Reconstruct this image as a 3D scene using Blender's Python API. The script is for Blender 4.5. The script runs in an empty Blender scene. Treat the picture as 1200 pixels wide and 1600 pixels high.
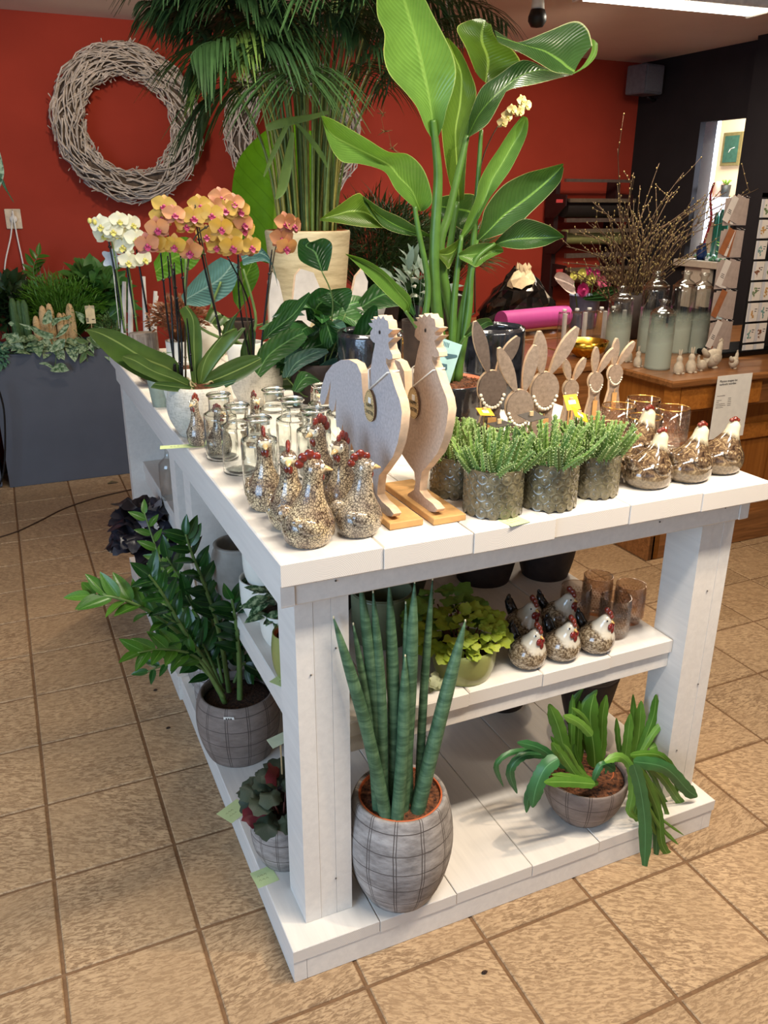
import bpy, math, random
from mathutils import Vector, Matrix, Euler
PI=math.pi
# ---------------------------------------------------------------- camera
CAM=Vector((0.08520,-1.57264,1.66101)); FPX=1297.53
_y,_p,_r=0.424811,0.361705,0.004776
_f=Vector((math.sin(_y)*math.cos(_p),math.cos(_y)*math.cos(_p),-math.sin(_p)))
_rt=Vector((math.cos(_y),-math.sin(_y),0)); _up=_rt.cross(_f)
RT=_rt*math.cos(_r)+_up*math.sin(_r); UP=_rt*-math.sin(_r)+_up*math.cos(_r)
sc=bpy.context.scene; COL=sc.collection
cd=bpy.data.cameras.new('camera'); cam=bpy.data.objects.new('camera',cd); COL.objects.link(cam)
cd.sensor_fit='VERTICAL'; cd.sensor_height=36; cd.lens=FPX*36/1600; cd.clip_start=.02
M4=Matrix.Identity(4)
for i in range(3): M4[i][0]=RT[i]; M4[i][1]=UP[i]; M4[i][2]=-_f[i]; M4[i][3]=CAM[i]
cam.matrix_world=M4; sc.camera=cam
# ---------------------------------------------------------------- light
w=bpy.data.worlds.new('world'); sc.world=w; w.use_nodes=True
w.node_tree.nodes['Background'].inputs[0].default_value=(.72,.84,1,1)
w.node_tree.nodes['Background'].inputs[1].default_value=.13
def area(name,loc,target,sx,sy,e,col,spread=PI):
    l=bpy.data.lights.new(name,'AREA'); l.shape='RECTANGLE'; l.size=sx; l.size_y=sy; l.energy=e; l.color=col; l.spread=spread
    o=bpy.data.objects.new(name,l); COL.objects.link(o); o.location=loc
    o.rotation_euler=(Vector(target)-Vector(loc)).to_track_quat('-Z','Y').to_euler(); return o
WARM=(1,.80,.58); COOL=(.50,.72,1)
area('window_daylight',(-2.6,-1.6,1.55),(.6,.4,.7),2.6,1.6,92,COOL)
area('shop_front_daylight',(.3,-4.3,1.8),(1,1,.9),3.2,1.6,8,(.84,.90,1))
def spot(loc,target,e,ang=70,rad=.04,col=WARM):
    l=bpy.data.lights.new('spot_light','SPOT'); l.energy=e; l.color=col; l.spot_size=math.radians(ang); l.spot_blend=.6; l.shadow_soft_size=rad
    o=bpy.data.objects.new('spot_light',l); COL.objects.link(o); o.location=loc
    o.rotation_euler=(Vector(target)-Vector(loc)).to_track_quat('-Z','Y').to_euler(); return o
spot((1.7,-.75,2.55),(1.1,.1,1.0),82,75)
spot((2.3,.9,2.55),(1.1,.8,1.0),46,80)
spot((2.9,.2,2.55),(2.9,1.6,.9),50,85)
spot((.6,2.6,2.5),(.9,4.2,1.5),36,100,.06)
spot((3.3,2.2,2.5),(3.4,4.2,1.2),44,100,.06)
spot((1.7,3.3,2.5),(1.1,2.05,1.5),90,60,.08)
spot((2.2,-.85,2.5),(2.4,-.2,0),26,95,.06)
sc.view_settings.view_transform='Standard'; sc.view_settings.look='None'; sc.view_settings.gamma=1
sc.view_settings.use_curve_mapping=False; sc.view_settings.exposure=.30
# ---------------------------------------------------------------- helpers
def W(px,py,y):                                        # where the sight line through a pixel of the 1200x1600 frame meets the plane y
    d=_f*FPX+RT*(px-600)-UP*(py-800); return CAM+d*((y-CAM.y)/d.y)
def WX(px,py,x):
    d=_f*FPX+RT*(px-600)-UP*(py-800); return CAM+d*((x-CAM.x)/d.x)
def WZ(px,py,z):
    d=_f*FPX+RT*(px-600)-UP*(py-800); return CAM+d*((z-CAM.z)/d.z)
def proj(v):
    d=Vector(v)-CAM; z=d.dot(_f); return (600+FPX*d.dot(RT)/z,800-FPX*d.dot(UP)/z,z)
rnd=random.Random(7)
def U(a,b): return rnd.uniform(a,b)
class MB:
    def __init__(s): s.v=[]; s.f=[]; s.mi=[]; s.uv={}
    def add(s,vs,fs,mi=0,uvs=None):
        o=len(s.v); s.v+=[tuple(v) for v in vs]
        for k,f in enumerate(fs): s.f.append(tuple(i+o for i in f)); s.mi.append(mi)
        if uvs:
            for i,q in enumerate(uvs): s.uv[o+i]=q
    def box(s,x0,x1,y0,y1,z0,z1,mi=0,b=0,fm=None):
        if b:
            vs=[];
            for (z,i) in ((z0,b),(z0+b,0),(z1-b,0),(z1,b)):
                for (x,y,dx,dy) in ((x0,y0,1,1),(x1,y0,-1,1),(x1,y1,-1,-1),(x0,y1,1,-1)): vs.append((x+dx*i,y+dy*i,z))
            fs=[(3,2,1,0),(12,13,14,15)]; mm=[mi,mi]
            for k in range(3):
                for j in range(4):
                    fs.append((k*4+j,k*4+(j+1)%4,k*4+4+(j+1)%4,k*4+4+j)); mm.append(mi if fm is None or j not in fm else fm[j])
            o=len(s.v); s.v+=vs
            for f,m in zip(fs,mm): s.f.append(tuple(i+o for i in f)); s.mi.append(m)
            return
        vs=[(x0,y0,z0),(x1,y0,z0),(x1,y1,z0),(x0,y1,z0),(x0,y0,z1),(x1,y0,z1),(x1,y1,z1),(x0,y1,z1)]
        fs=[(3,2,1,0),(4,5,6,7),(0,1,5,4),(1,2,6,5),(2,3,7,6),(3,0,4,7)]
        o=len(s.v); s.v+=vs
        for k,f in enumerate(fs):
            s.f.append(tuple(i+o for i in f)); s.mi.append(mi if fm is None or (k-2) not in fm else fm[k-2])
    def rings(s,rs,mi=0,cap0=True,cap1=True,close=True):   # rs: list of equal-length rings
        n=len(rs[0]); vs=[p for r in rs for p in r]; fs=[]
        for k in range(len(rs)-1):
            for j in range(n if close else n-1): fs.append((k*n+j,k*n+(j+1)%n,(k+1)*n+(j+1)%n,(k+1)*n+j))
        if cap0: fs.append(tuple(range(n-1,-1,-1)))
        if cap1: fs.append(tuple((len(rs)-1)*n+j for j in range(n)))
        s.add(vs,fs,mi)
    def lathe(s,prof,n=28,c=(0,0,0),mi=0,sx=1,sy=1,cap=False,wob=None):
        rs=[]
        for (r,z) in prof:
            ring=[]
            for j in range(n):
                a=2*PI*j/n; rr=r*(wob(a,z) if wob else 1); ring.append((c[0]+rr*sx*math.cos(a),c[1]+rr*sy*math.sin(a),c[2]+z))
            rs.append(ring)
        s.rings(rs,mi,cap0=cap or prof[0][0]<1e-5,cap1=cap or prof[-1][0]<1e-5)
    def loft(s,secs,n=20,mi=0,cap=True):                # secs: (cx,cy,cz,rx,ry,tiltY)
        rs=[]
        for (cx,cy,cz,rx,ry,t) in secs:
            ring=[]
            for j in range(n):
                a=2*PI*j/n; x=rx*math.cos(a); ring.append((cx+x*math.cos(t),cy+ry*math.sin(a),cz-x*math.sin(t)))
            rs.append(ring)
        s.rings(rs,mi,cap,cap)
    def ball(s,c,rx,ry=None,rz=None,n=12,m=8,mi=0,rot=None):
        ry=rx if ry is None else ry; rz=rx if rz is None else rz; R=rot or Matrix.Identity(3); c=Vector(c)
        vs=[c+R@Vector((0,0,-rz))]
        for i in range(1,m):
            a=-PI/2+PI*i/m
            for j in range(n):
                t=2*PI*j/n; vs.append(c+R@Vector((rx*math.cos(a)*math.cos(t),ry*math.cos(a)*math.sin(t),rz*math.sin(a))))
        vs.append(c+R@Vector((0,0,rz))); L=len(vs)-1; fs=[]
        for j in range(n): fs.append((0,1+(j+1)%n,1+j)); fs.append((L,L-n+j,L-n+(j+1)%n))
        for i in range(m-2):
            for j in range(n): fs.append((1+i*n+j,1+i*n+(j+1)%n,1+(i+1)*n+(j+1)%n,1+(i+1)*n+j))
        s.add(vs,fs,mi)
    def tube(s,pts,r,n=6,mi=0,cap=True):
        pts=[Vector(p) for p in pts]; N=len(pts); rr=r if isinstance(r,(list,tuple)) else [r]*N
        if len(rr)!=N: rr=[rr[0]+(rr[-1]-rr[0])*i/(N-1) for i in range(N)]
        t0=(pts[1]-pts[0]).normalized(); a=Vector((0,0,1)) if abs(t0.z)<.9 else Vector((1,0,0)); nn=t0.cross(a).normalized(); rs=[]
        for i,p in enumerate(pts):
            t=(pts[min(i+1,N-1)]-pts[max(i-1,0)]).normalized(); nn=(nn-t*nn.dot(t)).normalized(); b=t.cross(nn)
            rs.append([p+(nn*math.cos(2*PI*j/n)+b*math.sin(2*PI*j/n))*rr[i] for j in range(n)])
        s.rings(rs,mi,cap,cap)
    def prism(s,pts,o,ex,ey,th,mi=0,side=1,bev=0):       # outline pts (a,b) in the frame o+ex*a+ey*b, thickness th along ex x ey
        from mathutils.geometry import tessellate_polygon
        o=Vector(o); ex=Vector(ex); ey=Vector(ey); nz=ex.cross(ey).normalized(); n=len(pts)
        ar=sum(pts[i][0]*pts[(i+1)%n][1]-pts[(i+1)%n][0]*pts[i][1] for i in range(n))
        if ar<0: pts=pts[::-1]
        A=[o+ex*a+ey*b+nz*th for a,b in pts]; B=[o+ex*a+ey*b for a,b in pts]
        tri=tessellate_polygon([[Vector((a,b,0)) for a,b in pts]])
        fs=[]
        for t in tri:
            (a,b,c)=t; q=(pts[b][0]-pts[a][0])*(pts[c][1]-pts[a][1])-(pts[c][0]-pts[a][0])*(pts[b][1]-pts[a][1])
            if q<0: t=(a,c,b)
            fs.append(tuple(t))
        s.add(A,fs,mi); s.add(B,[f[::-1] for f in fs],mi)
        s.add(A+B,[(i,n+i,n+(i+1)%n,(i+1)%n) for i in range(n)],side)
    def strip(s,rows,mi=0):                              # rows of points -> surface with uv
        n=len(rows[0]); m=len(rows); vs=[p for r in rows for p in r]; uv=[(j/(n-1),i/(m-1)) for i in range(m) for j in range(n)]
        s.add(vs,[(i*n+j,i*n+j+1,(i+1)*n+j+1,(i+1)*n+j) for i in range(m-1) for j in range(n-1)],mi,uv)
    def mesh(s,name,mats,smooth=True,auto=None):
        me=bpy.data.meshes.new(name); me.from_pydata(s.v,[],s.f); me.validate() if False else None
        if not isinstance(mats,(list,tuple)): mats=[mats]
        for m in mats: me.materials.append(m)
        if len(mats)>1: me.polygons.foreach_set('material_index',[min(i,len(mats)-1) for i in s.mi])
        if s.uv:
            ul=me.uv_layers.new(name='UVMap'); li=[0]*len(me.loops); me.loops.foreach_get('vertex_index',li)
            d=[]; 
            for i in li: q=s.uv.get(i,(0,0)); d+=[q[0],q[1]]
            ul.data.foreach_set('uv',d)
        if smooth:
            me.polygons.foreach_set('use_smooth',[True]*len(me.polygons))
            if auto is not None: me.set_sharp_from_angle(angle=math.radians(auto))
        me.update(); return me
    def build(s,name,mats,parent=None,smooth=True,auto=None,loc=None,rotz=None):
        o=bpy.data.objects.new(name,s.mesh(name,mats,smooth,auto)); COL.objects.link(o)
        if parent: o.parent=parent
        if loc is not None: o.location=loc
        if rotz is not None: o.rotation_euler=(0,0,rotz)
        return o
def tag(o,label=None,cat=None,group=None,kind=None):
    if label: o['label']=label
    if cat: o['category']=cat
    if group: o['group']=group
    if kind: o['kind']=kind
    return o
def thing(name,label,cat,loc=(0,0,0),rotz=0,group=None,scale=None):
    o=bpy.data.objects.new(name,None); COL.objects.link(o); o.location=loc; o.rotation_euler=(0,0,rotz); o.empty_display_size=.02
    if scale: o.scale=(scale,)*3 if not isinstance(scale,(list,tuple)) else scale
    return tag(o,label,cat,group)
def inst(name,me,parent=None,loc=(0,0,0),rot=(0,0,0),scale=1):
    o=bpy.data.objects.new(name,me); COL.objects.link(o)
    if parent: o.parent=parent
    o.location=loc; o.rotation_euler=rot; o.scale=(scale,)*3 if not isinstance(scale,(list,tuple)) else scale
    return o
def instm(name,me,parent,mat):
    o=bpy.data.objects.new(name,me); COL.objects.link(o)
    if parent: o.parent=parent
    o.matrix_basis=mat; return o
def kids(o): return [c for c in list(bpy.data.objects) if c.parent==o]
def dup(root,loc,rotz=0,label=None,scale=None,group=None):
    r=root.copy(); COL.objects.link(r); r.location=loc; r.rotation_euler=(0,0,rotz)
    if label: r['label']=label
    if group: r['group']=group
    if scale: r.scale=(scale,)*3
    for ch in kids(root):
        c=ch.copy(); COL.objects.link(c); c.parent=r
        for g in kids(ch): d=g.copy(); COL.objects.link(d); d.parent=c
    return r
def frame(loc,fwd,nrm,sc_=1):                            # matrix: local +Y along fwd, +Z near nrm
    f=Vector(fwd).normalized(); n=Vector(nrm); x=f.cross(n)
    if x.length<1e-4: x=f.cross(Vector((.3,.8,.2)))
    x.normalize(); n=x.cross(f)
    m=Matrix.Identity(4)
    for i in range(3): m[i][0]=x[i]*sc_; m[i][1]=f[i]*sc_; m[i][2]=n[i]*sc_; m[i][3]=loc[i]
    return m
def cr(P,k):                                             # Catmull-Rom through tuples
    out=[]; n=len(P)
    for i in range(n-1):
        p0=P[max(i-1,0)];p1=P[i];p2=P[i+1];p3=P[min(i+2,n-1)]
        for j in range(k):
            t=j/k; out.append(tuple(.5*((2*b)+(c-a)*t+(2*a-5*b+4*c-d)*t*t+(3*b-a-3*c+d)*t**3) for a,b,c,d in zip(p0,p1,p2,p3)))
    out.append(tuple(P[-1])); return out
def curve(P,k=6): return [Vector(p) for p in cr([tuple(p) for p in P],k)]
def leaf_mesh(L,Wd,prof,fold=.25,droop=.0,nu=4,nv=8,wav=0,th=0,curl=0):
    # leaf along +Y from origin, face up +Z; prof(t)->relative half width
    m=MB(); rows=[]
    for i in range(nv+1):
        t=i/nv; h=prof(t)*Wd/2; y=L*t; z=-droop*L*t*t+curl*L*t; r=[]
        for j in range(nu+1):
            u=2*j/nu-1; r.append((u*h,y,z+abs(u)*h*fold+wav*h*math.sin(t*17+u*2)*abs(u)))
        rows.append(r)
    m.strip(rows); return m
def P_lance(t): return max(.02,math.sin(PI*min(1,t*1.0))**.75*(1-.25*t))
def P_ovate(t): return max(.02,(math.sin(PI*t**.72))**.8)
def P_heart(t): return max(.02,math.sin(PI*min(1,(t+.12)/1.12)**.62)**.7) if t<.999 else .01
def P_round(t): return max(.05,math.sqrt(max(0,1-(2*t-1)**2)))
def patch(m,rows,y0,mi=0,k=4,nu=3,bul=.12,par=None):     # rows: (lx,ly,mx,my,rx,ry[,dl,dm,dr]) pixels on the plane y0+d
    R=cr([tuple(r)+((0,)*(9-len(r))) for r in rows],k); out=[]
    off=Vector(par.location) if par else Vector((0,0,0))
    for r in R:
        L=W(r[0],r[1],y0+r[6])-off;C=W(r[2],r[3],y0+r[7])-off;Rr=W(r[4],r[5],y0+r[8])-off; row=[]
        for j in range(nu): t=j/nu; row.append(L.lerp(C,t)+Vector((0,1,0))*(bul*(L-C).length*math.sin(PI*t)))
        for j in range(nu+1): t=j/nu; row.append(C.lerp(Rr,t)+Vector((0,1,0))*(bul*(Rr-C).length*math.sin(PI*t)))
        out.append(row)
    m.strip(out,mi)
# ---------------------------------------------------------------- materials
class NT:
    def __init__(s,name):
        s.m=bpy.data.materials.new(name); s.m.use_nodes=True; s.t=s.m.node_tree; s.b=s.t.nodes['Principled BSDF']; s.o=s.t.nodes['Material Output']
    def n(s,ty,**k):
        x=s.t.nodes.new(ty)
        for a,v in k.items():
            if a.startswith('i_'): x.inputs[a[2:].replace('_',' ')].default_value=v
            else: setattr(x,a,v)
        return x
    def l(s,a,b): s.t.links.new(a,b)
    def co(s,kind='Object'): return s.n('ShaderNodeTexCoord').outputs[kind]
    def mp(s,src,sc_=(1,1,1),rot=(0,0,0),rloc=False):
        x=s.n('ShaderNodeMapping'); x.inputs['Scale'].default_value=sc_; x.inputs['Rotation'].default_value=rot; s.l(src,x.inputs['Vector'])
        if rloc:
            oi=s.n('ShaderNodeObjectInfo'); mu=s.n('ShaderNodeMath',operation='MULTIPLY'); mu.inputs[1].default_value=37.0; s.l(oi.outputs['Random'],mu.inputs[0]); s.l(mu.outputs[0],x.inputs['Location'])
        return x.outputs[0]
    def noise(s,src,scale,det=4,rough=.55,dist=0):
        x=s.n('ShaderNodeTexNoise'); x.inputs['Scale'].default_value=scale; x.inputs['Detail'].default_value=det; x.inputs['Roughness'].default_value=rough; x.inputs['Distortion'].default_value=dist; s.l(src,x.inputs['Vector']); return x.outputs['Fac']
    def ramp(s,src,stops,interp='LINEAR'):
        x=s.n('ShaderNodeValToRGB'); x.color_ramp.interpolation=interp; e=x.color_ramp.elements
        while len(e)<len(stops): e.new(.5)
        for q,(p,c) in zip(e,stops): q.position=p; q.color=(c[0],c[1],c[2],1) if not isinstance(c,(int,float)) else (c,c,c,1)
        s.l(src,x.inputs[0]); return x.outputs[0]
    def mix(s,f,a,b,mode='MIX'):
        x=s.n('ShaderNodeMix',data_type='RGBA',blend_type=mode)
        for i,v in ((0,f),(6,a),(7,b)):
            if hasattr(v,'links'): s.l(v,x.inputs[i])
            elif isinstance(v,(int,float)): x.inputs[i].default_value=v
            else: x.inputs[i].default_value=(v[0],v[1],v[2],1)
        return x.outputs[2]
    def bump(s,h,st=.3,d=.01):
        x=s.n('ShaderNodeBump'); x.inputs['Strength'].default_value=st; x.inputs['Distance'].default_value=d; s.l(h,x.inputs['Height']); s.l(x.outputs[0],s.b.inputs['Normal']); return x
    def base(s,c): 
        if hasattr(c,'links'): s.l(c,s.b.inputs['Base Color'])
        else: s.b.inputs['Base Color'].default_value=(c[0],c[1],c[2],1)
    def p(s,rough=.6,metal=0,spec=.5,trans=0,ior=1.45,coat=0):
        b=s.b.inputs; b['Roughness'].default_value=rough; b['Metallic'].default_value=metal; b['Specular IOR Level'].default_value=spec
        b['Transmission Weight'].default_value=trans; b['IOR'].default_value=ior; b['Coat Weight'].default_value=coat; b['Coat Roughness'].default_value=.05
def S(r,g,b):                                            # sRGB 0-255 -> linear
    return tuple(((c/255+.055)/1.055)**2.4 if c>10 else c/3294.6 for c in (r,g,b))
def plain(name,c,rough=.6,metal=0,spec=.5,coat=0,var=.12,scale=30,bump=0,emit=None,bd=.003):
    t=NT(name); v=t.noise(t.co(),scale,3)
    d=tuple(x*(1-var*1.6) for x in c); l=tuple(min(1,x*(1+var)) for x in c)
    t.base(t.ramp(v,[(.3,d),(.7,l)])); t.p(rough,metal,spec,coat=coat)
    if bump: t.bump(v,bump,bd)
    if emit: t.b.inputs['Emission Color'].default_value=(*emit[0],1); t.b.inputs['Emission Strength'].default_value=emit[1]
    return t.m
def leafmat(name,c1,c2,vein=None,rough=.38,veins=0,tr=.25,spec=.5,edge=None,ncol=None):
    t=NT(name); uv=t.co('UV'); sx=t.n('ShaderNodeSeparateXYZ'); t.l(uv,sx.inputs[0])
    a=t.n('ShaderNodeMath',operation='SUBTRACT'); t.l(sx.outputs[0],a.inputs[0]); a.inputs[1].default_value=.5
    b=t.n('ShaderNodeMath',operation='ABSOLUTE'); t.l(a.outputs[0],b.inputs[0])
    oi=t.n('ShaderNodeObjectInfo'); c=t.mix(oi.outputs['Random'],c1,c2)
    n=t.noise(t.co(),22,3); c=t.mix(t.ramp(n,[(.3,0),(.75,.5)]),c,tuple(x*.62 for x in c1))
    if ncol: c=t.mix(t.ramp(t.noise(t.co(),ncol[1],4),[(.46,0),(.6,1)]),c,ncol[0])
    if veins:
        k=t.n('ShaderNodeMath',operation='MULTIPLY_ADD'); t.l(b.outputs[0],k.inputs[0]); k.inputs[1].default_value=-.55; t.l(sx.outputs[1],k.inputs[2])
        s_=t.n('ShaderNodeMath',operation='MULTIPLY'); t.l(k.outputs[0],s_.inputs[0]); s_.inputs[1].default_value=veins*6.283
        q=t.n('ShaderNodeMath',operation='SINE'); t.l(s_.outputs[0],q.inputs[0])
        c=t.mix(t.ramp(q.outputs[0],[(.0,0),(.9,.0),(1,.45)]),c,tuple(x*.6 for x in c1)); t.bump(q.outputs[0],.35,.0016)
    if vein: c=t.mix(t.ramp(b.outputs[0],[(.0,1),(.018,1),(.035,0)]),c,vein)
    if edge: c=t.mix(t.ramp(b.outputs[0],[(.0,0),(.478,0),(.492,1)]),c,edge)
    t.base(c); t.p(rough,spec=spec)
    if tr:
        x=t.n('ShaderNodeBsdfTranslucent'); h=t.mix(1.0,c,(1.0,1.0,.45),'MULTIPLY'); t.l(h,x.inputs[0])
        ms=t.n('ShaderNodeMixShader'); ms.inputs[0].default_value=tr; t.l(t.b.outputs[0],ms.inputs[1]); t.l(x.outputs[0],ms.inputs[2]); t.l(ms.outputs[0],t.o.inputs[0])
    return t.m
def thinglass(name,tint=(.97,.98,.97),rough=.02,k=1.0,frost=None):
    t=NT(name); tr=t.n('ShaderNodeBsdfTransparent'); tr.inputs[0].default_value=(*tint,1); gl=t.n('ShaderNodeBsdfGlossy'); gl.inputs['Roughness'].default_value=rough
    lw=t.n('ShaderNodeLayerWeight'); lw.inputs[0].default_value=.5
    f=t.ramp(lw.outputs['Facing'],[(0,.06*k),(.5,.13*k),(.8,.40*k),(.95,.8),(1,.95)])
    ms=t.n('ShaderNodeMixShader'); t.l(f,ms.inputs[0]); t.l(tr.outputs[0],ms.inputs[1]); t.l(gl.outputs[0],ms.inputs[2]); out=ms.outputs[0]
    if frost:                                            # (z0,z1,color,amount): frosted lower part in object space
        z0,z1,c,am=frost; sp=t.n('ShaderNodeSeparateXYZ'); t.l(t.co(),sp.inputs[0]); ad=t.n('ShaderNodeMath',operation='ADD'); t.l(sp.outputs[2],ad.inputs[0])
        nn=t.n('ShaderNodeMath',operation='MULTIPLY'); t.l(t.noise(t.co(),14,3),nn.inputs[0]); nn.inputs[1].default_value=.05; t.l(nn.outputs[0],ad.inputs[1])
        mr=t.n('ShaderNodeMapRange'); mr.inputs[1].default_value=z0; mr.inputs[2].default_value=z1; mr.inputs[3].default_value=am; mr.inputs[4].default_value=0; t.l(ad.outputs[0],mr.inputs[0])
        df=t.n('ShaderNodeBsdfDiffuse'); df.inputs[0].default_value=(*c,1); m2=t.n('ShaderNodeMixShader'); t.l(mr.outputs[0],m2.inputs[0]); t.l(out,m2.inputs[1]); t.l(df.outputs[0],m2.inputs[2]); out=m2.outputs[0]
    t.l(out,t.o.inputs[0]); return t.m
def m_paint():
    t=NT('white_painted_wood'); c=t.mp(t.co(),(60,4,60),rloc=True); g=t.noise(c,1.0,5,.6,.4); n=t.noise(t.co(),9,3)
    col=t.mix(t.ramp(g,[(.25,0),(.8,1)]),S(214,207,198),S(228,221,211)); col=t.mix(t.ramp(n,[(.62,0),(.8,.3)]),col,S(206,198,186)); t.base(col); t.p(.55,spec=.35); t.bump(g,.15,.0015); return t.m
def m_end():
    t=NT('white_painted_end_grain'); c=t.mp(t.co(),(1,1,1)); oi=t.n('ShaderNodeObjectInfo')
    ad=t.n('ShaderNodeVectorMath',operation='ADD'); t.l(t.co(),ad.inputs[0])
    cb=t.n('ShaderNodeCombineXYZ'); mu=t.n('ShaderNodeMath',operation='MULTIPLY_ADD'); t.l(oi.outputs['Random'],mu.inputs[0]); mu.inputs[1].default_value=.12; mu.inputs[2].default_value=-.06; t.l(mu.outputs[0],cb.inputs[0]); cb.inputs[2].default_value=.05; t.l(cb.outputs[0],ad.inputs[1])
    wv=t.n('ShaderNodeTexWave',wave_type='RINGS',rings_direction='Y'); wv.inputs['Scale'].default_value=95; wv.inputs['Distortion'].default_value=2.2; wv.inputs['Detail'].default_value=2; wv.inputs['Detail Scale'].default_value=.6; t.l(ad.outputs[0],wv.inputs['Vector'])
    fn=t.noise(t.co(),220,2); t.base(t.mix(t.ramp(wv.outputs['Fac'],[(0,0),(1,1)]),S(208,200,190),S(222,214,204))); t.p(.6,spec=.3); t.bump(wv.outputs['Fac'],.12,.0025); return t.m
def m_tile():
    t=NT('stone_tile'); oi=t.n('ShaderNodeObjectInfo'); 
    ro=t.n('ShaderNodeVectorRotate',rotation_type='Z_AXIS'); t.l(t.co(),ro.inputs['Vector'])
    an=t.n('ShaderNodeMath',operation='MULTIPLY_ADD'); t.l(oi.outputs['Random'],an.inputs[0]); an.inputs[1].default_value=.9; an.inputs[2].default_value=-.25; t.l(an.outputs[0],ro.inputs['Angle'])
    c=t.mp(ro.outputs[0],(48,150,48),rloc=True); g=t.noise(c,1.0,6,.68,.7); c2=t.mp(t.co(),(1,1,1),rloc=True); big=t.noise(c2,5,3,.5,.6)
    f=t.ramp(g,[(.43,0),(.57,1)]); col=t.mix(f,S(140,110,78),S(196,164,124)); col=t.mix(t.ramp(big,[(.35,0),(.7,.55)]),col,S(172,140,102))
    v=t.n('ShaderNodeMath',operation='MULTIPLY_ADD'); t.l(oi.outputs['Random'],v.inputs[0]); v.inputs[1].default_value=.16; v.inputs[2].default_value=.84
    hs=t.n('ShaderNodeHueSaturation'); t.l(col,hs.inputs['Color']); t.l(v.outputs[0],hs.inputs['Value']); hs.inputs['Saturation'].default_value=.96; t.base(hs.outputs[0]); t.p(.5,spec=.4); t.bump(g,.5,.0035); return t.m
def m_grid(name,c1,c2,line,nx=16,sz=(30),h=.03,rough=.75): # concrete with scored pairs of lines
    t=NT(name); n1=t.noise(t.mp(t.co(),(14,14,40)),1,5,.7); c=t.ramp(n1,[(.3,c1),(.7,c2)])
    s=t.n('ShaderNodeSeparateXYZ'); t.l(t.co(),s.inputs[0]); at=t.n('ShaderNodeMath',operation='ARCTAN2'); t.l(s.outputs[1],at.inputs[0]); t.l(s.outputs[0],at.inputs[1])
    def line_(src,per,w,off=0):
        a=t.n('ShaderNodeMath',operation='ADD'); t.l(src,a.inputs[0]); a.inputs[1].default_value=off+100*per
        w0=t.n('ShaderNodeMath',operation='MULTIPLY'); t.l(t.noise(t.co(),9,2),w0.inputs[0]); w0.inputs[1].default_value=per*.14; a2=t.n('ShaderNodeMath',operation='ADD'); t.l(a.outputs[0],a2.inputs[0]); t.l(w0.outputs[0],a2.inputs[1])
        m=t.n('ShaderNodeMath',operation='MODULO'); t.l(a2.outputs[0],m.inputs[0]); m.inputs[1].default_value=per
        l=t.n('ShaderNodeMath',operation='LESS_THAN'); t.l(m.outputs[0],l.inputs[0]); l.inputs[1].default_value=w; return l.outputs[0]
    P=2*PI/nx; ls=[line_(at.outputs[0],P,P*.035),line_(at.outputs[0],P,P*.03,-P*.10),line_(s.outputs[2],h,h*.045),]
    m=ls[0]
    for q in ls[1:]:
        x=t.n('ShaderNodeMath',operation='MAXIMUM'); t.l(m,x.inputs[0]); t.l(q,x.inputs[1]); m=x.outputs[0]
    t.base(t.mix(m,c,line)); t.p(rough,spec=.25)
    x=t.n('ShaderNodeMath',operation='MULTIPLY_ADD'); t.l(m,x.inputs[0]); x.inputs[1].default_value=-1.5; t.l(n1,x.inputs[2]); t.bump(x.outputs[0],.5,.003); return t.m
def m_speck(name,dark,mid,light,scale=95,zfade=None):
    t=NT(name); v=t.n('ShaderNodeTexVoronoi',feature='DISTANCE_TO_EDGE'); v.inputs['Scale'].default_value=scale; v.inputs['Randomness'].default_value=1
    nz=t.n('ShaderNodeTexNoise'); nz.inputs['Scale'].default_value=60; t.l(t.co(),nz.inputs['Vector']); mx=t.n('ShaderNodeMix',data_type='VECTOR'); mx.inputs[0].default_value=.012; t.l(t.co(),mx.inputs[4]); t.l(nz.outputs['Color'],mx.inputs[5]); t.l(mx.outputs[1],v.inputs['Vector'])
    big=t.noise(t.co(),26,3); w_=t.ramp(big,[(.35,.0),(.65,1)]); cell=t.mix(w_,mid,light)
    e=t.n('ShaderNodeMath',operation='MULTIPLY'); t.l(big,e.inputs[0]); e.inputs[1].default_value=.34
    s_=t.n('ShaderNodeMath',operation='LESS_THAN'); t.l(v.outputs[0],s_.inputs[0]); t.l(e.outputs[0],s_.inputs[1])
    sm=t.n('ShaderNodeMapRange'); sm.inputs[1].default_value=.02; sm.inputs[2].default_value=.16; t.l(v.outputs[0],sm.inputs[0])
    c=t.mix(sm.outputs[0],dark,cell)
    if zfade:                                            # glaze colour changes with height: (z0,z1,colour)
        sp=t.n('ShaderNodeSeparateXYZ'); t.l(t.co(),sp.inputs[0]); nn=t.n('ShaderNodeMath',operation='MULTIPLY_ADD'); t.l(t.noise(t.co(),40,3),nn.inputs[0]); nn.inputs[1].default_value=.03; t.l(sp.outputs[2],nn.inputs[2])
        mr=t.n('ShaderNodeMapRange'); mr.inputs[1].default_value=zfade[0]; mr.inputs[2].default_value=zfade[1]; t.l(nn.outputs[0],mr.inputs[0]); c=t.mix(mr.outputs[0],c,zfade[2])
    t.base(c); t.p(.14,spec=.6,coat=.7); t.bump(sm.outputs[0],.15,.001); return t.m
PAINT=m_paint(); ENDG=m_end(); TILE=m_tile(); GROUT=plain('grout',S(120,90,62),.9,var=.15,scale=80,bump=.3)
FELT=plain('grey_felt',S(190,182,180),.95,spec=.1,var=.10,scale=160,bump=.3,bd=.001); FELTE=plain('pale_cut_edge',S(214,184,152),.85,var=.1,scale=60)
FELTB=plain('brown_grey_felt',S(148,130,114),.95,spec=.1,var=.14,scale=120,bump=.3,bd=.001)
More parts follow.
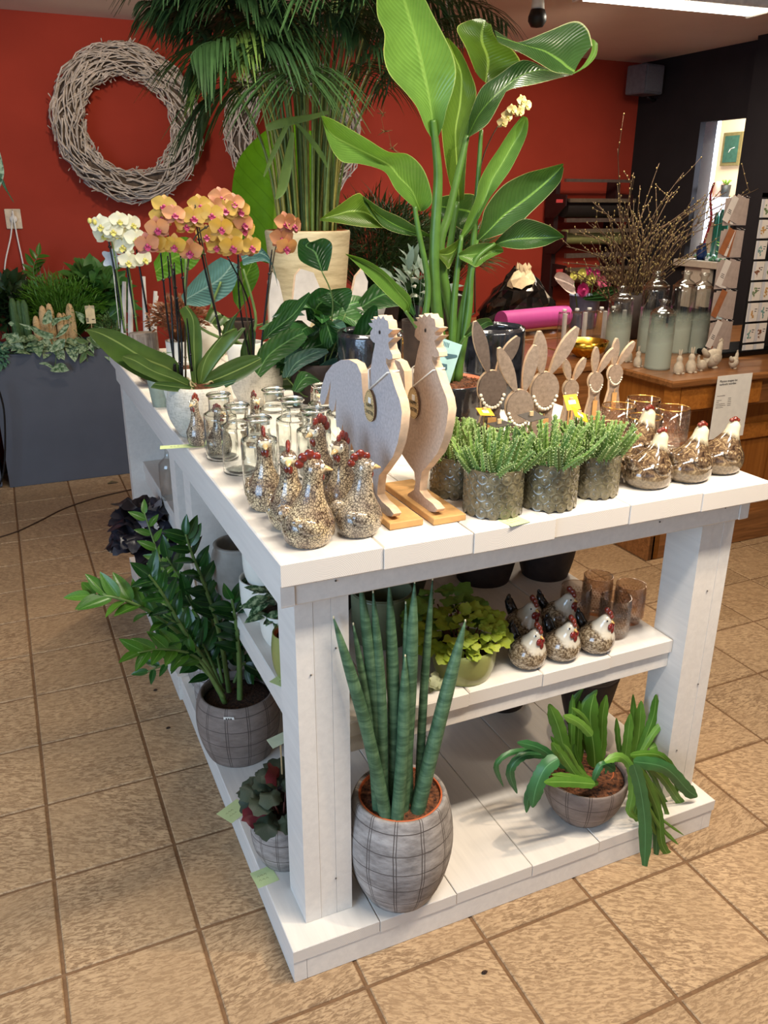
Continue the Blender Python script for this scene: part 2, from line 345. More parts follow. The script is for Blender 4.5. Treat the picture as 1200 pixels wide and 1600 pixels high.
MDF=plain('raw_wood',S(196,150,92),.7,var=.1,scale=40); BLK=plain('black_metal',S(26,24,24),.45); BLKP=plain('black_plastic',S(14,14,14),.25)
SOIL=plain('potting_soil',S(62,40,26),.95,var=.6,scale=140,bump=.8,bd=.006); BARK=plain('bark_soil',S(98,58,34),.95,var=.6,scale=110,bump=.8,bd=.006)
TERRA=plain('terracotta_plastic',S(176,88,48),.5,var=.06); WHITE=plain('white_paper',S(236,232,222),.7,var=.03); INK=plain('ink',S(40,36,34),.7)
YEL=plain('yellow_card',S(236,172,38),.55,var=.05); NOTE=plain('pale_green_note',S(206,222,160),.7,var=.03); JARG=NT('jar_glass'); JARG.base((.97,.99,.98)); JARG.p(.0,trans=1,ior=1.45); JARG=JARG.m; GLASS=thinglass('clear_glass',(.985,.99,.985),.02,.8); 
RED=plain('red_glaze',S(122,44,30),.15,coat=.7,var=.25,scale=70); CREAM=plain('cream_glaze',S(222,206,170),.25,coat=.5,var=.08,scale=50); BEAK=plain('beak_glaze',S(214,178,120),.2,coat=.5,var=.1)
STRING=plain('white_string',S(232,226,212),.8,var=.05); LIGHTWOOD=plain('pale_wood_stick',S(208,178,130),.7,var=.1)
# ================================================================ setting
TS=.31
def struct(name,mb,mat,parent=None,smooth=False):
    o=mb.build(name,mat,parent,smooth); o['kind']='structure' if not parent else o.get('kind','structure')
    if parent and 'kind' in o: del o['kind']
    return o
RW=4.3; CZ=2.66; DWX=4.95
REDM=plain('red_plaster',S(160,58,42),.8,var=.05,scale=3,bump=.15,spec=.2); CEILM=plain('cream_ceiling',S(226,208,196),.9,var=.02,scale=4,bump=.1,spec=.1)
DARKM=plain('charcoal_plaster',S(44,40,41),.9,var=.06,scale=6,bump=.1,spec=.1); CREAMW=plain('cream_wall',S(236,214,180),.85,var=.03,scale=4)
m=MB(); m.box(-4,9,-5,8,-.06,-.004); floor=struct('floor',m,GROUT)
def tile_me(seed):
    r=random.Random(seed); m=MB(); a=TS/2-.0045; m.box(-a,a,-a,a,-.02,0,b=.0025); return m.mesh('tile',TILE,False)
tms=[tile_me(i) for i in range(3)]
cand=[]
for i in range(-7,18):
    for j in range(-7,14):
        cx,cy=(i+.5)*TS,(j+.5)*TS
        px,py,z=proj((cx,cy,0)) if (Vector((cx,cy,0))-CAM).dot(_f)>.2 else (9e9,9e9,1)
        q=[proj((cx+a*TS/2,cy+b*TS/2,0)) for a in(-1,1) for b in(-1,1)] if z>.3 else []
        vis=any(-10<u[0]<1210 and -10<u[1]<1610 for u in q) and py>560
        cand.append((vis,z,cx,cy))
vis=sorted([c for c in cand if c[0]],key=lambda c:c[1])[:290]; vs=set((c[2],c[3]) for c in vis)
rest=MB()
for k,(v,z,cx,cy) in enumerate(cand):
    if (cx,cy) in vs: inst('floor_tile',tms[k%3],floor,(cx,cy,0),(0,0,0))
    elif -4<cx<4.9 and cy<4.2: a=TS/2-.0045; rest.box(cx-a,cx+a,cy-a,cy+a,-.02,0)
o=rest.build('tile_field',TILE,floor,False); o['kind']='stuff'
m=MB(); m.box(-4,DWX+.2,RW,RW+.2,0,CZ); struct('wall_back',m,REDM)
m=MB(); m.box(-4,9,-5,8,CZ,CZ+.1); struct('ceiling',m,CEILM)
m=MB()                                                    # dark wall with the pass-through
OY0,OY1,OZ0,OZ1=3.16,3.585,1.23,2.19; x0,x1=DWX,DWX+.05
m.box(x0,x1,OY1,RW,0,CZ); m.box(x0,x1,-2,OY0,0,CZ); m.box(x0,x1,OY0,OY1,OZ1,CZ); m.box(x0,x1,OY0,OY1,0,OZ0)
struct('wall_right',m,DARKM)
m=MB(); m.box(4.83,DWX+.001,-1.5,WX(1185,55,4.83).y,0,CZ); struct('wall_pier',m,DARKM)
SILL=plain('cream_paint_trim',S(205,190,170),.6,var=.05)
m=MB(); m.box(DWX-.05,DWX+.3,OY0-.05,OY1+.05,OZ0-.05,OZ0,b=.004); m.box(DWX-.02,DWX,OY0+.18,OY1-.05,OZ0-.35,OZ0-.05); m.box(DWX-.04,DWX,OY0+.1,OY0+.18,.9,OZ0-.05); struct('trim_1',m,SILL)
WOODL=plain('white_gloss_trim',S(232,232,236),.4,var=.03)
m=MB(); yt=WX(1107,300,DWX+.3).y; m.box(DWX+.3,DWX+.34,yt,yt+.7,OZ0,OZ1+.05); struct('trim_2',m,WOODL)
# back room seen through the opening
m=MB(); m.box(6.6,6.7,2,8,0,CZ); m.box(5.17,6.6,6.6,6.7,0,CZ); struct('wall_far',m,CREAMW)
area('back_room_lamp',(5.9,4.2,2.5),(6,4.6,1.2),.8,.8,36,(1,.93,.82))
spot((5.9,3.3,2.0),(5.25,4.0,1.5),260,110,.1,(.75,.85,1))  # added cool lamp without a fitting, brightens the white trim
def PX(px,py,x): return WX(px,py,x)
c=PX(1146,233,6.58)
t=thing('wall_clock','dark green square wall clock with gold frame in the back room','clock',c,0)
m=MB(); h,w_=.145,.115
m.box(-.03,.0,-w_,w_,-h,h,b=.004); m.build('frame',plain('gold_green_frame',S(120,110,70),.5),t,False)
m=MB(); m.box(-.036,-.03,-w_+.03,w_-.03,-h+.03,h-.03); m.build('dial',plain('green_dial',S(54,92,78),.5,var=.15),t,False)
m=MB(); m.tube([(-.038,0,0),(-.038,-.05,.012)],.003,5); m.tube([(-.038,0,0),(-.038,.02,-.03)],.003,5); m.build('hands',WHITE,t)
def prop_box(name,label,cat,px0,py0,px1,py1,x,dep,mat,b=.006,group=None):
    A=PX(px0,py0,x);B=PX(px1,py1,x); m=MB(); y0,y1=min(A.y,B.y),max(A.y,B.y); z0,z1=min(A.z,B.z),max(A.z,B.z)
    c=Vector((x,(y0+y1)/2,z0)); m.box(0,dep,y0-c.y,y1-c.y,0,z1-z0,b=b); o=m.build(name,mat,None,False,loc=c); return tag(o,label,cat,group)
CUPW=plain('white_cupboard',S(226,226,236),.45,var=.03)
m=MB(); A=PX(1075,308,6.2);B=PX(1150,345,6.2)
t=thing('wall_cupboard','white cupboard behind the pass-through with dial on its front','cupboard',(6.2,(A.y+B.y)/2,B.z),0)
hy=abs(A.y-B.y)/2+.25; m.box(0,.35,-hy,hy,-.02,A.z-B.z,b=.006); m.build('body',CUPW,t,False)
d=PX(1105,325,6.19)-Vector(t.location); m=MB(); m.ball(d,.006,.055,.07); m.build('round_dial',WHITE,t)
m=MB(); m.tube([(d.x-.01,d.y,d.z-.04),(d.x-.01,d.y,d.z+.05)],.004,5); m.tube([(d.x-.01,d.y-.03,d.z),(d.x-.01,d.y+.03,d.z)],.004,5); m.build('dial_hands',plain('blue_ink',S(70,90,150),.5),t)
zt=A.z
def tiny_pot(px,py,x,r,h,name,label,col):
    c=PX(px,py,x); t=thing(name,label,'pot',c); m=MB(); m.lathe([(0,0),(r*.8,0),(r,h),(r*.9,h),(r*.88,h*.8),(0,h*.8)],16); m.build('pot',plain(name+'_glaze',col,.5),t)
    return t
t=tiny_pot(1132,309,6.3,.045,.11,'small_black_pot','small black pot with green sprig on the back room cupboard',S(40,44,44))
m=MB()
for k in range(7): a=k*.9; m.tube([(0,0,.09),(.02*math.cos(a),.02*math.sin(a),.13),(.04*math.cos(a),.04*math.sin(a),.15)],.006,5)
m.build('sprig',plain('sprig_green',S(110,150,50),.6),t)
c=PX(1122,309,6.3); m=MB(); m.lathe([(0,0),(.045,0),(.05,.12),(.04,.14),(.0,.14)],16); tag(m.build('small_pink_vase',plain('pink_vase',S(206,168,150),.5),None,loc=c),'small pinkish vase beside the black pot in the back room','vase')
c=PX(1108,309,6.3); m=MB(); m.lathe([(0,0),(.03,0),(.034,.05),(.028,.10),(.03,.11),(0,.11)],14); m.tube([(0,.03,.09),(0,.06,.08),(0,.06,.04),(0,.03,.02)],.006,6); tag(m.build('small_jug',plain('sand_jug',S(190,150,110),.6),None,loc=c),'small sand coloured jug at left of the back room cupboard','jug')
# window sill clutter in the pass-through
GRB=plain('green_glaze_tube',S(30,96,78),.3,coat=.3,var=.2); 
def sill(px,py,x=5.05): return Vector((x,WX(px,py,x).y,OZ0))
for k,(px,hh) in enumerate(((1112,.34),(1120,.36),(1127,.33),(1138,.30))):
    c=sill(px,400,5.15); m=MB(); m.lathe([(0,0),(.018,0),(.02,hh*.9),(.012,hh),(0,hh)],12)
    tag(m.build('green_glass_vase',GRB,None,loc=c),['tall green vase behind the sill pebbles, leftmost of four','tall green vase on the sill, second from the left and tallest','tall green vase on the sill, third from the left','short green vase on the sill beside the card rack'][k],'vase','green vases in the pass-through')
c=sill(1100,400,5.12); t=thing('hanging_scissors_holder','red ribbon hanging beside the white dial in the back room','ribbon',c); m=MB()
m.strip([[Vector((0,-.015+.02*math.sin(i*.8),.55-i*.045)),Vector((.01,.02+.02*math.sin(i*.8),.55-i*.045))] for i in range(12)]); o=m.build('ribbon_strip',plain('red_ribbon',S(176,34,48),.5),t); t.name='red_ribbon'
c=sill(1096,400,5.0); t=thing('blue_jug','small dark blue jug on the pass-through sill','jug',c); m=MB(); m.lathe([(0,0),(.03,0),(.04,.04),(.03,.09),(.022,.11),(.026,.12)],16); m.build('body',plain('blue_glaze',S(28,48,92),.25),t); m=MB(); m.tube([(0,.03,.1),(0,.055,.09),(0,.055,.05),(0,.035,.03)],.006,6); m.build('handle',plain('blue_glaze_h',S(28,48,92),.25),t)
m=MB(); 
for k in range(80): m.ball((U(-.02,.14),U(OY0+.02,OY1-.05)-3.37,U(.005,.03)),U(.01,.02),U(.012,.02),U(.01,.016),6,4,mi=k%3)
o=m.build('sill_pebbles',[plain('pale_pebble',S(200,220,222),.4),plain('green_pebble',S(90,150,110),.4),plain('white_pebble',S(226,230,228),.4)],None,loc=(DWX+.06,3.37,OZ0)); tag(o,'pale and green pebbles heaped on the pass-through sill','pebbles',None,'stuff')
t=thing('small_green_plant','small bright green leafy plant on the pass-through sill','plant',sill(1132,402,5.02)); lm=leaf_mesh(.07,.05,P_ovate).mesh('leaf',leafmat('lime_leaf',S(110,160,40),S(140,180,60)),True)
m=MB(); m.lathe([(0,0),(.025,0),(.03,.04),(0,.04)],12); m.build('pot',WHITE,t)
for k in range(14): a=k*2.4; instm('leaf',lm,t,frame(Vector((.02*math.cos(a),.02*math.sin(a),.04+.008*k)),(math.cos(a),math.sin(a),.5),(0,0,1)))
# ---------------- ceiling fittings
LAMPG=plain('lamp_diffuser',(1,1,1),.5,emit=((1,.93,.80),9))
def fitting(loc,rz,label,L=1.25):
    t=thing('ceiling_light',label,'ceiling light',loc,rz,'ceiling lights'); m=MB(); m.box(-L/2,L/2,-.11,.11,-.045,0,b=.01); m.build('housing',plain('lamp_housing',S(230,224,210),.5),t,False)
    m=MB(); m.box(-L/2+.03,L/2-.03,-.08,.08,-.052,-.044); m.build('diffuser',LAMPG,t,False)
    for s in (-1,1): m=MB(); m.box(s*L/2-.012,s*L/2+.012,-.115,.115,-.056,.0,b=.004); m.build('end_cap',plain('lamp_end_cap',S(222,214,200),.5),t,False)
A=WZ(920,-6,2.61);B=WZ(1196,20,2.61);D=(B-A); fitting(((A.x+B.x)/2,(A.y+B.y)/2+.02,CZ),math.atan2(D.y,D.x),'long ceiling light with bright diffuser above the counter',D.length)
o=area('fluorescent_light',((A.x+B.x)/2,(A.y+B.y)/2,2.58),((A.x+B.x)/2,(A.y+B.y)/2,0),D.length,.15,26,(1,.9,.74))
area('fluorescent_light',(.9,.9,2.62),(.9,.9,0),1.2,.15,30,(1,.9,.74)); area('fluorescent_light',(1.2,-.95,2.62),(1.2,-.95,0),1.3,.15,50,(1,.92,.80))
c=WZ(842,-20,2.64); t=thing('ceiling_spotlight','white and black spotlight on a ceiling rail above the big green leaves','spotlight',(c.x,c.y,CZ))
m=MB(); m.tube([(0,0,0),(0,0,-.07)],.012,8); m.build('stem',WHITE,t); m=MB(); m.loft([(0,0,-.06,.03,.03,.2),(-.005,-.01,-.12,.034,.034,.2)],16); m.build('socket',WHITE,t)
m=MB(); m.lathe([(0,-.05),(.03,-.045),(.046,-.02),(.046,.0),(.035,.03),(0,.03)],18,c=(-.008,-.015,-.15)); m.build('lamp_head',BLK,t)
c=WZ(700,12,2.6); t=thing('ceiling_spotlight','white ceiling spotlight half hidden by the palm and the tall green leaf','spotlight',(c.x,c.y,CZ)); m=MB(); m.tube([(0,0,0),(0,0,-.06)],.012,8); m.build('stem',WHITE,t); m=MB(); m.lathe([(0,-.07),(.032,-.06),(.04,-.02),(.03,.03),(0,.03)],16,c=(0,0,-.10)); m.build('lamp_head',plain('lamp_grey',S(150,140,130),.5),t)
# loudspeaker in the corner
A=WX(1040,103,4.9); t=thing('wall_speaker','dark grey box loudspeaker in the corner under the ceiling','speaker',(4.76,4.02,2.40),.15)
m=MB(); m.box(-.10,.10,-.09,.09,0,.2,b=.008); m.build('cabinet',plain('grey_box',S(96,96,104),.6),t,False); m=MB(); m.box(-.085,.085,-.097,-.088,.015,.185,b=.003); m.build('front_grille',plain('grille_grey',S(108,106,114),.8,bump=.4,scale=200),t,False)
m=MB(); m.tube([(.1,.05,.0),(.15,.05,-.02),(.19,.05,-.02)],.012,8); m.build('bracket',BLK,t)
# ---------------- wall socket with cords
c=W(21,342,RW); t=thing('wall_socket','cream wall socket with white cords on the red wall','socket',(c.x,RW,c.z)); m=MB(); m.box(-.045,.045,-.012,0,-.058,.058,b=.003); m.build('plate',plain('cream_plastic',S(214,196,170),.5),t,False)
m=MB(); m.lathe([(0,0),(.022,0),(.02,.02),(0,.025)],16); o=m.build('plug',WHITE,t); o.location=(0,-.012,0); o.rotation_euler=(PI/2,0,0)
for k,dx in enumerate((-.1,.02)):
    m=MB(); m.tube(curve([(0,-.03,.0),(.0,-.045,.045) if k else (0,-.04,.03),(dx*.3,-.03,-.1),(dx*.9,-.03,-.28),(dx*1.2,-.03,-.5)]),.0045,6); m.build('cord',WHITE,t)
# ================================================================ wreaths
WR=plain('bleached_twig',S(196,184,172),.9,var=.25,scale=25,bump=.3)
def wreath(cx,cz,R,label,seed):
    r=random.Random(seed); t=thing('twig_wreath',label,'wreath',(cx,RW-.13,cz),0,'twig wreaths on the red wall'); rr=R*.225; Rm=R-rr
    for q in range(5):
        m=MB()
        for k in range(125):
            a0=r.uniform(0,2*PI); da=r.uniform(.35,.85); p0=r.uniform(0,2*PI); dp=r.uniform(-1.6,1.6); rad=rr*r.uniform(.62,.95); pts=[]
            for i in range(6):
                u=i/5; a=a0+da*u; p=p0+dp*u; q_=rad*(1+.12*math.sin(u*9+k)); R2=Rm+q_*math.cos(p); pts.append((R2*math.cos(a),-.085*math.sin(p)*q_/rr*1.1,R2*math.sin(a)))
            m.tube(pts,[r.uniform(.0045,.0068),r.uniform(.0025,.004)],5)
        for k in range(10):
            a=r.uniform(0,2*PI); R1=Rm+rr*r.choice((-1,1,1))*.9; R2=R1+.022*r.choice((-1,1)); a2=a+r.uniform(-.08,.08); y=r.uniform(-.06,.05)
            m.tube([(R1*math.cos(a),y,R1*math.sin(a)),(R2*math.cos(a2),y-.02,R2*math.sin(a2))],.003,4)
        o=m.build('twig_bundle',WR,t)
    m=MB(); n=40; m.rings([[((Rm+rr*.62*math.cos(2*PI*j/8))*math.cos(2*PI*i/n),rr*.42*math.sin(2*PI*j/8),(Rm+rr*.62*math.cos(2*PI*j/8))*math.sin(2*PI*i/n)) for j in range(8)] for i in range(n+1)],cap0=False,cap1=False); m.build('core_ring',plain('dark_twig_core',S(96,82,70),.95,var=.3),t)
wreath(.955,2.075,.455,'large round wreath of bleached twigs, left one on the red wall',3)
wreath(2.02,2.06,.475,'round bleached twig wreath half hidden behind the palm',5)
# ================================================================ big slate planter
PL=plain('slate_planter',S(84,88,98),.55,var=.04,scale=6)
m=MB(); px0,px1,py0,py1,ph=-.02,.80,3.72,4.24,.80
m.box(px0,px1,py0,py1,0,ph,b=.01); o=None
t=thing('slate_planter','large slate grey box planter full of plants under the left wreath','planter',(px0,py0,0)); 
m=MB(); w_,d_=px1-px0,py1-py0
m.rings([[(0,0,.0),(w_,0,0),(w_,d_,0),(0,d_,0)],[(0,0,ph),(w_,0,ph),(w_,d_,ph),(0,d_,ph)],[(.025,.025,ph),(w_-.025,.025,ph),(w_-.025,d_-.025,ph),(.025,d_-.025,ph)],[(.025,.025,ph-.03),(w_-.025,.025,ph-.03),(w_-.025,d_-.025,ph-.03),(.025,d_-.025,ph-.03)]]); m.build('box',PL,t,False)
m=MB(); m.box(-2.2,-.06,3.74,4.24,.0,.78,b=.01); tag(m.build('slate_planter',PL,None,False),'second slate grey planter at the left edge beside the socket cords','planter')
# ================================================================ display table
TT=1.035; XL,XR=.482,1.70; YF,YB=-.236,2.2
tb=thing('display_table','long white painted wooden display table with open shelves in the shop centre','table',(0,0,0))
def bd(name,x0,x1,y0,y1,z0,z1,b=.003,eg=True):
    cx,cy,cz=(x0+x1)/2,(y0+y1)/2,(z0+z1)/2; m=MB(); m.box(x0-cx,x1-cx,y0-cy,y1-cy,z0-cz,z1-cz,b=b,fm={0:1,2:1} if eg else None)
    return m.build(name,[PAINT,ENDG],tb,False,loc=(cx,cy,cz))
XS=[XL,.689,.887,1.084,1.284,1.490,XR]
for i in range(6):
    a,b=XS[i]+.0008,XS[i+1]-.0008; z=TT-.0015*(i%2)
    bd('top_plank',a,b,YF-.003*(i%3),YB,TT-.05,z)
bd('side_apron',XL+.006,XL+.034,YF+.025,YB-.12,TT-.105,TT-.05,eg=False); bd('side_apron',XR-.05,XR-.022,YF+.025,YB-.12,TT-.105,TT-.05,eg=False)
bd('front_apron',XL+.034,XR-.052,YF+.028,YF+.056,TT-.105,TT-.05,eg=False); bd('back_apron',XL+.03,XR-.06,YB-.16,YB-.13,TT-.13,TT-.05,eg=False)
def post(x0,x1,y0,y1): 
    n=3 if y0<0 else 2; 
    for k in range(n): a=x0+(x1-x0)*k/n; b=x0+(x1-x0)*(k+1)/n; bd('post_board',a+.0003,b-.0003,y0+.0006*(k%2),y1,.095,TT-.05,b=.0012,eg=False)
post(.525,.640,-.175,-.06); post(1.572,1.678,-.175,-.06)
# partitions (two of them, wide vertical boards) and the far end panel
for (y0,y1,z1) in ((.68,.775,TT-.05),(.90,.99,TT-.05),(2.02,2.08,TT-.05)):
    for k,(a,b) in enumerate(((.500,.70),(.70,.90),(.90,1.10),(1.10,1.25))): bd('partition_board',a+.0006,b-.0006,y0,y1-.001*k,.095,z1,b=.001,eg=False)
# middle shelf
SH=.58
for k,(a,b) in enumerate(((.558,.76),(.76,.957),(.957,1.163),(1.163,1.368),(1.368,1.571))): bd('shelf_plank',a+.0008,b-.0008,-.135-.002*(k%2),.68,SH-.040,SH-.001*(k%2))
bd('shelf_rail',.640,1.571,-.125,-.095,SH-.088,SH-.040,eg=False); bd('shelf_side_rail',.566,.590,-.06,.68,SH-.088,SH-.04,eg=False)
for k,(a,b) in enumerate(((.55,.75),(.75,.95),(.95,1.15),(1.15,1.25))): bd('shelf_plank',a+.0008,b-.0008,.99,2.02,SH-.040,SH-.001*(k%2))
bd('shelf_side_rail',.556,.580,.99,2.02,SH-.088,SH-.04,eg=False)
# plinth: boards lie lengthwise on a frame
for k,(a,b) in enumerate(((.472,.684),(.684,.886),(.886,1.103),(1.103,1.31),(1.31,1.515),(1.515,1.708))): bd('plinth_plank',a+.001,b-.001,-.238-.001*(k%2),1.0,.060,.095-.001*(k%2),b=.0015)
bd('plinth_frame',.474,.504,-.236,1.0,0,.06,b=.0015,eg=False); bd('plinth_frame',.505,1.672,-.236,-.206,0,.06,b=.0015,eg=False); bd('plinth_frame',1.673,1.703,-.236,1.0,0,.06,b=.0015,eg=False)
for k,(a,b) in enumerate(((.462,.67),(.67,.88),(.88,1.09),(1.09,1.3))): bd('plinth_plank',a+.001,b-.001,1.003,2.13,.060,.095,b=.0015)
bd('plinth_frame',.464,.494,1.003,2.13,0,.06,b=.0015,eg=False)
# nail heads and knots
m=MB()
for (x,y,z) in ((.56,YF+.0265,.975),(.60,YF+.0265,.968),(1.1,YF+.0265,.972),(1.60,YF+.0265,.97),(1.40,YF+.0265,.965)): m.ball((x,y,z),.0022,.002,.0022,8,5)
for (x,y,z) in ((.60,-.1765,.2),(.555,-.1765,.75),(.61,-.1765,.80),(1.62,-.1765,.73),(1.64,-.1765,.45),(1.60,-.1765,.25)): m.ball((x,y,z),.0022,.002,.0022,8,5)
m.build('nail_heads',plain('dark_nail',S(90,84,78),.6),tb)['kind']='stuff'
# ================================================================ counter
PINE=None
def m_wood(name,c1,c2,sc_=(3,3,40),rough=.35):
    t=NT(name); g=t.noise(t.mp(t.co(),sc_,rloc=True),1,5,.6,1.2); t.base(t.ramp(g,[(.3,c1),(.7,c2)])); t.p(rough,spec=.4,coat=.15); t.bump(g,.1,.002); return t.m
PINE=m_wood('honey_pine',S(150,88,34),S(190,122,52),(40,2.5,40)); PINED=m_wood('brown_pine_top',S(106,66,34),S(158,106,62),(2.5,40,40),.3); PINEV=m_wood('pine_vertical',S(140,82,32),S(178,112,48),(30,30,2))
ct=thing('shop_counter','honey coloured pine counter with drawers behind the display table','counter',(2.8,1.27,0)); CH=.9; CL,CDp=2.02,1.2
def cb(name,x0,x1,y0,y1,z0,z1,mat=PINE,b=.004,par=ct): 
    m=MB(); cx,cy,cz=(x0+x1)/2,(y0+y1)/2,(z0+z1)/2; m.box(x0-cx,x1-cx,y0-cy,y1-cy,z0-cz,z1-cz,b=b); return m.build(name,mat,par,False,loc=(cx,cy,cz))
cb('worktop',-.03,CL,-.03,CDp,CH-.035,CH,PINED,.008)
cb('side_panel',.02,.06,.02,CDp,.0,CH-.035,PINEV); cb('corner_post',.0,.05,.0,.05,CH-.17,CH-.035); cb('front_panel',.06,CL,.16,.19,0,CH-.17,PINEV)
cb('top_rail',.05,CL,.03,.10,CH-.17,CH-.035,PINED)
for k in range(3): 
    d=cb('drawer',.06+k*.66,.06+k*.66+.50,.005,.04,CH-.155,CH-.045); m=MB(); m.ball((0,-.02,0),.008); m.build('knob',PINED,d)
cb('mid_rail',.06,CL,.12,.17,.52,.60); cb('base_plinth',-.0,CL,.02,.12,0,.16,PINED); cb('side_plinth',-.01,.03,.02,CDp,0,.13,PINED)
for k in range(5): cb('front_board',.09+k*.38,.09+k*.38+.365,.145,.16,.17,.51,PINEV)
m=MB(); P=[(0,0),(.05,0),(.06,-.04),(.05,-.10),(.03,-.16),(.03,-.30),(.0,-.30)]; m.prism([(a*1.5,b) for a,b in P],(.12,.16,CH-.17),(0,-1,0),(0,0,1),.05,0,0); m.build('bracket',PINE,ct,False)
m=MB(); m.prism([(a*1.5,b) for a,b in P],(1.3,.16,CH-.17),(0,-1,0),(0,0,1),.05,0,0); m.build('bracket',PINE,ct,False)
# price sheet hanging on the counter edge
A=W(1122,588,1.225); sg=thing('price_sheet','white printed price sheet hanging on the counter front','sign',A)
TR=W(1176,583,1.225)-A; BL=W(1108,690,1.225)-A
wS=TR.x; hS=.30
m=MB(); m.box(0,wS,-.001,.001,-hS,0); m.build('sheet',WHITE,sg,False)
def text(s,size,loc,rot,mat,parent,name='lettering',ext=.0003,shear=0,align='LEFT',sp=1):
    cu=bpy.data.curves.new('t','FONT'); cu.body=s; cu.size=size; cu.extrude=ext; cu.shear=shear; cu.align_x=align; cu.space_character=sp; cu.resolution_u=2
    ob=bpy.data.objects.new('t',cu); COL.objects.link(ob); dg=bpy.context.evaluated_depsgraph_get(); me=bpy.data.meshes.new_from_object(ob.evaluated_get(dg)); bpy.data.objects.remove(ob)
    me.materials.clear(); me.materials.append(mat); o=bpy.data.objects.new(name,me); COL.objects.link(o)
    if parent: o.parent=parent
    if isinstance(rot,Matrix): o.matrix_basis=Matrix.Translation(loc)@rot
    else: o.location=loc; o.rotation_euler=rot
    return o
F0=(PI/2,0,0)
text('Planten mogen los\nverkocht worden',.0145,(.014,-.002,-.030),F0,INK,sg,'heading_lettering')
m=MB()
for k,(a,b,z) in enumerate(((.012,.058,.095),(.012,.040,.116),(.012,.028,.1245),(.012,.062,.133),(.012,.072,.1415),(.012,.058,.150))):
    x=a; r=random.Random(k)
    while x<b: l=r.uniform(.0016,.004); h=r.uniform(.0018,.0034); m.box(x,x+l,-.0016,-.001,-z,-z+h); x+=l+.0009
    if k: 
        x=.1-.018
        while x<.1: l=r.uniform(.0014,.003); m.box(x,x+l,-.0016,-.001,-z+.006,-z+.0088); x+=l+.001
m.build('small_print',plain('grey_ink',S(120,112,104),.7),sg,False)
# ================================================================ speckled tall hens
SPK=m_speck('speckled_glaze',S(58,40,30),S(128,106,88),S(216,194,152),175); SPKG=m_speck('speckled_grey_glaze',S(54,44,38),S(118,104,92),S(204,188,158),190)
EYEW=plain('eye_white',S(238,232,216),.2,coat=.5,var=.02)
def hen(loc,rz,label,h=.19,s=1,mat=SPK,group='tall speckled ceramic hens on the table corner',face=True):
    t=thing('ceramic_hen',label,'ceramic hen',loc,rz,group); k=h/.19
    m=MB(); prof=[(0,.030,0),(.003,.040,-.002),(.020,.0495,0),(.040,.0515,0),(.058,.046,.001),(.075,.035,.004),(.092,.026,.007),(.110,.0205,.010),(.128,.0185,.012),(.143,.0195,.014),(.155,.0185,.015),(.164,.012,.015),(.168,.004,.015)]
    pr=cr([(z,r,x) for (z,r,x) in prof],2)
    m.loft([(x*s,0,z*k,r*s,r*s*.96,0) for (z,r,x) in pr],24)
    m.ball((-.043*s,0,.060*k),.018*s,.012*s,.020*k,12,8); m.build('body',mat,t)
    for sy in (-1,1): m=MB(); m.ball((.0,sy*.043*s,.047*k),.026*s,.010*s,.017*k,14,8,rot=Euler((sy*.15,.35,0)).to_matrix()); m.ball((-.022*s,sy*.040*s,.058*k),.014*s,.008*s,.009*k,10,6); m.build('wing',mat,t)
    if face: m=MB(); m.ball((.0215*s,0,.150*k),.0145*s,.0165*s,.012*k,14,10); m.build('face',CREAM,t)
    m=MB()
    for i,(x,z,r) in enumerate(((.019,.171,.0085),(.006,.176,.0100),(-.006,.170,.0095),(-.013,.158,.0088))): m.ball((x*s,0,z*k),r*s,r*s*.55,r*k*1.05,10,8)
    m.build('comb',RED,t)
    m=MB(); m.loft([(.030*s,0,.149*k,.0075*s,.0085*s,PI/2-.2),(.040*s,0,.147*k,.005*s,.006*s,PI/2-.1),(.049*s,0,.144*k,.0012,.0015,PI/2)],12); m.build('beak',BEAK,t)
    m=MB(); m.ball((.028*s,.003,.132*k),.0065*s,.006*s,.0105*k,10,8); m.ball((.027*s,-.004,.133*k),.006*s,.0055*s,.0095*k,10,8); m.build('wattle',RED,t)
    for sy in (-1,1):
        m=MB(); m.ball((.0285*s,sy*.0125*s,.156*k),.0045*s,.0038*s,.0045*k,10,8); e=m.build('eye',EYEW,t); m=MB(); m.ball((.032*s,sy*.0145*s,.1565*k),.0014,.0014,.0014,8,6); m.build('pupil',BLK,e)
    return t
T0=TT-.0005
hen((.565,-.158,T0),-.25,'large speckled hen at the front left corner, beak to the right',.192,1.02)
hen((.672,-.150,T0),-.15,'slim speckled hen with plum coloured comb beside the left felt rooster',.176,.95,SPKG)
hen((.546,.06,T0),-1.75,'cream speckled hen facing the camera at the left end of the jars',.188,.86)
hen((.560,-.065,T0),-1.9,'speckled hen half hidden behind the large corner hen',.188,.95)
hen((.672,.045,T0),PI+.35,'tall speckled hen facing left with bright red comb behind the others',.205,.95)
hen((.690,-.035,T0),PI+.6,'speckled hen facing left between the tall hen and the slim hen',.186,.95)
hen((.548,.50,T0),-.95,'small speckled hen in front of the white textured orchid pot',.140,.70,SPKG)
hen((.520,.60,T0),-2.4,'small speckled hen peeking out behind the one before the orchid pot',.148,.62,SPKG)
hen((.665,.56,T0),-1.4,'small speckled hen hidden behind the glass jars at left',.150,.70,SPKG)
hen((.835,.56,T0),-1.4,'small speckled hen hidden behind the glass jars near the dark leaves',.150,.70,SPKG)
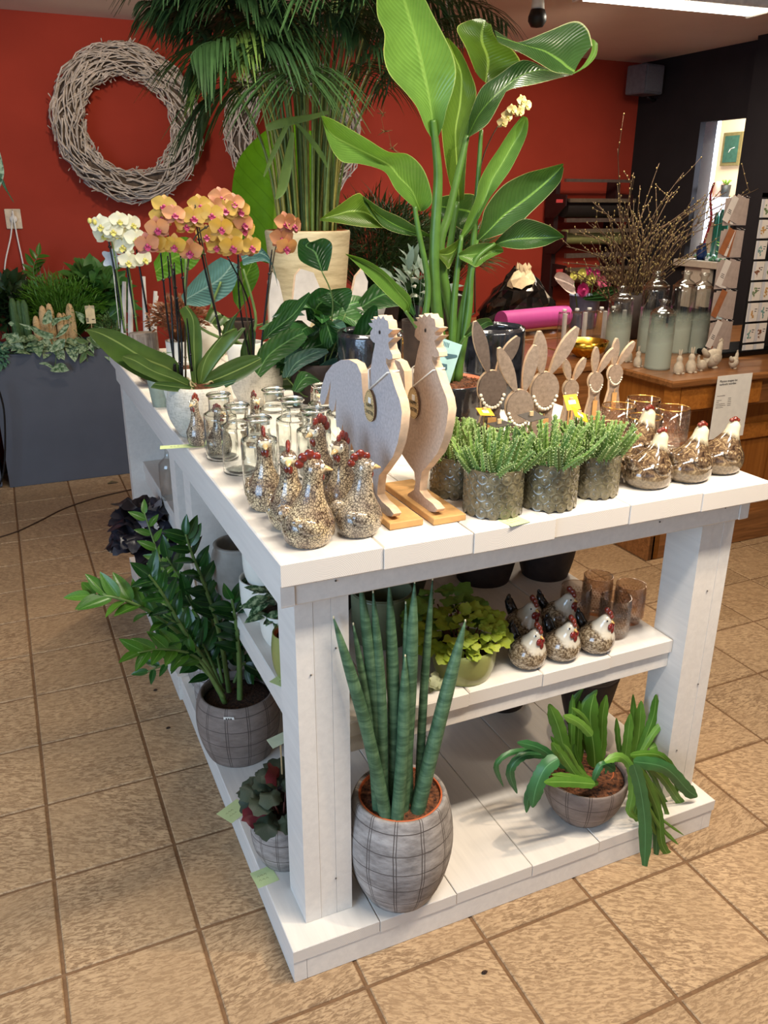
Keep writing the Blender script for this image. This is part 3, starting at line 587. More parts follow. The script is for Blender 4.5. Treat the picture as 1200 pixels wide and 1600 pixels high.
# ================================================================ glass jars
GL2=JARG
def jar_mesh():
    m=MB(); o=[(0,.0015),(.034,.0015),(.040,.005),(.041,.015),(.041,.108),(.038,.118),(.029,.125),(.0265,.131),(.0265,.160),(.0295,.163),(.0305,.166),(.0285,.169)]
    i=[(.0255,.167),(.0245,.160),(.0245,.131),(.027,.124),(.036,.116),(.0385,.107),(.0385,.016),(.034,.008),(0,.008)]
    m.lathe(cr(o,2)+cr(i,2),32); return m.mesh('glass',GL2,True)
jm=jar_mesh(); JL=[[ 'front left','middle left','back left'],['front middle','central','back middle'],['front right','middle right','back right']]
JP=[(.572,.188),(.560,.325),(.548,.455),(.712,.215),(.700,.335),(.690,.455),(.850,.240),(.835,.345),(.825,.455)]
for k,(x,y) in enumerate(JP):
    t=thing('glass_jar',JL[k//3][k%3]+' clear glass jar of the three by three block behind the hens','jar',(x,y,T0),U(0,1),'clear glass jars behind the hens'); inst('glass_body',jm,t)
    m=MB(); m.rings([[((.0292+.0022*math.cos(b))*math.cos(a),(.0292+.0022*math.cos(b))*math.sin(a),.1655+.0022*math.sin(b)) for b in [2*PI*i/8 for i in range(8)]] for a in [2*PI*j/28 for j in range(29)]],cap0=False,cap1=False); m.build('rim',GL2,t)
    if k in (0,3,6): m=MB(); m.box(-.007,.007,-.0005,.0005,-.004,.004); o=m.build('price_label',WHITE,t,False); o.location=(.0,-.0285,.150); 
# ================================================================ felt roosters
RO=[(465,125),(470,150),(470,165),(492,172),(466,198),(470,212),(497,212),(466,240),(472,270),(488,300),(490,322),(470,328),(455,318),(455,345),(480,400),(502,470),(528,540),(538,600),(530,680),(515,760),(490,830),(440,900),(415,930),(408,980),(405,1030),(430,1065),(470,1098),(492,1128),(482,1143),(430,1135),(390,1108),(345,1070),(350,1045),(378,1025),(385,985),(378,930),(345,880),(312,828),(298,823),(296,800),(285,820),(276,780),(268,760),(262,800),(240,803),(228,740),(224,660),(216,700),(204,680),(190,680),(186,600),(190,530),(178,592),(165,598),(150,575),(150,540),(158,480),(160,440),(146,500),(126,560),(110,565),(102,530),(112,470),(135,400),(170,355),(215,330),(260,328),(300,350),(322,400),(328,480),(332,545),(342,572),(354,560),(366,500),(366,440),(372,380),(385,300),(397,242),(385,235),(370,215),(372,185),(384,165),(368,150),(362,138),(385,136),(374,118),(390,122),(388,104),(404,118),(414,96),(428,114),(442,98),(450,118)]
RX=.765
rp=[WX(480+a/3.333,460+b/3.333,RX) for a,b in RO]; ry=sum(p.y for p in rp)/len(rp)
def rooster(x,y,label,tint,rz=0,s=1):
    t=thing('felt_rooster',label,'felt rooster',(x,y,T0),rz,'felt roosters on wooden bases')
    m=MB(); m.box(-.03,.045,-.165,.085,0,.015,b=.0015); m.build('wooden_base',MDF,t,False)
    out=[(-(p.y-0.0),p.z-1.052) for p in rp]
    m=MB(); m.prism([((a)*s,b*s) for a,b in out],(0,0,.014),(0,-1,0),(0,0,1),.018,0,1); o=m.build('cutout',[tint,FELTE],t,True,35)
    # eye, wattle mark, cord and egg tag
    def on(zx,zy,d=.0015): q=WX(480+zx/3.333,460+zy/3.333,RX); return Vector((-.018-d,q.y*s,(q.z-1.052)*s+.014))
    m=MB(); e=on(425,185); m.ball((e.x-.0005-.0,e.y,e.z),.0012,.003,.004,8,6); o=m.build('eye',BLK,t)
    a=on(372,380);b=on(378,480);c_=on(470,395)
    m=MB(); m.tube([(a.x+.02,a.y+.006,a.z+.01),(a.x-.003,a.y,a.z),(b.x-.004,b.y,b.z)],.0016,6); m.tube([(b.x-.004,b.y,b.z),(c_.x-.003,c_.y,c_.z),(c_.x+.02,c_.y-.008,c_.z+.004)],.0016,6); m.build('cord',STRING,t)
    cc=on(381,565); n=28; egg=[]
    for i in range(n): q=2*PI*i/n; egg.append((.026*math.cos(q)*(1-.14*math.sin(q)),.033*math.sin(q)))
    m=MB(); m.prism(egg,(-.022,cc.y,cc.z),(0,-1,0),(0,0,1),.003,0,1); e=m.build('egg_tag',[plain('light_plywood',S(208,176,122),.6),plain('burnt_edge',S(90,56,34),.7)],t,True,35)
    m=MB()
    for i in range(30): q=2*PI*i/30; m.box(-.0258,-.0250,cc.y-.0232*math.cos(q)*(1-.14*math.sin(q))-.0014,cc.y-.0232*math.cos(q)*(1-.14*math.sin(q))+.0006,cc.z+.030*math.sin(q)-.0004,cc.z+.030*math.sin(q)+.0004)
    m.build('stitch_marks',INK,e,False)
    R=Matrix(((0,0,-1),(-1,0,0),(0,1,0))).to_4x4()
    text('HAPPY',.011,Vector((-.0252,cc.y+.015,cc.z-.003)),R,INK,e,'happy_lettering'); text('EASTER',.011,Vector((-.0252,cc.y+.0165,cc.z-.017)),R,INK,e,'easter_lettering')
    m=MB(); m.box(-.0265,-.0255,cc.y-.010,cc.y+.002,cc.z+.006,cc.z+.018,b=.0005); m.build('price_sticker',WHITE,e,False)
    return t
for o_ in (0,):
    rooster(RX,0,'pale grey felt rooster on wooden base, left one beside the hens',FELT)
    rooster(RX+.093,-.012,'brownish felt rooster on wooden base, right one beside the spiky plants',plain('warm_felt',S(190,164,142),.95,spec=.1,var=.10,scale=160,bump=.3,bd=.001))
# ================================================================ green pots with spiky stems
POTG=plain('olive_glaze',S(112,104,80),.16,spec=.6,coat=.5,var=.3,scale=45); 
HU=[]
def huernia_stem(seed):
    r=random.Random(seed); m=MB(); L=.080; n=18; w=.0042; vs=[]; ring=[]
    bend=r.uniform(-.012,.012)
    for i in range(n+1):
        t=i/n; ww=w*(1-.55*t**2)*(1.0 if i<n else .3); tooth=(i%2)
        row=[]
        for j in range(8):
            a=2*PI*j/8; rr=ww*(1.25 if j%2==0 else .62); 
            if j%2==0 and tooth: rr*=1.55
            row.append((rr*math.cos(a)+bend*t*t,rr*math.sin(a),L*t+(.0012 if j%2==0 and tooth else 0)))
        ring.append(row)
    m.rings(ring)
    for i in range(1,n,2):
        for j in range(0,8,2):
            p=Vector(ring[i][j]); o=(p-Vector((bend*(i/n)**2,0,L*i/n))).normalized(); m.tube([p-o*.0004,p+o*.0011+Vector((0,0,.0006))],[.0009,.0003],4,mi=1)
    return m.mesh('stem',[HUM,TOOTH],False)
TOOTH=plain('pale_tooth',S(190,204,150),.6)
HUM=None
def m_huer():
    t=NT('spiky_green'); n=t.noise(t.co(),50,3); oi=t.n('ShaderNodeObjectInfo'); g=t.n('ShaderNodeNewGeometry'); c=t.mix(oi.outputs['Random'],S(64,104,36),S(106,146,56)); c=t.mix(t.ramp(g.outputs['Pointiness'],[(.5,0),(.62,.65)]),c,S(176,196,128)); c=t.mix(t.ramp(n,[(.4,0),(.8,.3)]),c,S(40,66,28)); t.base(c); t.p(.5,spec=.4); return t.m
HUM=m_huer(); hm=[huernia_stem(i) for i in range(5)]
def pot_emboss(r,h):
    m=MB()
    for row in range(5):
        z=h*(.13+.185*row)
        for j in range(15):
            a=2*PI*(j+.5*(row%2))/15; c=Vector((r*math.cos(a),r*math.sin(a),z)); nrm=Vector((math.cos(a),math.sin(a),0)); tz=Vector((0,0,1)); tx=nrm.cross(tz)
            def P(rr,b,d): 
                aa=a+rr*math.cos(b)/r; return Vector(((r+d)*math.cos(aa),(r+d)*math.sin(aa),z+rr*math.sin(b)))
            n=12; m.rings([[P(rr,2*PI*i/n,d) for i in range(n)] for rr,d in ((.0125,-.0004),(.0118,.0012),(.0108,.0004),(.0045,.0002),(.0038,.0012),(.003,.0002),(.002,.0018))],cap0=False,cap1=True)
    return m.mesh('embossed_rings',POTG,True)
pe=pot_emboss(.0585,.094)
def spiky(loc,label,seed,s=1,n=70):
    r=random.Random(seed); t=thing('spiky_stem_plant',label,'potted plant',loc,0,'green pots with spiky stems',s)
    m=MB(); m.lathe([(0,.002),(.050,.002),(.056,.004),(.0565,.008),(.0575,.010),(.0585,.014),(.0585,.092),(.0595,.094),(.0595,.097),(.0565,.097),(.0555,.088),(0,.088)],40); m.build('pot',POTG,t,True,50); inst('embossed_rings',pe,t)
    m=MB(); m.ball((0,0,.085),.054,.054,.008,20,6); m.build('soil',SOIL,t)
    for k in range(n):
        a=r.uniform(0,2*PI); q=math.sqrt(r.random())*.050; lean=q/.05*r.uniform(.35,1.05)+r.uniform(-.15,.15); az=a+r.uniform(-.5,.5)
        inst('stem',hm[k%5],t,(q*math.cos(a),q*math.sin(a),.084),Euler((0,lean,az)).to_matrix().to_euler() if False else (0,lean,az),r.uniform(.75,1.22))
    return t
def ptag(parent,loc,rz,tilt,col,label='',w=.045,h=.030,stick=True):
    m=MB(); m.box(-.0014,.0014,-.0014,.0014,-.075,0); m.box(-.0045,.0045,-.0025,.0025,-.008,.010,b=.0006); k=m.build('tag_stick',LIGHTWOOD,parent,False,loc=loc,rotz=rz)
    m=MB(); m.box(-w/2,w/2,-.0005,.0005,-h/2,h/2); o=m.build('name_card',col,k,False,loc=(0,-.003,.0)); o.rotation_euler=(tilt,.25,0)
    return k
hpos=[((.985,-.147),'front left green pot of spiky stems, price note under its base',1.07,1),((1.118,-.157),'spiky stem plant in the middle front green pot',1.07,2),((1.256,-.133),'spiky stem plant in green pot nearest the white necked hens',1.0,3),((.968,-.012),'spiky stem plant in green pot behind the front left one',.97,4)]
hp=[spiky((x,y,T0),l,sd,s) for (x,y),l,s,sd in hpos]
def card(parent,px,py,y,w,h,rot,col,stick=.08):
    c=W(px,py,y)-Vector(parent.location); s=1/parent.scale[0]; c=c*s
    m=MB(); m.box(-.0013,.0013,-.0013,.0013,-stick,.0); m.box(-.004,.004,-.002,.002,-.006,.010,b=.0006); k=m.build('tag_stick',LIGHTWOOD,parent,False,loc=c)
    m=MB(); m.box(-w/2,w/2,-.0004,.0004,-h/2,h/2); o=m.build('name_card',col,k,False,loc=(0,-.0035,0)); o.rotation_euler=rot
    m=MB(); m.box(-.009,.009,-.0012,-.0006,-.0045,.0045); 
    if col==YEL: q=m.build('price_sticker',WHITE,k,False,loc=(0,-.0035,0)); q.rotation_euler=rot
BRC=plain('dark_card',S(44,38,34),.6)
card(hp[3],757,643,-.05,.042,.024,(-1.0,.15,.15),YEL,.06); card(hp[0],780,662,-.14,.045,.03,(-1.52,.0,.1),BRC,.09); card(hp[1],830,650,-.12,.052,.035,(-1.35,.0,.3),BRC,.09); card(hp[2],905,648,-.10,.050,.030,(-.9,.5,.1),YEL,.08)
c3=W(900,632,.0); card(hp[1],892,628,-.05,.035,.035,(-.6,0,0),YEL,.07)
def note(loc,rz,label,w=.05,h=.05,tilt=0,mark=True):
    t=thing('price_note',label,'note',loc,rz); t.rotation_euler=(tilt,0,rz); m=MB(); m.box(-w/2,w/2,-h/2,h/2,0,.0004); m.build('paper',NOTE,t,False)
    m=MB(); r=random.Random(len(label)); 
    for a in range(2):
        x=-w*.3
        for q in range(3): m.tube([(x,h*(.1-.25*a),.0007),(x+.003,h*(.18-.25*a),.0007),(x+.006,h*(.08-.25*a),.0007)],.0003,3); x+=.009
    m.build('handwriting',plain('pencil',S(120,130,90),.8),t); return t
a=WZ(783,820,TT); note((.992,-.222,TT+.0006),.15,'pale green price note under the front left spiky plant pot',.05,.045)
# ================================================================ felt bunnies
def bunny(loc,rz,label,h,ear_l,ear_r,group,hw=.030,deep=FELTB,tagk=1):
    t=thing('felt_bunny',label,'felt bunny',loc,rz,group)
    H=h; hr=hw; hz=H*.50
    def ell(cx,cz,a,b,t0,t1,n): return [(cx+a*math.cos(q),cz+b*math.sin(q)) for q in [t0+(t1-t0)*i/n for i in range(n+1)]]
    def ear(cx,cz,L,wd,ang,n=8):
        pts=[]; 
        for i in range(n+1): s_=i/n; ww=wd*math.sin(PI*min(.97,s_*.9+.06))**.8*(.6+.5*s_); pts.append((-ww,L*s_))
        for i in range(n,-1,-1): s_=i/n; ww=wd*math.sin(PI*min(.97,s_*.9+.06))**.8*(.6+.5*s_); pts.append((ww,L*s_))
        ca,sa=math.cos(ang),math.sin(ang); return [(cx+x*ca+z*sa,cz-x*sa+z*ca) for x,z in pts]
    body=[(-hr*1.35,0),(-hr*1.25,hz*.2),(-hr*.95,hz*.5),(-hr*.62,hz*.82)]+ell(0,hz+hr*1.1,hr,hr*1.22,PI*1.25,PI*-.25,16)+[(hr*.62,hz*.82),(hr*.95,hz*.5),(hr*1.25,hz*.2),(hr*1.35,0)]
    m=MB(); m.prism(body,(0,0,.012),(1,0,0),(0,0,1),.014,0,1); 
    o=m.build('body',[deep,FELTE],t,True,35)
    for sg,(L,an) in ((-1,ear_l),(1,ear_r)):
        m=MB(); m.prism(ear(sg*hr*.28,hz+hr*2.1,L,hr*.52,an),(0,.0005*sg,.012),(1,0,0),(0,0,1),.0135,0,1); m.build('ear',[deep,FELTE],t,True,35)
    m=MB(); m.prism(ell(0,hz+hr*1.1,hr*.94,hr*1.16,0,2*PI,28)[:-1],(0,-.0145,.012),(1,0,0),(0,0,1),.002,0,1); m.build('head_disc',[deep,plain('scored_edge',S(90,74,60),.9)],t,True,35)
    for i in range(11):
        q=PI*(1.12+.76*i/10); m=MB(); m.ball((hr*.86*math.cos(q),-.018-.004*math.sin(PI*i/10),hz+hr*1.15+hr*1.34*math.sin(q)+.012),hr*.125,n=8,m=6); m.build('bead',plain('white_bead',S(232,224,206),.4,var=.02) if i<0 else BEAD,t)
    m=MB(); m.box(-hr*.25,hr*.35,-.020,-.0175,hz*.40,hz*.86); m.tube([(0,-.019,hz*.86),(0,-.02,hz*.95)],.0012,5); m.build('wooden_tag',MDF,t,False)
    m=MB(); m.box(-hr*1.5,hr*1.5,-.02,.03,0,.012,b=.001); m.build('wooden_base',MDF,t,False)
    return t
BEAD=plain('white_bead',S(232,224,206),.4,var=.02); GB='large felt bunnies behind the spiky plants'; GS='small felt bunnies near the gold rimmed glasses'
def place_b(px_head,py_head,y,h,hw,rz,*a):
    c=W(px_head,py_head,y); return (c.x,y,TT)
bunny(place_b(850,590,.10,0,0,0),-.28,'large felt bunny with bead necklace, right one of the front pair',.278,(.105,-.12),(.128,.5),GB,.036)
bunny(place_b(812,592,.02,0,0,0),-.28,'large felt bunny with bead necklace, left one of the front pair',.258,(.112,-.42),(.108,.18),GB,.033)
bunny(place_b(768,580,.15,0,0,0),-.28,'dark felt bunny behind the black pot with a dark soil plant',.285,(.13,-.30),(.10,.52),GB,.036,plain('dark_felt',S(104,92,84),.95,spec=.1,var=.12,scale=120,bump=.3,bd=.001))
bunny(place_b(891,592,.22,0,0,0),-.28,'small felt bunny with bead necklace beside the large pair',.235,(.060,-.25),(.066,.42),GS,.0215)
bunny(place_b(929,589,.27,0,0,0),-.3,'small felt bunny in the middle of the small bunnies',.238,(.072,.0),(.078,.5),GS,.0215)
bunny(place_b(958,592,.33,0,0,0),-.3,'small felt bunny at the right end of the bunny row',.238,(.078,.02),(.080,.55),GS,.0225)
# ================================================================ round hens with pale necks
def m_hen2():
    t=NT('brown_speckle_white_neck'); s=t.n('ShaderNodeSeparateXYZ'); t.l(t.co(),s.inputs[0]); v=t.noise(t.co(),75,5,.7,1.2); sp=t.ramp(v,[(.38,S(48,34,26)),(.52,S(104,82,60)),(.70,S(184,162,122))])
    lo=t.noise(t.co(),170,3); low=t.ramp(lo,[(.35,S(92,78,60)),(.7,S(140,122,96))]); a=t.n('ShaderNodeMath',operation='MULTIPLY_ADD'); t.l(v,a.inputs[0]); a.inputs[1].default_value=.02; t.l(s.outputs[2],a.inputs[2])
    m1=t.n('ShaderNodeMapRange'); m1.inputs[1].default_value=.034; m1.inputs[2].default_value=.048; t.l(a.outputs[0],m1.inputs[0]); c=t.mix(m1.outputs[0],low,sp)
    b=t.n('ShaderNodeMath',operation='MULTIPLY_ADD'); t.l(s.outputs[0],b.inputs[0]); b.inputs[1].default_value=.5; t.l(a.outputs[0],b.inputs[2]); m2=t.n('ShaderNodeMapRange'); m2.inputs[1].default_value=.104; m2.inputs[2].default_value=.120; t.l(b.outputs[0],m2.inputs[0])
    c=t.mix(m2.outputs[0],c,S(216,206,176)); t.base(c); t.p(.12,spec=.6,coat=.7); return t.m
HEN2=m_hen2()
def hen2(loc,rz,label,s=1,tail='brown'):
    t=thing('round_ceramic_hen',label,'ceramic hen',loc,rz,'round hens with pale necks at the right table end',s)
    m=MB(); secs=[(0,0,.0,.042,.036,0),(0,0,.004,.051,.045,0),(-.002,0,.020,.063,.053,.0),(-.002,0,.040,.064,.053,.02),(.002,0,.056,.056,.046,.05),(.014,0,.072,.038,.032,.12),(.024,0,.092,.022,.021,.15),(.029,0,.106,.0175,.0175,.1),(.031,0,.117,.015,.016,.05),(.031,0,.125,.008,.009,0),(.031,0,.127,.002,.002,0)]
    m.loft(cr(secs,2),26); m.loft([(-.042,0,.046,.018,.022,-1.0),(-.062,0,.062,.012,.020,-.8),(-.075,0,.076,.006,.014,-.6),(-.078,0,.080,.002,.006,-.6)],14)
    m.build('body',HEN2,t)
    for sy in (-1,1):
        m=MB(); m.ball((-.002,sy*.044,.046),.028,.011,.018,16,10,rot=Euler((0,.25,0)).to_matrix()); m.ball((-.020,sy*.043,.054),.016,.009,.009,10,6,rot=Euler((0,.5,0)).to_matrix()); m.build('wing',HEN2,t)
        m=MB(); m.ball((.041,sy*.010,.117),.0016,n=8,m=6); m.build('eye',BLK,t)
    m=MB()
    for x,z,r in ((.040,.127,.007),(.031,.131,.0085),(.022,.129,.0075)): m.ball((x,0,z),r,r*.85,r*.8,10,8)
    m.build('comb',RED,t); m=MB(); m.loft([(.044,0,.113,.004,.0045,PI/2),(.053,0,.111,.001,.001,PI/2)],8); m.build('beak',BEAK,t)
    return t
hen2((1.408,-.145,T0),.15,'round hen with pale neck nearest the spiky plants at the table front',.98)
hen2((1.528,-.145,T0),.10,'round hen with pale neck, middle one of the front three')
hen2((1.645,-.128,T0),.0,'round hen with pale neck at the right end of the table',.97)
hen2((1.505,.010,T0),.25,'round hen with pale neck behind the front three beside the glasses',1.05)
hen2((1.352,-.055,T0),.9,'round hen with pale neck tucked behind the right spiky plant',.9)
# ================================================================ gold rimmed tumblers
PGL=thinglass('rosy_glass',(.96,.89,.83),.05,1.2); GOLD=plain('gold_rim',S(226,180,96),.2,metal=1,var=.05)
def tumbler_mesh(r=.042,h=.10):
    m=MB(); m.lathe([(0,.002),(r*.8,.002),(r*.84,.006),(r*.86,.012),(r,.02),(r,h),(r-.002,h),(r-.0025,.022),(0,.012)],36)
    b=MB()
    for row in range(10):
        for j in range(30): 
            a=2*PI*(j+.5*(row%2))/30; b.ball((r*math.cos(a),r*math.sin(a),.024+row*.0074),.0026,.0026,.0028,6,4)
    g=MB(); g.rings([[((r-.001+.0013*math.cos(q))*math.cos(a),(r-.001+.0013*math.cos(q))*math.sin(a),h+.0013*math.sin(q)) for q in [2*PI*i/6 for i in range(6)]] for a in [2*PI*j/36 for j in range(37)]],cap0=False,cap1=False)
    return m.mesh('glass',PGL,True),b.mesh('hobnails',PGL,True),g.mesh('gold_rim',GOLD,True)
tg=tumbler_mesh()
def tumbler(loc,label,s,group,sticker=False,meshes=tg):
    t=thing('beaded_tumbler',label,'glass',loc,0,group,s)
    for n_,me in zip(('glass_wall','hobnails','gold_rim'),meshes): inst(n_,me,t)
    if sticker: m=MB(); m.box(-.01,.01,-.006,.006,.0125,.0128); m.build('price_label',WHITE,t,False,rotz=.4)
GT='gold rimmed glasses behind the round hens'
for px,py,y,s,l,k in ((1045,648,.085,1.08,'gold rimmed beaded glass at the right of the cluster by the table edge',1),(1003,655,.045,1.05,'gold rimmed beaded glass at the front of the cluster',0),(1000,632,.20,1.08,'gold rimmed beaded glass at the back of the cluster near the pine counter',1),(962,640,.16,1.08,'gold rimmed beaded glass at the left of the cluster by the bunnies',1),(950,660,.05,.95,'gold rimmed beaded glass half hidden by the right spiky plant',0)):
    c=W(px+5,py,y); tumbler((c.x,y,T0),l,s,GT,k)
tb2=tumbler_mesh(.040,.112); tb2[2].materials[0]=PGL
GT2='beaded tumblers on the middle shelf'
BZ=SH-.0005
for k,(x,y,l) in enumerate(((1.440,-.050,'beaded brown tumbler at the front of the middle shelf by the right post'),(1.385,.045,'beaded brown tumbler behind the shelf hens, leftmost of four'),(1.480,.075,'beaded brown tumbler farthest back on the middle shelf'),(1.526,-.005,'beaded brown tumbler against the right post'))): tumbler((x,y,BZ),l,1.0,GT2,False,tb2)
# ================================================================ shelf chicks
def m_hen3():
    t=NT('pebbled_hen_glaze'); s=t.n('ShaderNodeSeparateXYZ'); t.l(t.co(),s.inputs[0]); v=t.noise(t.co(),150,4,.7); sp=t.ramp(v,[(.38,S(60,46,36)),(.5,S(134,114,88)),(.62,S(190,174,146))])
    a=t.n('ShaderNodeMath',operation='MULTIPLY_ADD'); t.l(t.noise(t.co(),60,2),a.inputs[0]); a.inputs[1].default_value=.022; t.l(s.outputs[2],a.inputs[2]); b=t.n('ShaderNodeMath',operation='MULTIPLY_ADD'); t.l(s.outputs[0],b.inputs[0]); b.inputs[1].default_value=.55; t.l(a.outputs[0],b.inputs[2])
    m2=t.n('ShaderNodeMapRange'); m2.inputs[1].default_value=.080; m2.inputs[2].default_value=.088; t.l(b.outputs[0],m2.inputs[0]); c=t.mix(m2.outputs[0],sp,S(208,198,178)); t.base(c); t.p(.14,spec=.6,coat=.6); return t.m
HEN3=m_hen3(); DKB=plain('black_glaze',S(20,20,22),.15,coat=.6)
def hen3(loc,rz,label,s=1):
    t=thing('ball_ceramic_hen',label,'ceramic hen',loc,rz,'ball shaped hens on the middle shelf',s); m=MB()
    m.loft(cr([(0,0,0,.026,.026,0),(0,0,.004,.036,.036,0),(0,0,.020,.0465,.047,0),(0,0,.040,.0475,.048,0),(.003,0,.058,.040,.040,.05),(.012,0,.072,.027,.026,.12),(.018,0,.085,.0195,.0185,.12),(.022,0,.096,.0155,.015,.05),(.022,0,.104,.008,.008,0),(.022,0,.106,.002,.002,0)],2),26); m.build('body',HEN3,t)
    m=MB(); m.loft([(-.032,0,.050,.014,.016,-.9),(-.046,0,.070,.011,.015,-.6),(-.053,0,.084,.009,.012,-.4),(-.056,0,.092,.003,.005,-.3)],12); m.ball((-.057,.005,.091),.005,.005,.007,8,6); m.ball((-.051,-.005,.093),.005,.005,.007,8,6); m.build('tail',DKB,t)
    m=MB(); m.ball((.030,0,.112),.008,.006,.009,10,8); m.ball((.022,0,.118),.008,.0055,.009,10,8); m.ball((.035,0,.104),.006,.005,.007,10,8); m.build('comb',RED,t)
    m=MB(); m.loft([(.034,0,.092,.006,.006,PI/2),(.045,0,.088,.001,.0012,PI/2)],8); m.build('beak',plain('ochre_beak',S(206,160,84),.25,coat=.4),t)
    m=MB(); m.ball((.037,.006,.078),.006,.009,.010,10,8); m.ball((.037,-.006,.078),.006,.009,.010,10,8); m.ball((.040,0,.068),.005,.006,.010,10,8); m.build('wattle',plain('dark_red_glaze',S(120,30,26),.15,coat=.6),t)
    for sy in (-1,1): m=MB(); m.ball((.031,sy*.0135,.096),.0022,n=8,m=6); m.build('eye',BLK,t)
hen3((1.150,-.082,BZ),-1.25,'ball shaped shelf hen nearest the lime green plant'); hen3((1.250,-.085,BZ),-1.35,'ball shaped shelf hen in the middle of the front three'); hen3((1.352,-.090,BZ),-1.1,'ball shaped shelf hen nearest the brown tumblers')
hen3((1.215,.035,BZ),-1.3,'ball shaped hen in shadow behind the left shelf hens',1.05); hen3((1.325,.035,BZ),-.9,'dark ball shaped hen in shadow in front of the brown tumblers',1.05)
# ================================================================ pots and plants on the shelves
CONC=m_grid('scored_concrete',S(104,97,92),S(178,171,165),S(84,76,72),12,h=.052); CONC2=m_grid('scored_brown_concrete',S(112,98,90),S(142,128,118),S(80,70,64),12,h=.047)
BARKT=SOIL
def pot(t,prof,mat,n=40,soil=None,soilmat=None,sx=1,sy=1,name='pot'):
    m=MB(); m.lathe(cr(prof,3),n,sx=sx,sy=sy); o=m.build(name,mat,t,True)
    if soil: m=MB(); m.ball((0,0,soil[1]),soil[0]*sx,soil[0]*sy,.012,24,6); m.build('soil',soilmat or SOIL,t)
    return o
def sticker(t,loc,rz,w=.022,h=.009,tx=0):
    m=MB(); m.box(-w/2,w/2,-.0008,.0008,-h/2,h/2,b=.0003); o=m.build('price_sticker',WHITE,t,False,loc=loc,rotz=rz); o.rotation_euler=(tx,0,rz)
    m=MB()
    for k in range(3): m.box(-w*.3+k*w*.22,-w*.3+k*w*.22+w*.13,-.0012,-.0009,-h*.22,h*.22)
    m.build('printed_price',INK,o,False)
# --- snake plant
t=thing('cylinder_snake_plant','cylindrical snake plant in tall scored grey pot on the plinth','potted plant',(.768,-.162,.0945))
pot(t,[(0,.0),(.070,.0),(.084,.006),(.108,.06),(.124,.13),(.125,.19),(.117,.245),(.108,.278),(.102,.283),(.096,.278),(.096,.262)],CONC,48)
m=MB(); m.lathe([(.086,.255),(.0985,.262),(.0985,.280),(.0935,.281),(.092,.268),(.0,.266)],40); m.build('inner_pot',TERRA,t,True,40)
m=MB(); m.lathe([(.0925,.274),(.05,.278),(.02,.276),(0,.278)],30,wob=lambda a,z:1+.02*math.sin(9*a)); m.build('soil',BARK,t)
def m_snake():
    t=NT('snake_leaf'); c=t.mp(t.co(),(1,1,1)); n=t.noise(t.mp(t.co(),(14,14,70)),1,3,.6,.8); s=t.noise(t.mp(t.co(),(260,260,3)),1,2); col=t.ramp(n,[(.38,S(56,82,58)),(.5,S(74,102,74)),(.64,S(92,120,88))]); col=t.mix(t.ramp(s,[(.45,0),(.7,.4)]),col,S(52,84,56)); t.base(col); t.p(.5,spec=.35); return t.m
SNK=m_snake(); TIP=plain('dry_tip',S(206,196,160),.7)
SN=[((606,1245),(521,965),21,-.03),((620,1260),(633,1025),21,-.06),((650,1258),(727,970),24,-.05),((585+62,1235),(724,985),18,-.02),((628,1225),(648,910),23,-.02),((598,1230),(583,925),19,.0),((618,1215),(608,910),21,.03),((600,1200),(562,905),22,.06),((640,1215),(634,942),15,.01),((660,1240),(718,1004),13,-.01),((590,1215),(552,975),15,.05),((655,1205),(676,905),14,.06)]
for k,(b,tp,w_,dy) in enumerate(SN):
    dy=min(dy,.02)*.6-.035; y=-.162+dy; B=W(b[0],b[1],y); B=Vector((B.x,y,.0945+.265)) ; dyt=dy*1.6; T=W(tp[0],tp[1],-.165+dy*.5); L=Vector(t.location)
    w3=w_*1.0/FPX*((B-CAM).dot(_f))/2*1.0; m=MB(); pts=[]; rs=[]
    mid=B.lerp(T,.5)+Vector(((B.x-.77)*.12*-1,0,0))
    P=curve([B-L-Vector((0,0,.01)),mid-L,T-L],8); n=len(P)
    for i,p in enumerate(P): u=i/(n-1); rs.append(max(.0012,w3*(1.0-.15*u if u<.55 else (1.0-.0825)*(1-((u-.55)/.45)**2.1))))
    m.tube(P,rs,12); m.ball(P[-1],.002,.002,.004,6,5,mi=1); m.build('leaf',[SNK,TIP],t)
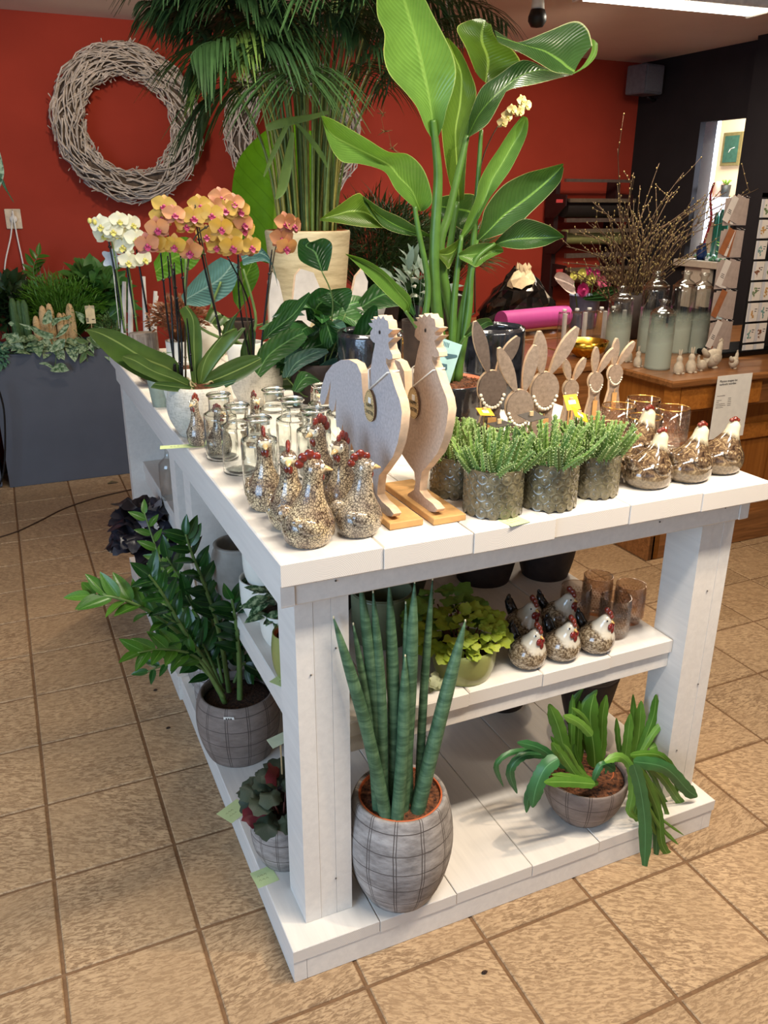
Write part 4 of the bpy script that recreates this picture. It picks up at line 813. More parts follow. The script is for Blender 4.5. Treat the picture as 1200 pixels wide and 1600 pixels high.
# --- strap leaved cactus in the bowl
t=thing('strap_leaf_cactus','trailing strap leaved cactus in scored grey bowl on the plinth','potted plant',(1.335,-.125,.0945))
pot(t,[(0,0),(.055,0),(.068,.004),(.096,.045),(.112,.095),(.114,.132),(.110,.137),(.105,.132),(.103,.12)],CONC2,48,(.104,.118),BARK)
m=MB(); m.lathe([(.045,.10),(.05,.118),(.052,.126),(.05,.127),(.046,.115)],28,c=(.03,.0,0)); m.build('inner_pot',TERRA,t)
CACT=leafmat('cactus_strap',S(74,120,36),S(110,154,60),S(134,172,84),.42,0,.12); CACT2=leafmat('cactus_strap_dark',S(44,92,52),S(66,118,64),S(90,140,90),.4,0,.08)
def strap(t,px,y0,wpx,mat,ys=None,tw=0,name='leaf',fold=.25,tooth=.12):
    L=Vector(t.location); P=[]; n=len(px)
    for i,(a,b) in enumerate(px): P.append(tuple(W(a,b,y0+(ys[i] if ys else 0))-L))
    C=curve(P,6); N=len(C); m=MB(); rows=[]
    for i,c in enumerate(C):
        u=i/(N-1); tg=(C[min(i+1,N-1)]-C[max(i-1,0)]).normalized(); v=(c+L-CAM).normalized(); s=tg.cross(v).normalized(); q=(v*-1)
        a=tw*(u-.4); s=(s*math.cos(a)+q*math.sin(a)); nn=s.cross(tg)
        h=wpx/FPX*((c+L-CAM).dot(_f))/2*min(1,(u*7+.35))*(min(1,(1-u)*4+.12))*(1+(tooth*.5*(1 if i%2 else -1)))
        rows.append([c-s*h+nn*h*fold,c-s*h*.5+nn*h*fold*.35,c,c+s*h*.5+nn*h*fold*.35,c+s*h+nn*h*fold])
    m.strip(rows); return m.build(name,mat,t)
CS=[([(905,1225),(885,1180),(872,1135),(858,1100)],.0,24,0,0),([(892,1215),(893,1150),(895,1085)],-.0,12,0,0),([(900,1220),(903,1160),(905,1095)],.01,14,0,0),([(930,1190),(920,1150),(915,1110),(933,1078)],-.0,20,0,.6),([(930,1200),(928,1170),(922,1120),(928,1085)],-.02,26,0,0),([(915,1215),(890,1190),(880,1175)],-.05,14,0,0),([(908,1215),(880,1185),(862,1160)],-.07,16,0,0),([(885,1200),(845,1170),(808,1160)],-.02,15,1,0),([(865,1180),(820,1180),(797,1205),(808,1240)],-.0,15,1,.5),([(872,1185),(852,1200),(838,1230),(832,1262)],-.10,26,1,0),([(930,1225),(890,1222),(850,1222)],-.13,17,0,0),([(925,1150),(905,1130),(880,1118)],-.06,15,0,0),([(935,1225),(905,1215),(885,1190),(875,1175)],-.10,14,0,0),
([(975,1195),(980,1160),(985,1115)],-.0,15,0,0),([(988,1195),(998,1150),(1002,1095)],.02,17,0,0),([(995,1190),(1010,1150),(1022,1115),(1025,1085)],.0,15,0,0),([(1000,1180),(1030,1135),(1058,1128),(1080,1165)],-.02,11,0,0),([(1000,1195),(1025,1160),(1045,1130)],.03,15,1,0),([(990,1190),(1012,1185),(1035,1165)],.03,18,1,0),
([(945,1190),(968,1182),(985,1200),(988,1240),(985,1270),(1010,1285)],-.13,14,0,.2),([(990,1195),(1000,1230),(1008,1290),(1007,1365)],-.17,22,1,.2),([(1000,1200),(1015,1235),(1030,1275),(1035,1320),(1055,1350),(1063,1372)],-.16,13,0,0),([(990,1190),(1040,1200),(1075,1235),(1090,1245)],-.12,22,1,.2),([(985,1180),(1030,1180),(1055,1210),(1058,1240)],-.08,13,0,.3),([(1005,1190),(1035,1215),(1060,1250),(1078,1268)],-.10,14,0,0),([(1000,1200),(1012,1245),(1010,1270),(1025,1305)],-.15,14,0,0),([(1005,1210),(1025,1250),(1032,1300),(1020,1345)],-.14,12,0,0),([(1015,1170),(1035,1165),(1043,1185),(1038,1210)],-.02,16,0,.4),([(1010,1255),(1030,1290),(1060,1320)],-.16,7,0,0),([(960,1205),(940,1195),(925,1225)],-.1,12,1,0),([(1000,1195),(1018,1240),(1000,1295),(985,1310)],-.12,9,0,0)]
rc=random.Random(5); CS=CS+[([(a+(0 if i==0 else dx)*min(1,i*.6),b+(0 if i==0 else dyy)*min(1,i*.6)) for i,(a,b) in enumerate(px)],dy+.02,w_*.62,mt,tw) for (px,dy,w_,mt,tw) in CS for dx,dyy in ((rc.uniform(-22,22),rc.uniform(-16,10)),)]
for k,(px,dy,w_,mt,tw) in enumerate(CS): strap(t,px,-.11+dy,w_*.92,(CACT,CACT2)[mt],[0]*len(px),tw)
# --- zamioculcas
ZZL=leafmat('glossy_dark_leaf',S(22,58,24),S(46,92,34),S(70,110,50),.25,0,.12); ZZL2=leafmat('glossy_mid_leaf',S(52,98,26),S(80,124,40),S(96,136,60),.28,0,.2)
zl=leaf_mesh(1,.42,P_ovate,fold=.3,droop=.12,nv=8).mesh('leaf',ZZL,True); zl2=leaf_mesh(1,.42,P_ovate,fold=.3,droop=.12,nv=8).mesh('leaf',ZZL2,True)
STEMG=plain('green_stem',S(92,116,58),.5,var=.15); 
def frond(t,px,y0,ys,r,n,ll,start=.35,mat=zl,seed=0,spread=.9,flat=None):
    r_=random.Random(seed); L=Vector(t.location); P=[W(a,b,y0+d)-L for (a,b),d in zip(px,ys)]; C=curve(P,8); N=len(C); m=MB(); m.tube(C,[r,r*.35],8); m.build('stem',STEMG,t)
    for k in range(n):
        u=start+(1-start)*(k+.5)/n; i=min(N-2,int(u*(N-1))); c=C[i].lerp(C[i+1],u*(N-1)-i); tg=(C[i+1]-C[i]).normalized(); side=tg.cross(Vector((0,-.6,.8)) if not flat else Vector(flat)).normalized()*(1 if k%2 else -1)
        d=(tg*(.75 if k<n-1 else 3)+side*spread+Vector((r_.uniform(-.15,.15),r_.uniform(-.2,.1),r_.uniform(-.1,.2)))).normalized(); up=Vector((-.3,-.6,.7))+Vector((r_.uniform(-.4,.4),r_.uniform(-.3,.3),0))
        instm('leaf',mat,t,frame(c,d,up,ll*r_.uniform(.85,1.1)*(1-.25*abs(u-.6))))
t=thing('zz_plant','glossy zz plant in squat brown scored pot on the plinth, left side','potted plant',(.560,.525,.0945))
zt_=[(0,0),(.080,0),(.098,.006),(.118,.07),(.124,.125),(.120,.175),(.110,.205),(.104,.209),(.100,.203),(.100,.18)]
pot(t,zt_,CONC2,44,(.1,.178)); sticker(t,(-.052,-.105,.186),-.46,.03,.013,.25)
frond(t,[(352,1100),(325,1040),(290,990),(255,930),(232,898)],.50,[0,-.02,-.05,-.08,-.1],.008,17,.078,.3,zl,1)
frond(t,[(375,1105),(374,1040),(370,985),(362,935)],.50,[0,0,-.03,-.06],.010,11,.085,.45,zl,2)
frond(t,[(345,1085),(300,1010),(240,960),(185,935),(140,930)],.52,[0,-.04,-.1,-.12,-.1],.007,13,.085,.4,zl2,3,.6)
for q_,(e1,e2,yy) in enumerate((((300,940),(260,870),.70),((330,960),(320,900),.62),((390,990),(400,930),.66),((310,1000),(255,960),.58),((400,1040),(445,990),.60),((330,1000),(290,930),.66))): frond(t,[(355,1100),((355+e1[0])/2,1040),e1,e2],yy,[0,0,0,0],.006,12,.085,.3,zl,60+q_)
frond(t,[(350,1090),(310,1030),(260,1015),(215,1020)],.46,[0,-.02,-.06,-.1],.006,11,.085,.3,zl2,4,.6)
frond(t,[(360,1095),(345,1000),(325,930),(300,865),(290,835)],.55,[0,0,0,-.02,-.02],.008,16,.072,.35,zl,5)
frond(t,[(370,1100),(400,1050),(420,1000),(425,960)],.58,[0,0,0,0],.008,12,.085,.3,zl,6)
frond(t,[(350,1095),(330,1060),(290,1020),(262,1000)],.62,[0,.0,.0,0],.006,12,.07,.2,zl,7)
frond(t,[(360,1090),(352,1030),(345,960),(350,920)],.64,[0,0,0,0],.007,14,.075,.25,zl,8)
frond(t,[(350,1080),(310,1040),(270,1035),(230,1050)],.50,[0,0,0,0],.005,8,.05,.4,zl,9)
frond(t,[(355,1090),(330,1020),(290,960),(262,905),(245,860),(225,800)],.72,[0,0,.05,.12,.2,.25],.006,20,.062,.3,zl2,11)
note((.470,.26,.0955),.5,'pale green price note at the foot of the brown zz plant pot',.075,.06); note((.478,.0,.0955),.1,'pale green price note at the foot of the begonia pot',.055,.055)
note((.585,.09,SH+.0008),.55,'pale green price note under the green shelf pot',.07,.055)
note((.482,.60,TT+.001),-.2,'curled pale green price note hanging over the table edge',.13,.032,0)
# --- begonia
def lobed_leaf(seed,n=18,k=7,dep=.22,r=1,cup=.25,wav=.12):
    q=random.Random(seed); m=MB(); rows=[]; out=[]
    ph=q.uniform(0,6); ctr=Vector((0,.35,0)); rings=[]
    for ri in (0.02,.35,.7,1.0):
        ring=[]
        for j in range(n):
            a=2*PI*j/n; rr=(.5+ .12*math.cos(a-PI/2))*(1+(dep*math.sin(k*a+ph) if ri>.5 else 0)*(ri)); x=rr*ri*math.cos(a)*r; y=.35+rr*ri*math.sin(a)
            ring.append((x,y,cup*(-ri*ri*.5)+wav*ri*math.sin(3*a+ph)*ri))
        rings.append(ring)
    m.rings(rings,cap0=True,cap1=False)
    for ri in range(4):
        for j in range(n): m.uv[ri*n+j]=(.5+.5*(rings[ri][j][0]),rings[ri][j][1])
    return m
BEG=leafmat('begonia_green',S(56,66,50),S(84,92,70),None,.45,0,.05); BEGR=leafmat('begonia_red',S(96,26,34),S(140,56,60),None,.5,0,.1); BEGD=leafmat('begonia_black',S(34,28,32),S(62,62,72),None,.28,0,.02)
bl=[lobed_leaf(i,22,8,.10).mesh('leaf',BEG,True) for i in range(3)]; blr=lobed_leaf(9,22,8,.12).mesh('leaf',BEGR,True); bld=[lobed_leaf(i+20,22,5,.16,1,.3,.2).mesh('leaf',BEGD,True) for i in range(3)]
def clump(t,c,R,n,ms,s,seed,flat=.6,alt=None,altn=0,stem=None):
    r=random.Random(seed); c=Vector(c)
    for k in range(n):
        z=r.uniform(-.35,1); a=r.uniform(0,2*PI); q=math.sqrt(max(0,1-z*z)); d=Vector((q*math.cos(a),q*math.sin(a),z)); p=c+Vector((d.x*R[0],d.y*R[1],d.z*R[2]))*r.uniform(.75,1)
        me=alt if (alt and k<altn) else ms[k%len(ms)]; ss=s*r.uniform(.75,1.15); fw=Vector((d.x,d.y,-.25+d.z*.4+r.uniform(-.2,.2)))
        nn=d+Vector((0,-.25,.35)); M=frame(p,fw,nn,ss); M.translation=p-Vector((M[0][1],M[1][1],M[2][1]))*.35; instm('leaf',me,t,M)
    m=MB()
    for k in range(stem or 8):
        a=2*PI*k/(stem or 8); m.tube([(c.x*.3,c.y*.3,c.z-R[2]*1.2),(c.x+.4*R[0]*math.cos(a),c.y+.4*R[1]*math.sin(a),c.z+.2*R[2])],.0022,5)
    m.build('leaf_stalks',plain('leaf_stalk',S(110,60,50),.5),t)
t=thing('begonia','dark green begonia with red undersides in a scored grey pot beside the left post','potted plant',(.548,.048,.0945))
pot(t,[(0,0),(.048,0),(.060,.005),(.078,.05),(.084,.10),(.080,.145),(.072,.168),(.068,.170),(.065,.165),(.065,.15)],CONC,40,(.066,.15)); sticker(t,(-.066,-.045,.14),-.95,.018,.009)
clump(t,(-.012,-.02,.195),(.080,.080,.075),44,bl,.060,3,alt=blr,altn=3)
cst=W(438,1155,.03)-Vector(t.location); m=MB(); m.box(-.0015,.0015,-.0015,.0015,-.1,0); k=m.build('tag_stick',LIGHTWOOD,t,False,loc=cst); m=MB(); m.box(-.03,.03,-.0005,.0005,-.014,.014); o=m.build('plant_label',plain('pale_green_label',S(190,200,170),.6),k,False); o.rotation_euler=(-1.2,.0,.3)
# --- dark pots deeper in
DPOT=plain('dark_brown_pot',S(54,42,38),.7,var=.2,scale=30,bump=.3); GREY2=plain('rough_grey_pot',S(150,146,138),.85,var=.2,scale=12,bump=.3); WPOT=plain('matt_white_pot',S(224,220,208),.6,var=.04,scale=15); OLV=plain('olive_green_pot',S(142,146,84),.28,var=.06,coat=.3); OLV2=plain('sage_pot',S(108,112,84),.4,var=.08)
def simple_pot(name,label,loc,prof,mat,soil=None,group=None,sm=None,n=36,sz=1):
    t=thing(name,label,'pot',loc,0,group,sz); pot(t,prof,mat,n,soil,sm); return t
tall=[(0,0),(.07,0),(.082,.008),(.10,.09),(.103,.17),(.100,.21),(.095,.213),(.092,.208),(.09,.17),(0,.165)]
simple_pot('dark_pot','tall dark brown pot at the back of the middle shelf, left of two',(1.31,.40,BZ),tall,DPOT); simple_pot('dark_pot','tall dark brown pot at the back of the middle shelf, right of two',(1.50,.35,BZ),tall,DPOT,sz=.88)
tap=[(0,0),(.05,0),(.056,.006),(.075,.08),(.090,.16),(.094,.178),(.088,.182),(.080,.176),(.06,.06),(0,.05)]
simple_pot('tapered_dark_pot','tapered dark brown pot on the plinth behind the strap leaved cactus',(1.600,.215,.0945),tap,DPOT,sz=1.02)
simple_pot('tapered_dark_pot','low dark pot in shadow on the plinth below the shelf hens',(1.42,.42,.0945),[(a*1.3,b*.9) for a,b in tap],DPOT)
simple_pot('tapered_dark_pot','wide dark pot in deep shadow at the centre of the plinth',(1.10,.58,.0945),[(a*1.2,b*.5) for a,b in tap],DPOT)
cyl=[(0,0),(.072,0),(.082,.008),(.086,.05),(.088,.142),(.086,.146),(.083,.142),(.082,.02),(0,.015)]
simple_pot('green_brown_pot','open olive brown pot on the middle shelf behind the snake plant',(.878,.19,BZ),cyl,OLV2,sz=.92)
simple_pot('green_brown_pot','tall dark green pot deep on the middle shelf behind the lime plant',(1.02,.42,BZ),tall,plain('deep_green_pot',S(62,66,46),.5),sz=1.05)
simple_pot('light_brown_pot','dark brown pot behind the snake plant leaves on the shelf',(.80,.42,BZ),tall,DPOT,sz=1.0)
# olive green pots on the left shelf
gp=[(0,0),(.034,0),(.040,.004),(.047,.03),(.050,.07),(.046,.112),(.044,.116),(.041,.112),(.041,.10)]
t=simple_pot('olive_green_pot','shiny olive green pot with bare soil on the shelf left of the front post',(.606,.11,BZ),gp,OLV,None,'olive green pots by the front post'); m=MB(); m.lathe([(.036,.10),(.041,.104),(.042,.112),(.040,.113),(.038,.106),(0,.105)],30); m.build('inner_pot',TERRA,t); m=MB(); m.ball((0,0,.104),.038,.038,.006,20,5); m.build('soil',SOIL,t)
simple_pot('olive_green_pot','second olive green pot hidden behind the front post',(.640,-.010,BZ),gp,OLV,(.04,.10),'olive green pots by the front post')
# white stacked pots
wp=[(0,0),(.040,0),(.050,.005),(.064,.045),(.066,.110),(.064,.116),(.061,.110),(.060,.05),(0,.045)]
simple_pot('white_pot','lower matt white pot of the stack on the left shelf',(.632,.43,BZ),wp,WPOT,None,'matt white pots on the left shelf'); 
simple_pot('white_pot','upper matt white pot standing in the lower one on the left shelf',(.640,.425,BZ+.095),[(a*.96,b) for a,b in wp],WPOT,None,'matt white pots on the left shelf')
t=simple_pot('white_pot','matt white pot in front of the white stack under a trailing variegated plant',(.634,.27,BZ),[(a*.9,b*.8) for a,b in wp],WPOT,(.05,.08))
PEPL=leafmat('variegated_leaf',S(40,74,40),S(64,98,60),None,.4,0,.1,ncol=(S(180,196,150),60)); pl=leaf_mesh(.055,.03,P_lance,droop=.25).mesh('leaf',PEPL,True)
t=thing('trailing_variegated_plant','variegated lance leaved plant hanging over the white shelf pot','plant',(.634,.27,BZ+.082)); r=random.Random(5)
for k in range(34): a=r.uniform(PI*.6,PI*1.9); q=r.uniform(.01,.055); instm('leaf',pl,t,frame(Vector((q*math.cos(a),q*math.sin(a),r.uniform(-.01,.06))),(math.cos(a),math.sin(a),r.uniform(-.3,.6)),(0,-.3,1),r.uniform(.8,1.3)))
m=MB(); m.tube([(0,0,-.01),(0,0,.05)],.004,6); m.build('stem',STEMG,t)
gpp=[(0,0),(.055,0),(.066,.006),(.078,.05),(.080,.10),(.074,.135),(.068,.150),(.070,.160),(.066,.163),(.058,.158),(.058,.11),(0,.10)]
simple_pot('crackled_grey_pot','round shouldered rough grey pot on the left shelf before the partition',(.604,.585,BZ),gpp,GREY2)
# --- lime heuchera/lamium
LIM=leafmat('lime_leaf_yellow',S(164,184,50),S(214,214,84),None,.6,0,.25,ncol=(S(120,150,40),90)); LIMD=leafmat('lime_leaf_green',S(84,120,40),S(130,156,60),None,.6,0,.2)
ll=[lobed_leaf(30+i,24,9,.10,1,.15,.14).mesh('leaf',LIM,True) for i in range(3)]; lld=[lobed_leaf(40+i,20,7,.12,1,.15,.1).mesh('leaf',LIMD,True) for i in range(2)]
t=thing('lime_green_plant','lime green frilly leaved plant in low olive pot on the middle shelf','potted plant',(.985,-.055,BZ))
pot(t,[(0,0),(.056,0),(.064,.004),(.074,.03),(.078,.07),(.076,.082),(.073,.085),(.070,.08),(.07,.07)],OLV,44,(.07,.07))
clump(t,(.005,.02,.100),(.120,.095,.060),125,ll,.032,6); clump(t,(-.01,.09,.12),(.10,.08,.06),36,lld,.045,8)
PWH=leafmat('pale_variegated',S(190,196,150),S(224,220,190),None,.6); pwl=lobed_leaf(77,20,6,.12,1,.15,.1).mesh('leaf',PWH,True)
for k in range(7): instm('leaf',pwl,t,frame(Vector((-.085+U(-.015,.015),-.045+U(-.01,.02),U(.0,.05))),(-1,-.5,-.3),(-.2,-1,.5),.026))
# ================================================================ far left shelf: black begonia, glass bottle, tall glass vase, more pots
t=thing('black_begonia','near black frilly begonia in a grey pot on the far plinth','potted plant',(.545,1.52,.0945)); pot(t,[(a*.9,b*1.3) for a,b in gpp],GREY2,36,(.055,.17))
clump(t,(-.07,.0,.33),(.115,.13,.15),60,bld,.095,12)
simple_pot('grey_pot','narrow grey pot behind the zz plant on the far plinth',(.52,1.20,.0945),[(a*.85,b*1.35) for a,b in gpp],GREY2,(.05,.19)); simple_pot('grey_pot','tall grey pot beside the zz plant at the plinth joint',(.560,.93,.0945),[(a*.95,b*1.4) for a,b in gpp],GREY2,(.055,.19)); 
simple_pot('grey_pot','dark grey pot just behind the brown zz plant pot',(.545,.735,.0945),[(a*.9,b*1.3) for a,b in gpp],CONC,(.05,.18))
t=thing('snake_plant','tall striped snake plant behind the zz plant','potted plant',(.56,1.06,.0945)); m=MB(); m.lathe([(0,0),(.05,0),(.055,.10),(0,.1)],20); m.build('pot',GREY2,t)
for k,(a,b) in enumerate((((262,1000),(240,850)),((270,1005),(262,860)),((280,1000),(285,850)),((285,1010),(300,880)),((255,1000),(225,905)))): strap(t,[a,((a[0]+b[0])/2,(a[1]+b[1])/2),b],1.02,15,plain('x',S(40,70,40),.4) if False else ZZL,[0,0,0],.3,'leaf',.3,0)
t=thing('tall_glass_vase','tall tapered smoky glass vase on the far shelf','vase',(.600,1.13,BZ)); m=MB(); m.lathe([(0,.003),(.038,.003),(.045,.02),(.066,.28),(.064,.28),(.042,.02),(0,.015)],32); m.build('glass_body',thinglass('smoky_glass',(.80,.83,.80),.03,1.4),t)
t=thing('glass_bottle','small clear glass bottle with narrow neck on the far shelf','bottle',(.580,1.50,BZ)); m=MB(); m.lathe(cr([(0,.002),(.034,.002),(.040,.01),(.040,.12),(.034,.145),(.014,.165),(.012,.20),(.016,.21),(.013,.212),(.010,.20),(.012,.165),(.031,.143),(.037,.12),(.037,.012),(0,.008)],2),28); m.build('glass_body',GLASS,t)
simple_pot('dark_glass_pot','dark pot behind the tall glass vase on the far shelf',(.68,1.36,BZ),[(a*.8,b*1.5) for a,b in gpp],DPOT)
t=thing('begonia_rex','silvery mauve leaved small plant above the black begonia','plant',(.545,1.72,.0945)); m=MB(); m.lathe([(0,0),(.04,0),(.05,.22),(0,.21)],20); m.build('pot',GREY2,t)
SIL=leafmat('silver_mauve_leaf',S(140,136,150),S(176,182,176),None,.45); sl=[lobed_leaf(60,20,5,.12).mesh('leaf',SIL,True)]; clump(t,(-.05,-.15,.40),(.08,.09,.05),10,sl,.09,5)
t=thing('round_leaf_vine','round leaved green vine above the black begonia','plant',(.550,1.26,.32)); EUC=leafmat('grey_green_round_leaf',S(70,112,76),S(110,150,110),None,.5); el=leaf_mesh(.05,.045,P_round).mesh('leaf',EUC,True); r=random.Random(8)
m=MB(); m.tube([(0,0,-.05),(-.02,-.04,.05),(-.03,-.08,.14)],.004,6); m.build('stem',STEMG,t)
for k in range(12): instm('leaf',el,t,frame(Vector((-.03+r.uniform(-.03,.03),-.08+r.uniform(-.03,.03),.02+k*.012)),(r.uniform(-1,1),r.uniform(-1,.3),.4),(-.3,-.6,.6),r.uniform(.9,1.4)))
# ================================================================ tall bird of paradise plant in black glazed pot
BGL=plain('black_metallic_glaze',S(34,36,42),.12,spec=.7,coat=.8,var=.5,scale=30,bump=.25,bd=.004)
SY=.40; t=thing('giant_bird_of_paradise','tall plant with large paddle leaves in a black glazed pot with bark soil','potted plant',(1.160,SY,T0)); ST=t
m=MB(); m.lathe(cr([(0,0),(.085,0),(.098,.006),(.112,.05),(.120,.12),(.122,.160),(.119,.165),(.115,.160),(.114,.12)],3),48); m.build('pot',BGL,t)
m=MB(); m.lathe([(.100,.135),(.112,.150),(.1125,.163),(.109,.164),(.107,.155),(0,.153)],44); m.build('inner_pot',TERRA,t)
m=MB(); r=random.Random(4); m.lathe([(.107,.155),(.05,.162),(0,.160)],30)
for k in range(260): a=r.uniform(0,2*PI); q=.104*math.sqrt(r.random()); m.ball((q*math.cos(a),q*math.sin(a),.159),r.uniform(.003,.007),r.uniform(.002,.005),r.uniform(.002,.004),5,4,rot=Euler((r.random(),r.random(),r.random()*6)).to_matrix())
o=m.build('bark_soil',BARK,t); o['kind']='stuff'
STR=leafmat('paddle_leaf',S(92,132,56),S(112,154,78),S(122,160,84),.27,26,.28,.5,S(160,182,110)); STRD=leafmat('paddle_leaf_dark',S(52,84,40),S(72,106,54),S(110,150,70),.27,26,.22,.5,S(190,196,140)); STRO=leafmat('paddle_leaf_olive',S(70,100,34),S(92,122,48),S(130,160,84),.3,24,.34,.5,S(170,180,110))
def Z(rows,dl=0,dm=0,dr=0,ramp=None):
    out=[]; n=len(rows)
    for i,r in enumerate(rows):
        q=[500+r[0]/2.667,r[1]/2.667,500+r[2]/2.667,r[3]/2.667,500+r[4]/2.667,r[5]/2.667]; b=(ramp[0]+(ramp[1]-ramp[0])*i/(n-1)) if ramp else 0
        out.append(tuple(q)+(b+dl,b+dm,b+dr))
    return out
def hero(rows,mat,y=SY,bul=.1,name='leaf'):
    m=MB(); patch(m,rows,y,0,5,4,bul,ST); return m.build(name,mat,ST)
hero(Z([(470,583,478,584,486,583),(440,535,473,530,512,525),(405,450,462,450,530,450),(360,390,450,380,555,375),(290,310,433,300,567,300),(265,230,418,230,553,225),(268,140,398,150,515,145),(240,70,375,75,470,60),(236,0,352,0,440,0),(245,-70,325,-80,400,-60),(275,-150,285,-155,292,-150)],-.01,.02,-.01,(-.02,-.14)),STR)
hero(Z([(560,835,580,838,600,832),(530,720,572,700,612,640),(510,580,565,550,632,490),(505,450,585,430,652,385),(520,330,590,310,622,290),(520,230,555,220,585,215),(525,160,530,158,536,160)],.0,.02,.0,(.06,.04)),STRO)
hero(Z([(612,572,615,574,620,572),(625,480,660,480,700,515),(670,370,730,400,760,410),(740,315,830,320,790,374),(845,250,920,290,900,350),(950,285,1000,305,1025,318),(1050,305,1055,308,1060,312)],.06,.02,-.03,(.02,-.14)),STRD)
hero(Z([(648,300,690,345,735,335),(608,200,700,250,835,285),(570,120,675,170,810,215),(612,88,680,110,735,160),(670,76,690,84,712,100)],.05,.02,-.03,(.06,.04)),STRO)
hero(Z([(728,125,735,150,745,178),(800,168,815,175,800,205),(845,172,880,195,845,225),(950,130,940,215,910,262),(1060,88,1000,255,975,300),(1115,120,1030,282,1020,306),(1135,190,1060,300,1050,312)],.0,-.02,-.05,(.0,-.14)),STRD)
hero(Z([(1132,160,1146,168,1158,180),(1130,215,1142,222,1152,230),(1090,280,1105,280,1115,275),(1050,305,1058,308,1062,305)],0,0,0,(-.12,-.15)),STR)
hero(Z([(432,880,420,880,405,873),(466,845,405,845,375,850),(458,775,380,790,315,790),(425,695,330,740,278,725),(365,642,290,690,235,700),(285,632,220,650,160,682),(190,575,140,610,88,672),(60,500,50,560,38,600),(8,482,6,484,8,490)],.0,.035,.0,(-.0,-.12)),STR)
hero(Z([(0,912,0,914,0,920),(70,862,70,895,60,927),(150,808,130,880,150,942),(185,825,200,890,200,948),(262,945,265,947,270,950)],0,.02,0,(-.06,-.02)),STRO)
hero(Z([(178,815,183,830,186,850),(255,868,235,885,220,900),(335,905,300,930,270,950),(400,945,380,965,350,978),(470,985,465,987,460,989)],0,.02,0,(-.04,.0)),STRD)
hero(Z([(588,975,590,992,596,993),(615,905,625,945,650,930),(648,830,680,850,705,830),(662,760,715,755,755,762),(700,685,760,680,795,705),(745,618,800,610,838,620),(790,548,835,555,862,560),(835,492,855,500,868,515),(852,484,858,486,864,490)],0,.03,0,(.0,-.06)),STR)
hero(Z([(655,1000,658,1004,664,1003),(672,930,710,955,730,985),(692,860,770,895,810,950),(760,775,860,830,885,880),(850,725,930,772,955,812),(940,700,985,720,1002,755),(1015,680,1016,684,1016,700)],.0,.03,.0,(.02,-.08)),STRD)
hero(Z([(728,1012,730,1018,735,1022),(770,965,790,1000,795,1035),(845,912,850,995,858,1038),(930,930,930,992,935,1025),(980,955,980,990,985,1002),(1018,985,1018,987,1018,990)],.0,.02,.0,(-.02,-.12)),STRD)
hero(Z([(578,1055,580,1066,584,1080),(640,1020,640,1060,625,1100),(700,1012,700,1050,655,1112),(745,1020,740,1040,700,1080),(765,1040,765,1044,765,1050)],.0,.02,.0,(-.03,-.02)),STR)
hero(Z([(482,1050,484,1055,486,1062),(530,1030,530,1060,520,1100),(575,1000,565,1040,540,1115),(590,988,588,995,585,1010)],.0,.02,.0,(-.02,0)),STRO)
hero(Z([(500,820,505,860,510,920),(560,810,570,870,560,940),(640,810,620,880,600,960),(660,850,650,900,640,930)],.0,.02,.0,(.08,.08)),STRD)
hero(Z([(105,1057,108,1060,112,1064),(180,1078,190,1100,170,1120),(255,1120,270,1150,230,1180),(320,1180,330,1220,290,1240),(378,1240,370,1270,345,1290),(372,1300,362,1302,350,1300)],.0,.02,.0,(-.12,-.06)),STR)
hero(Z([(600,1400,602,1405,605,1410),(640,1340,650,1370,665,1380),(700,1325,700,1340,705,1358),(722,1350,722,1353,722,1356)],.0,.01,.0,(-.08,-.14)),STRD)
STM=plain('petiole_green',S(74,110,44),.4,var=.1)
def hstem(px,d0,d1,r0,r1,mat=STM):
    L=Vector(ST.location); n=len(px); P=[W(500+a/2.667,b/2.667,SY+d0+(d1-d0)*i/(n-1))-L for i,(a,b) in enumerate(px)]; m=MB(); C=curve(P,6); m.tube(C,[r0,r1],10); m.build('petiole',mat,ST)
hstem([(530,1590),(490,1330),(475,1080),(490,800),(490,690),(478,570),(470,500)],0,-.03,.017,.0075); hstem([(505,1590),(440,1400),(450,1180),(410,960),(395,860)],-.02,-.02,.010,.0055)
hstem([(540,1590),(560,1400),(500,1060),(540,880),(600,620),(614,565)],.02,.02,.017,.006); hstem([(560,1590),(600,1400),(640,1000),(655,800),(672,540)],.03,.02,.012,.005); hstem([(545,1590),(560,1250),(590,980)],.0,.0,.012,.006)
hstem([(570,1590),(580,1350),(655,1000)],.0,.02,.010,.005); hstem([(570,1590),(620,1300),(640,1100),(728,1015)],-.01,-.02,.011,.005); hstem([(580,1590),(600,1300),(635,1090)],.01,.0,.010,.005); hstem([(500,1590),(455,1450),(400,1360),(355,1295)],-.03,-.06,.007,.004); hstem([(545,1590),(560,1480),(605,1400)],-.03,-.08,.006,.004)
hstem([(520,1590),(500,1300),(530,1100),(570,840)],.04,.06,.012,.008)
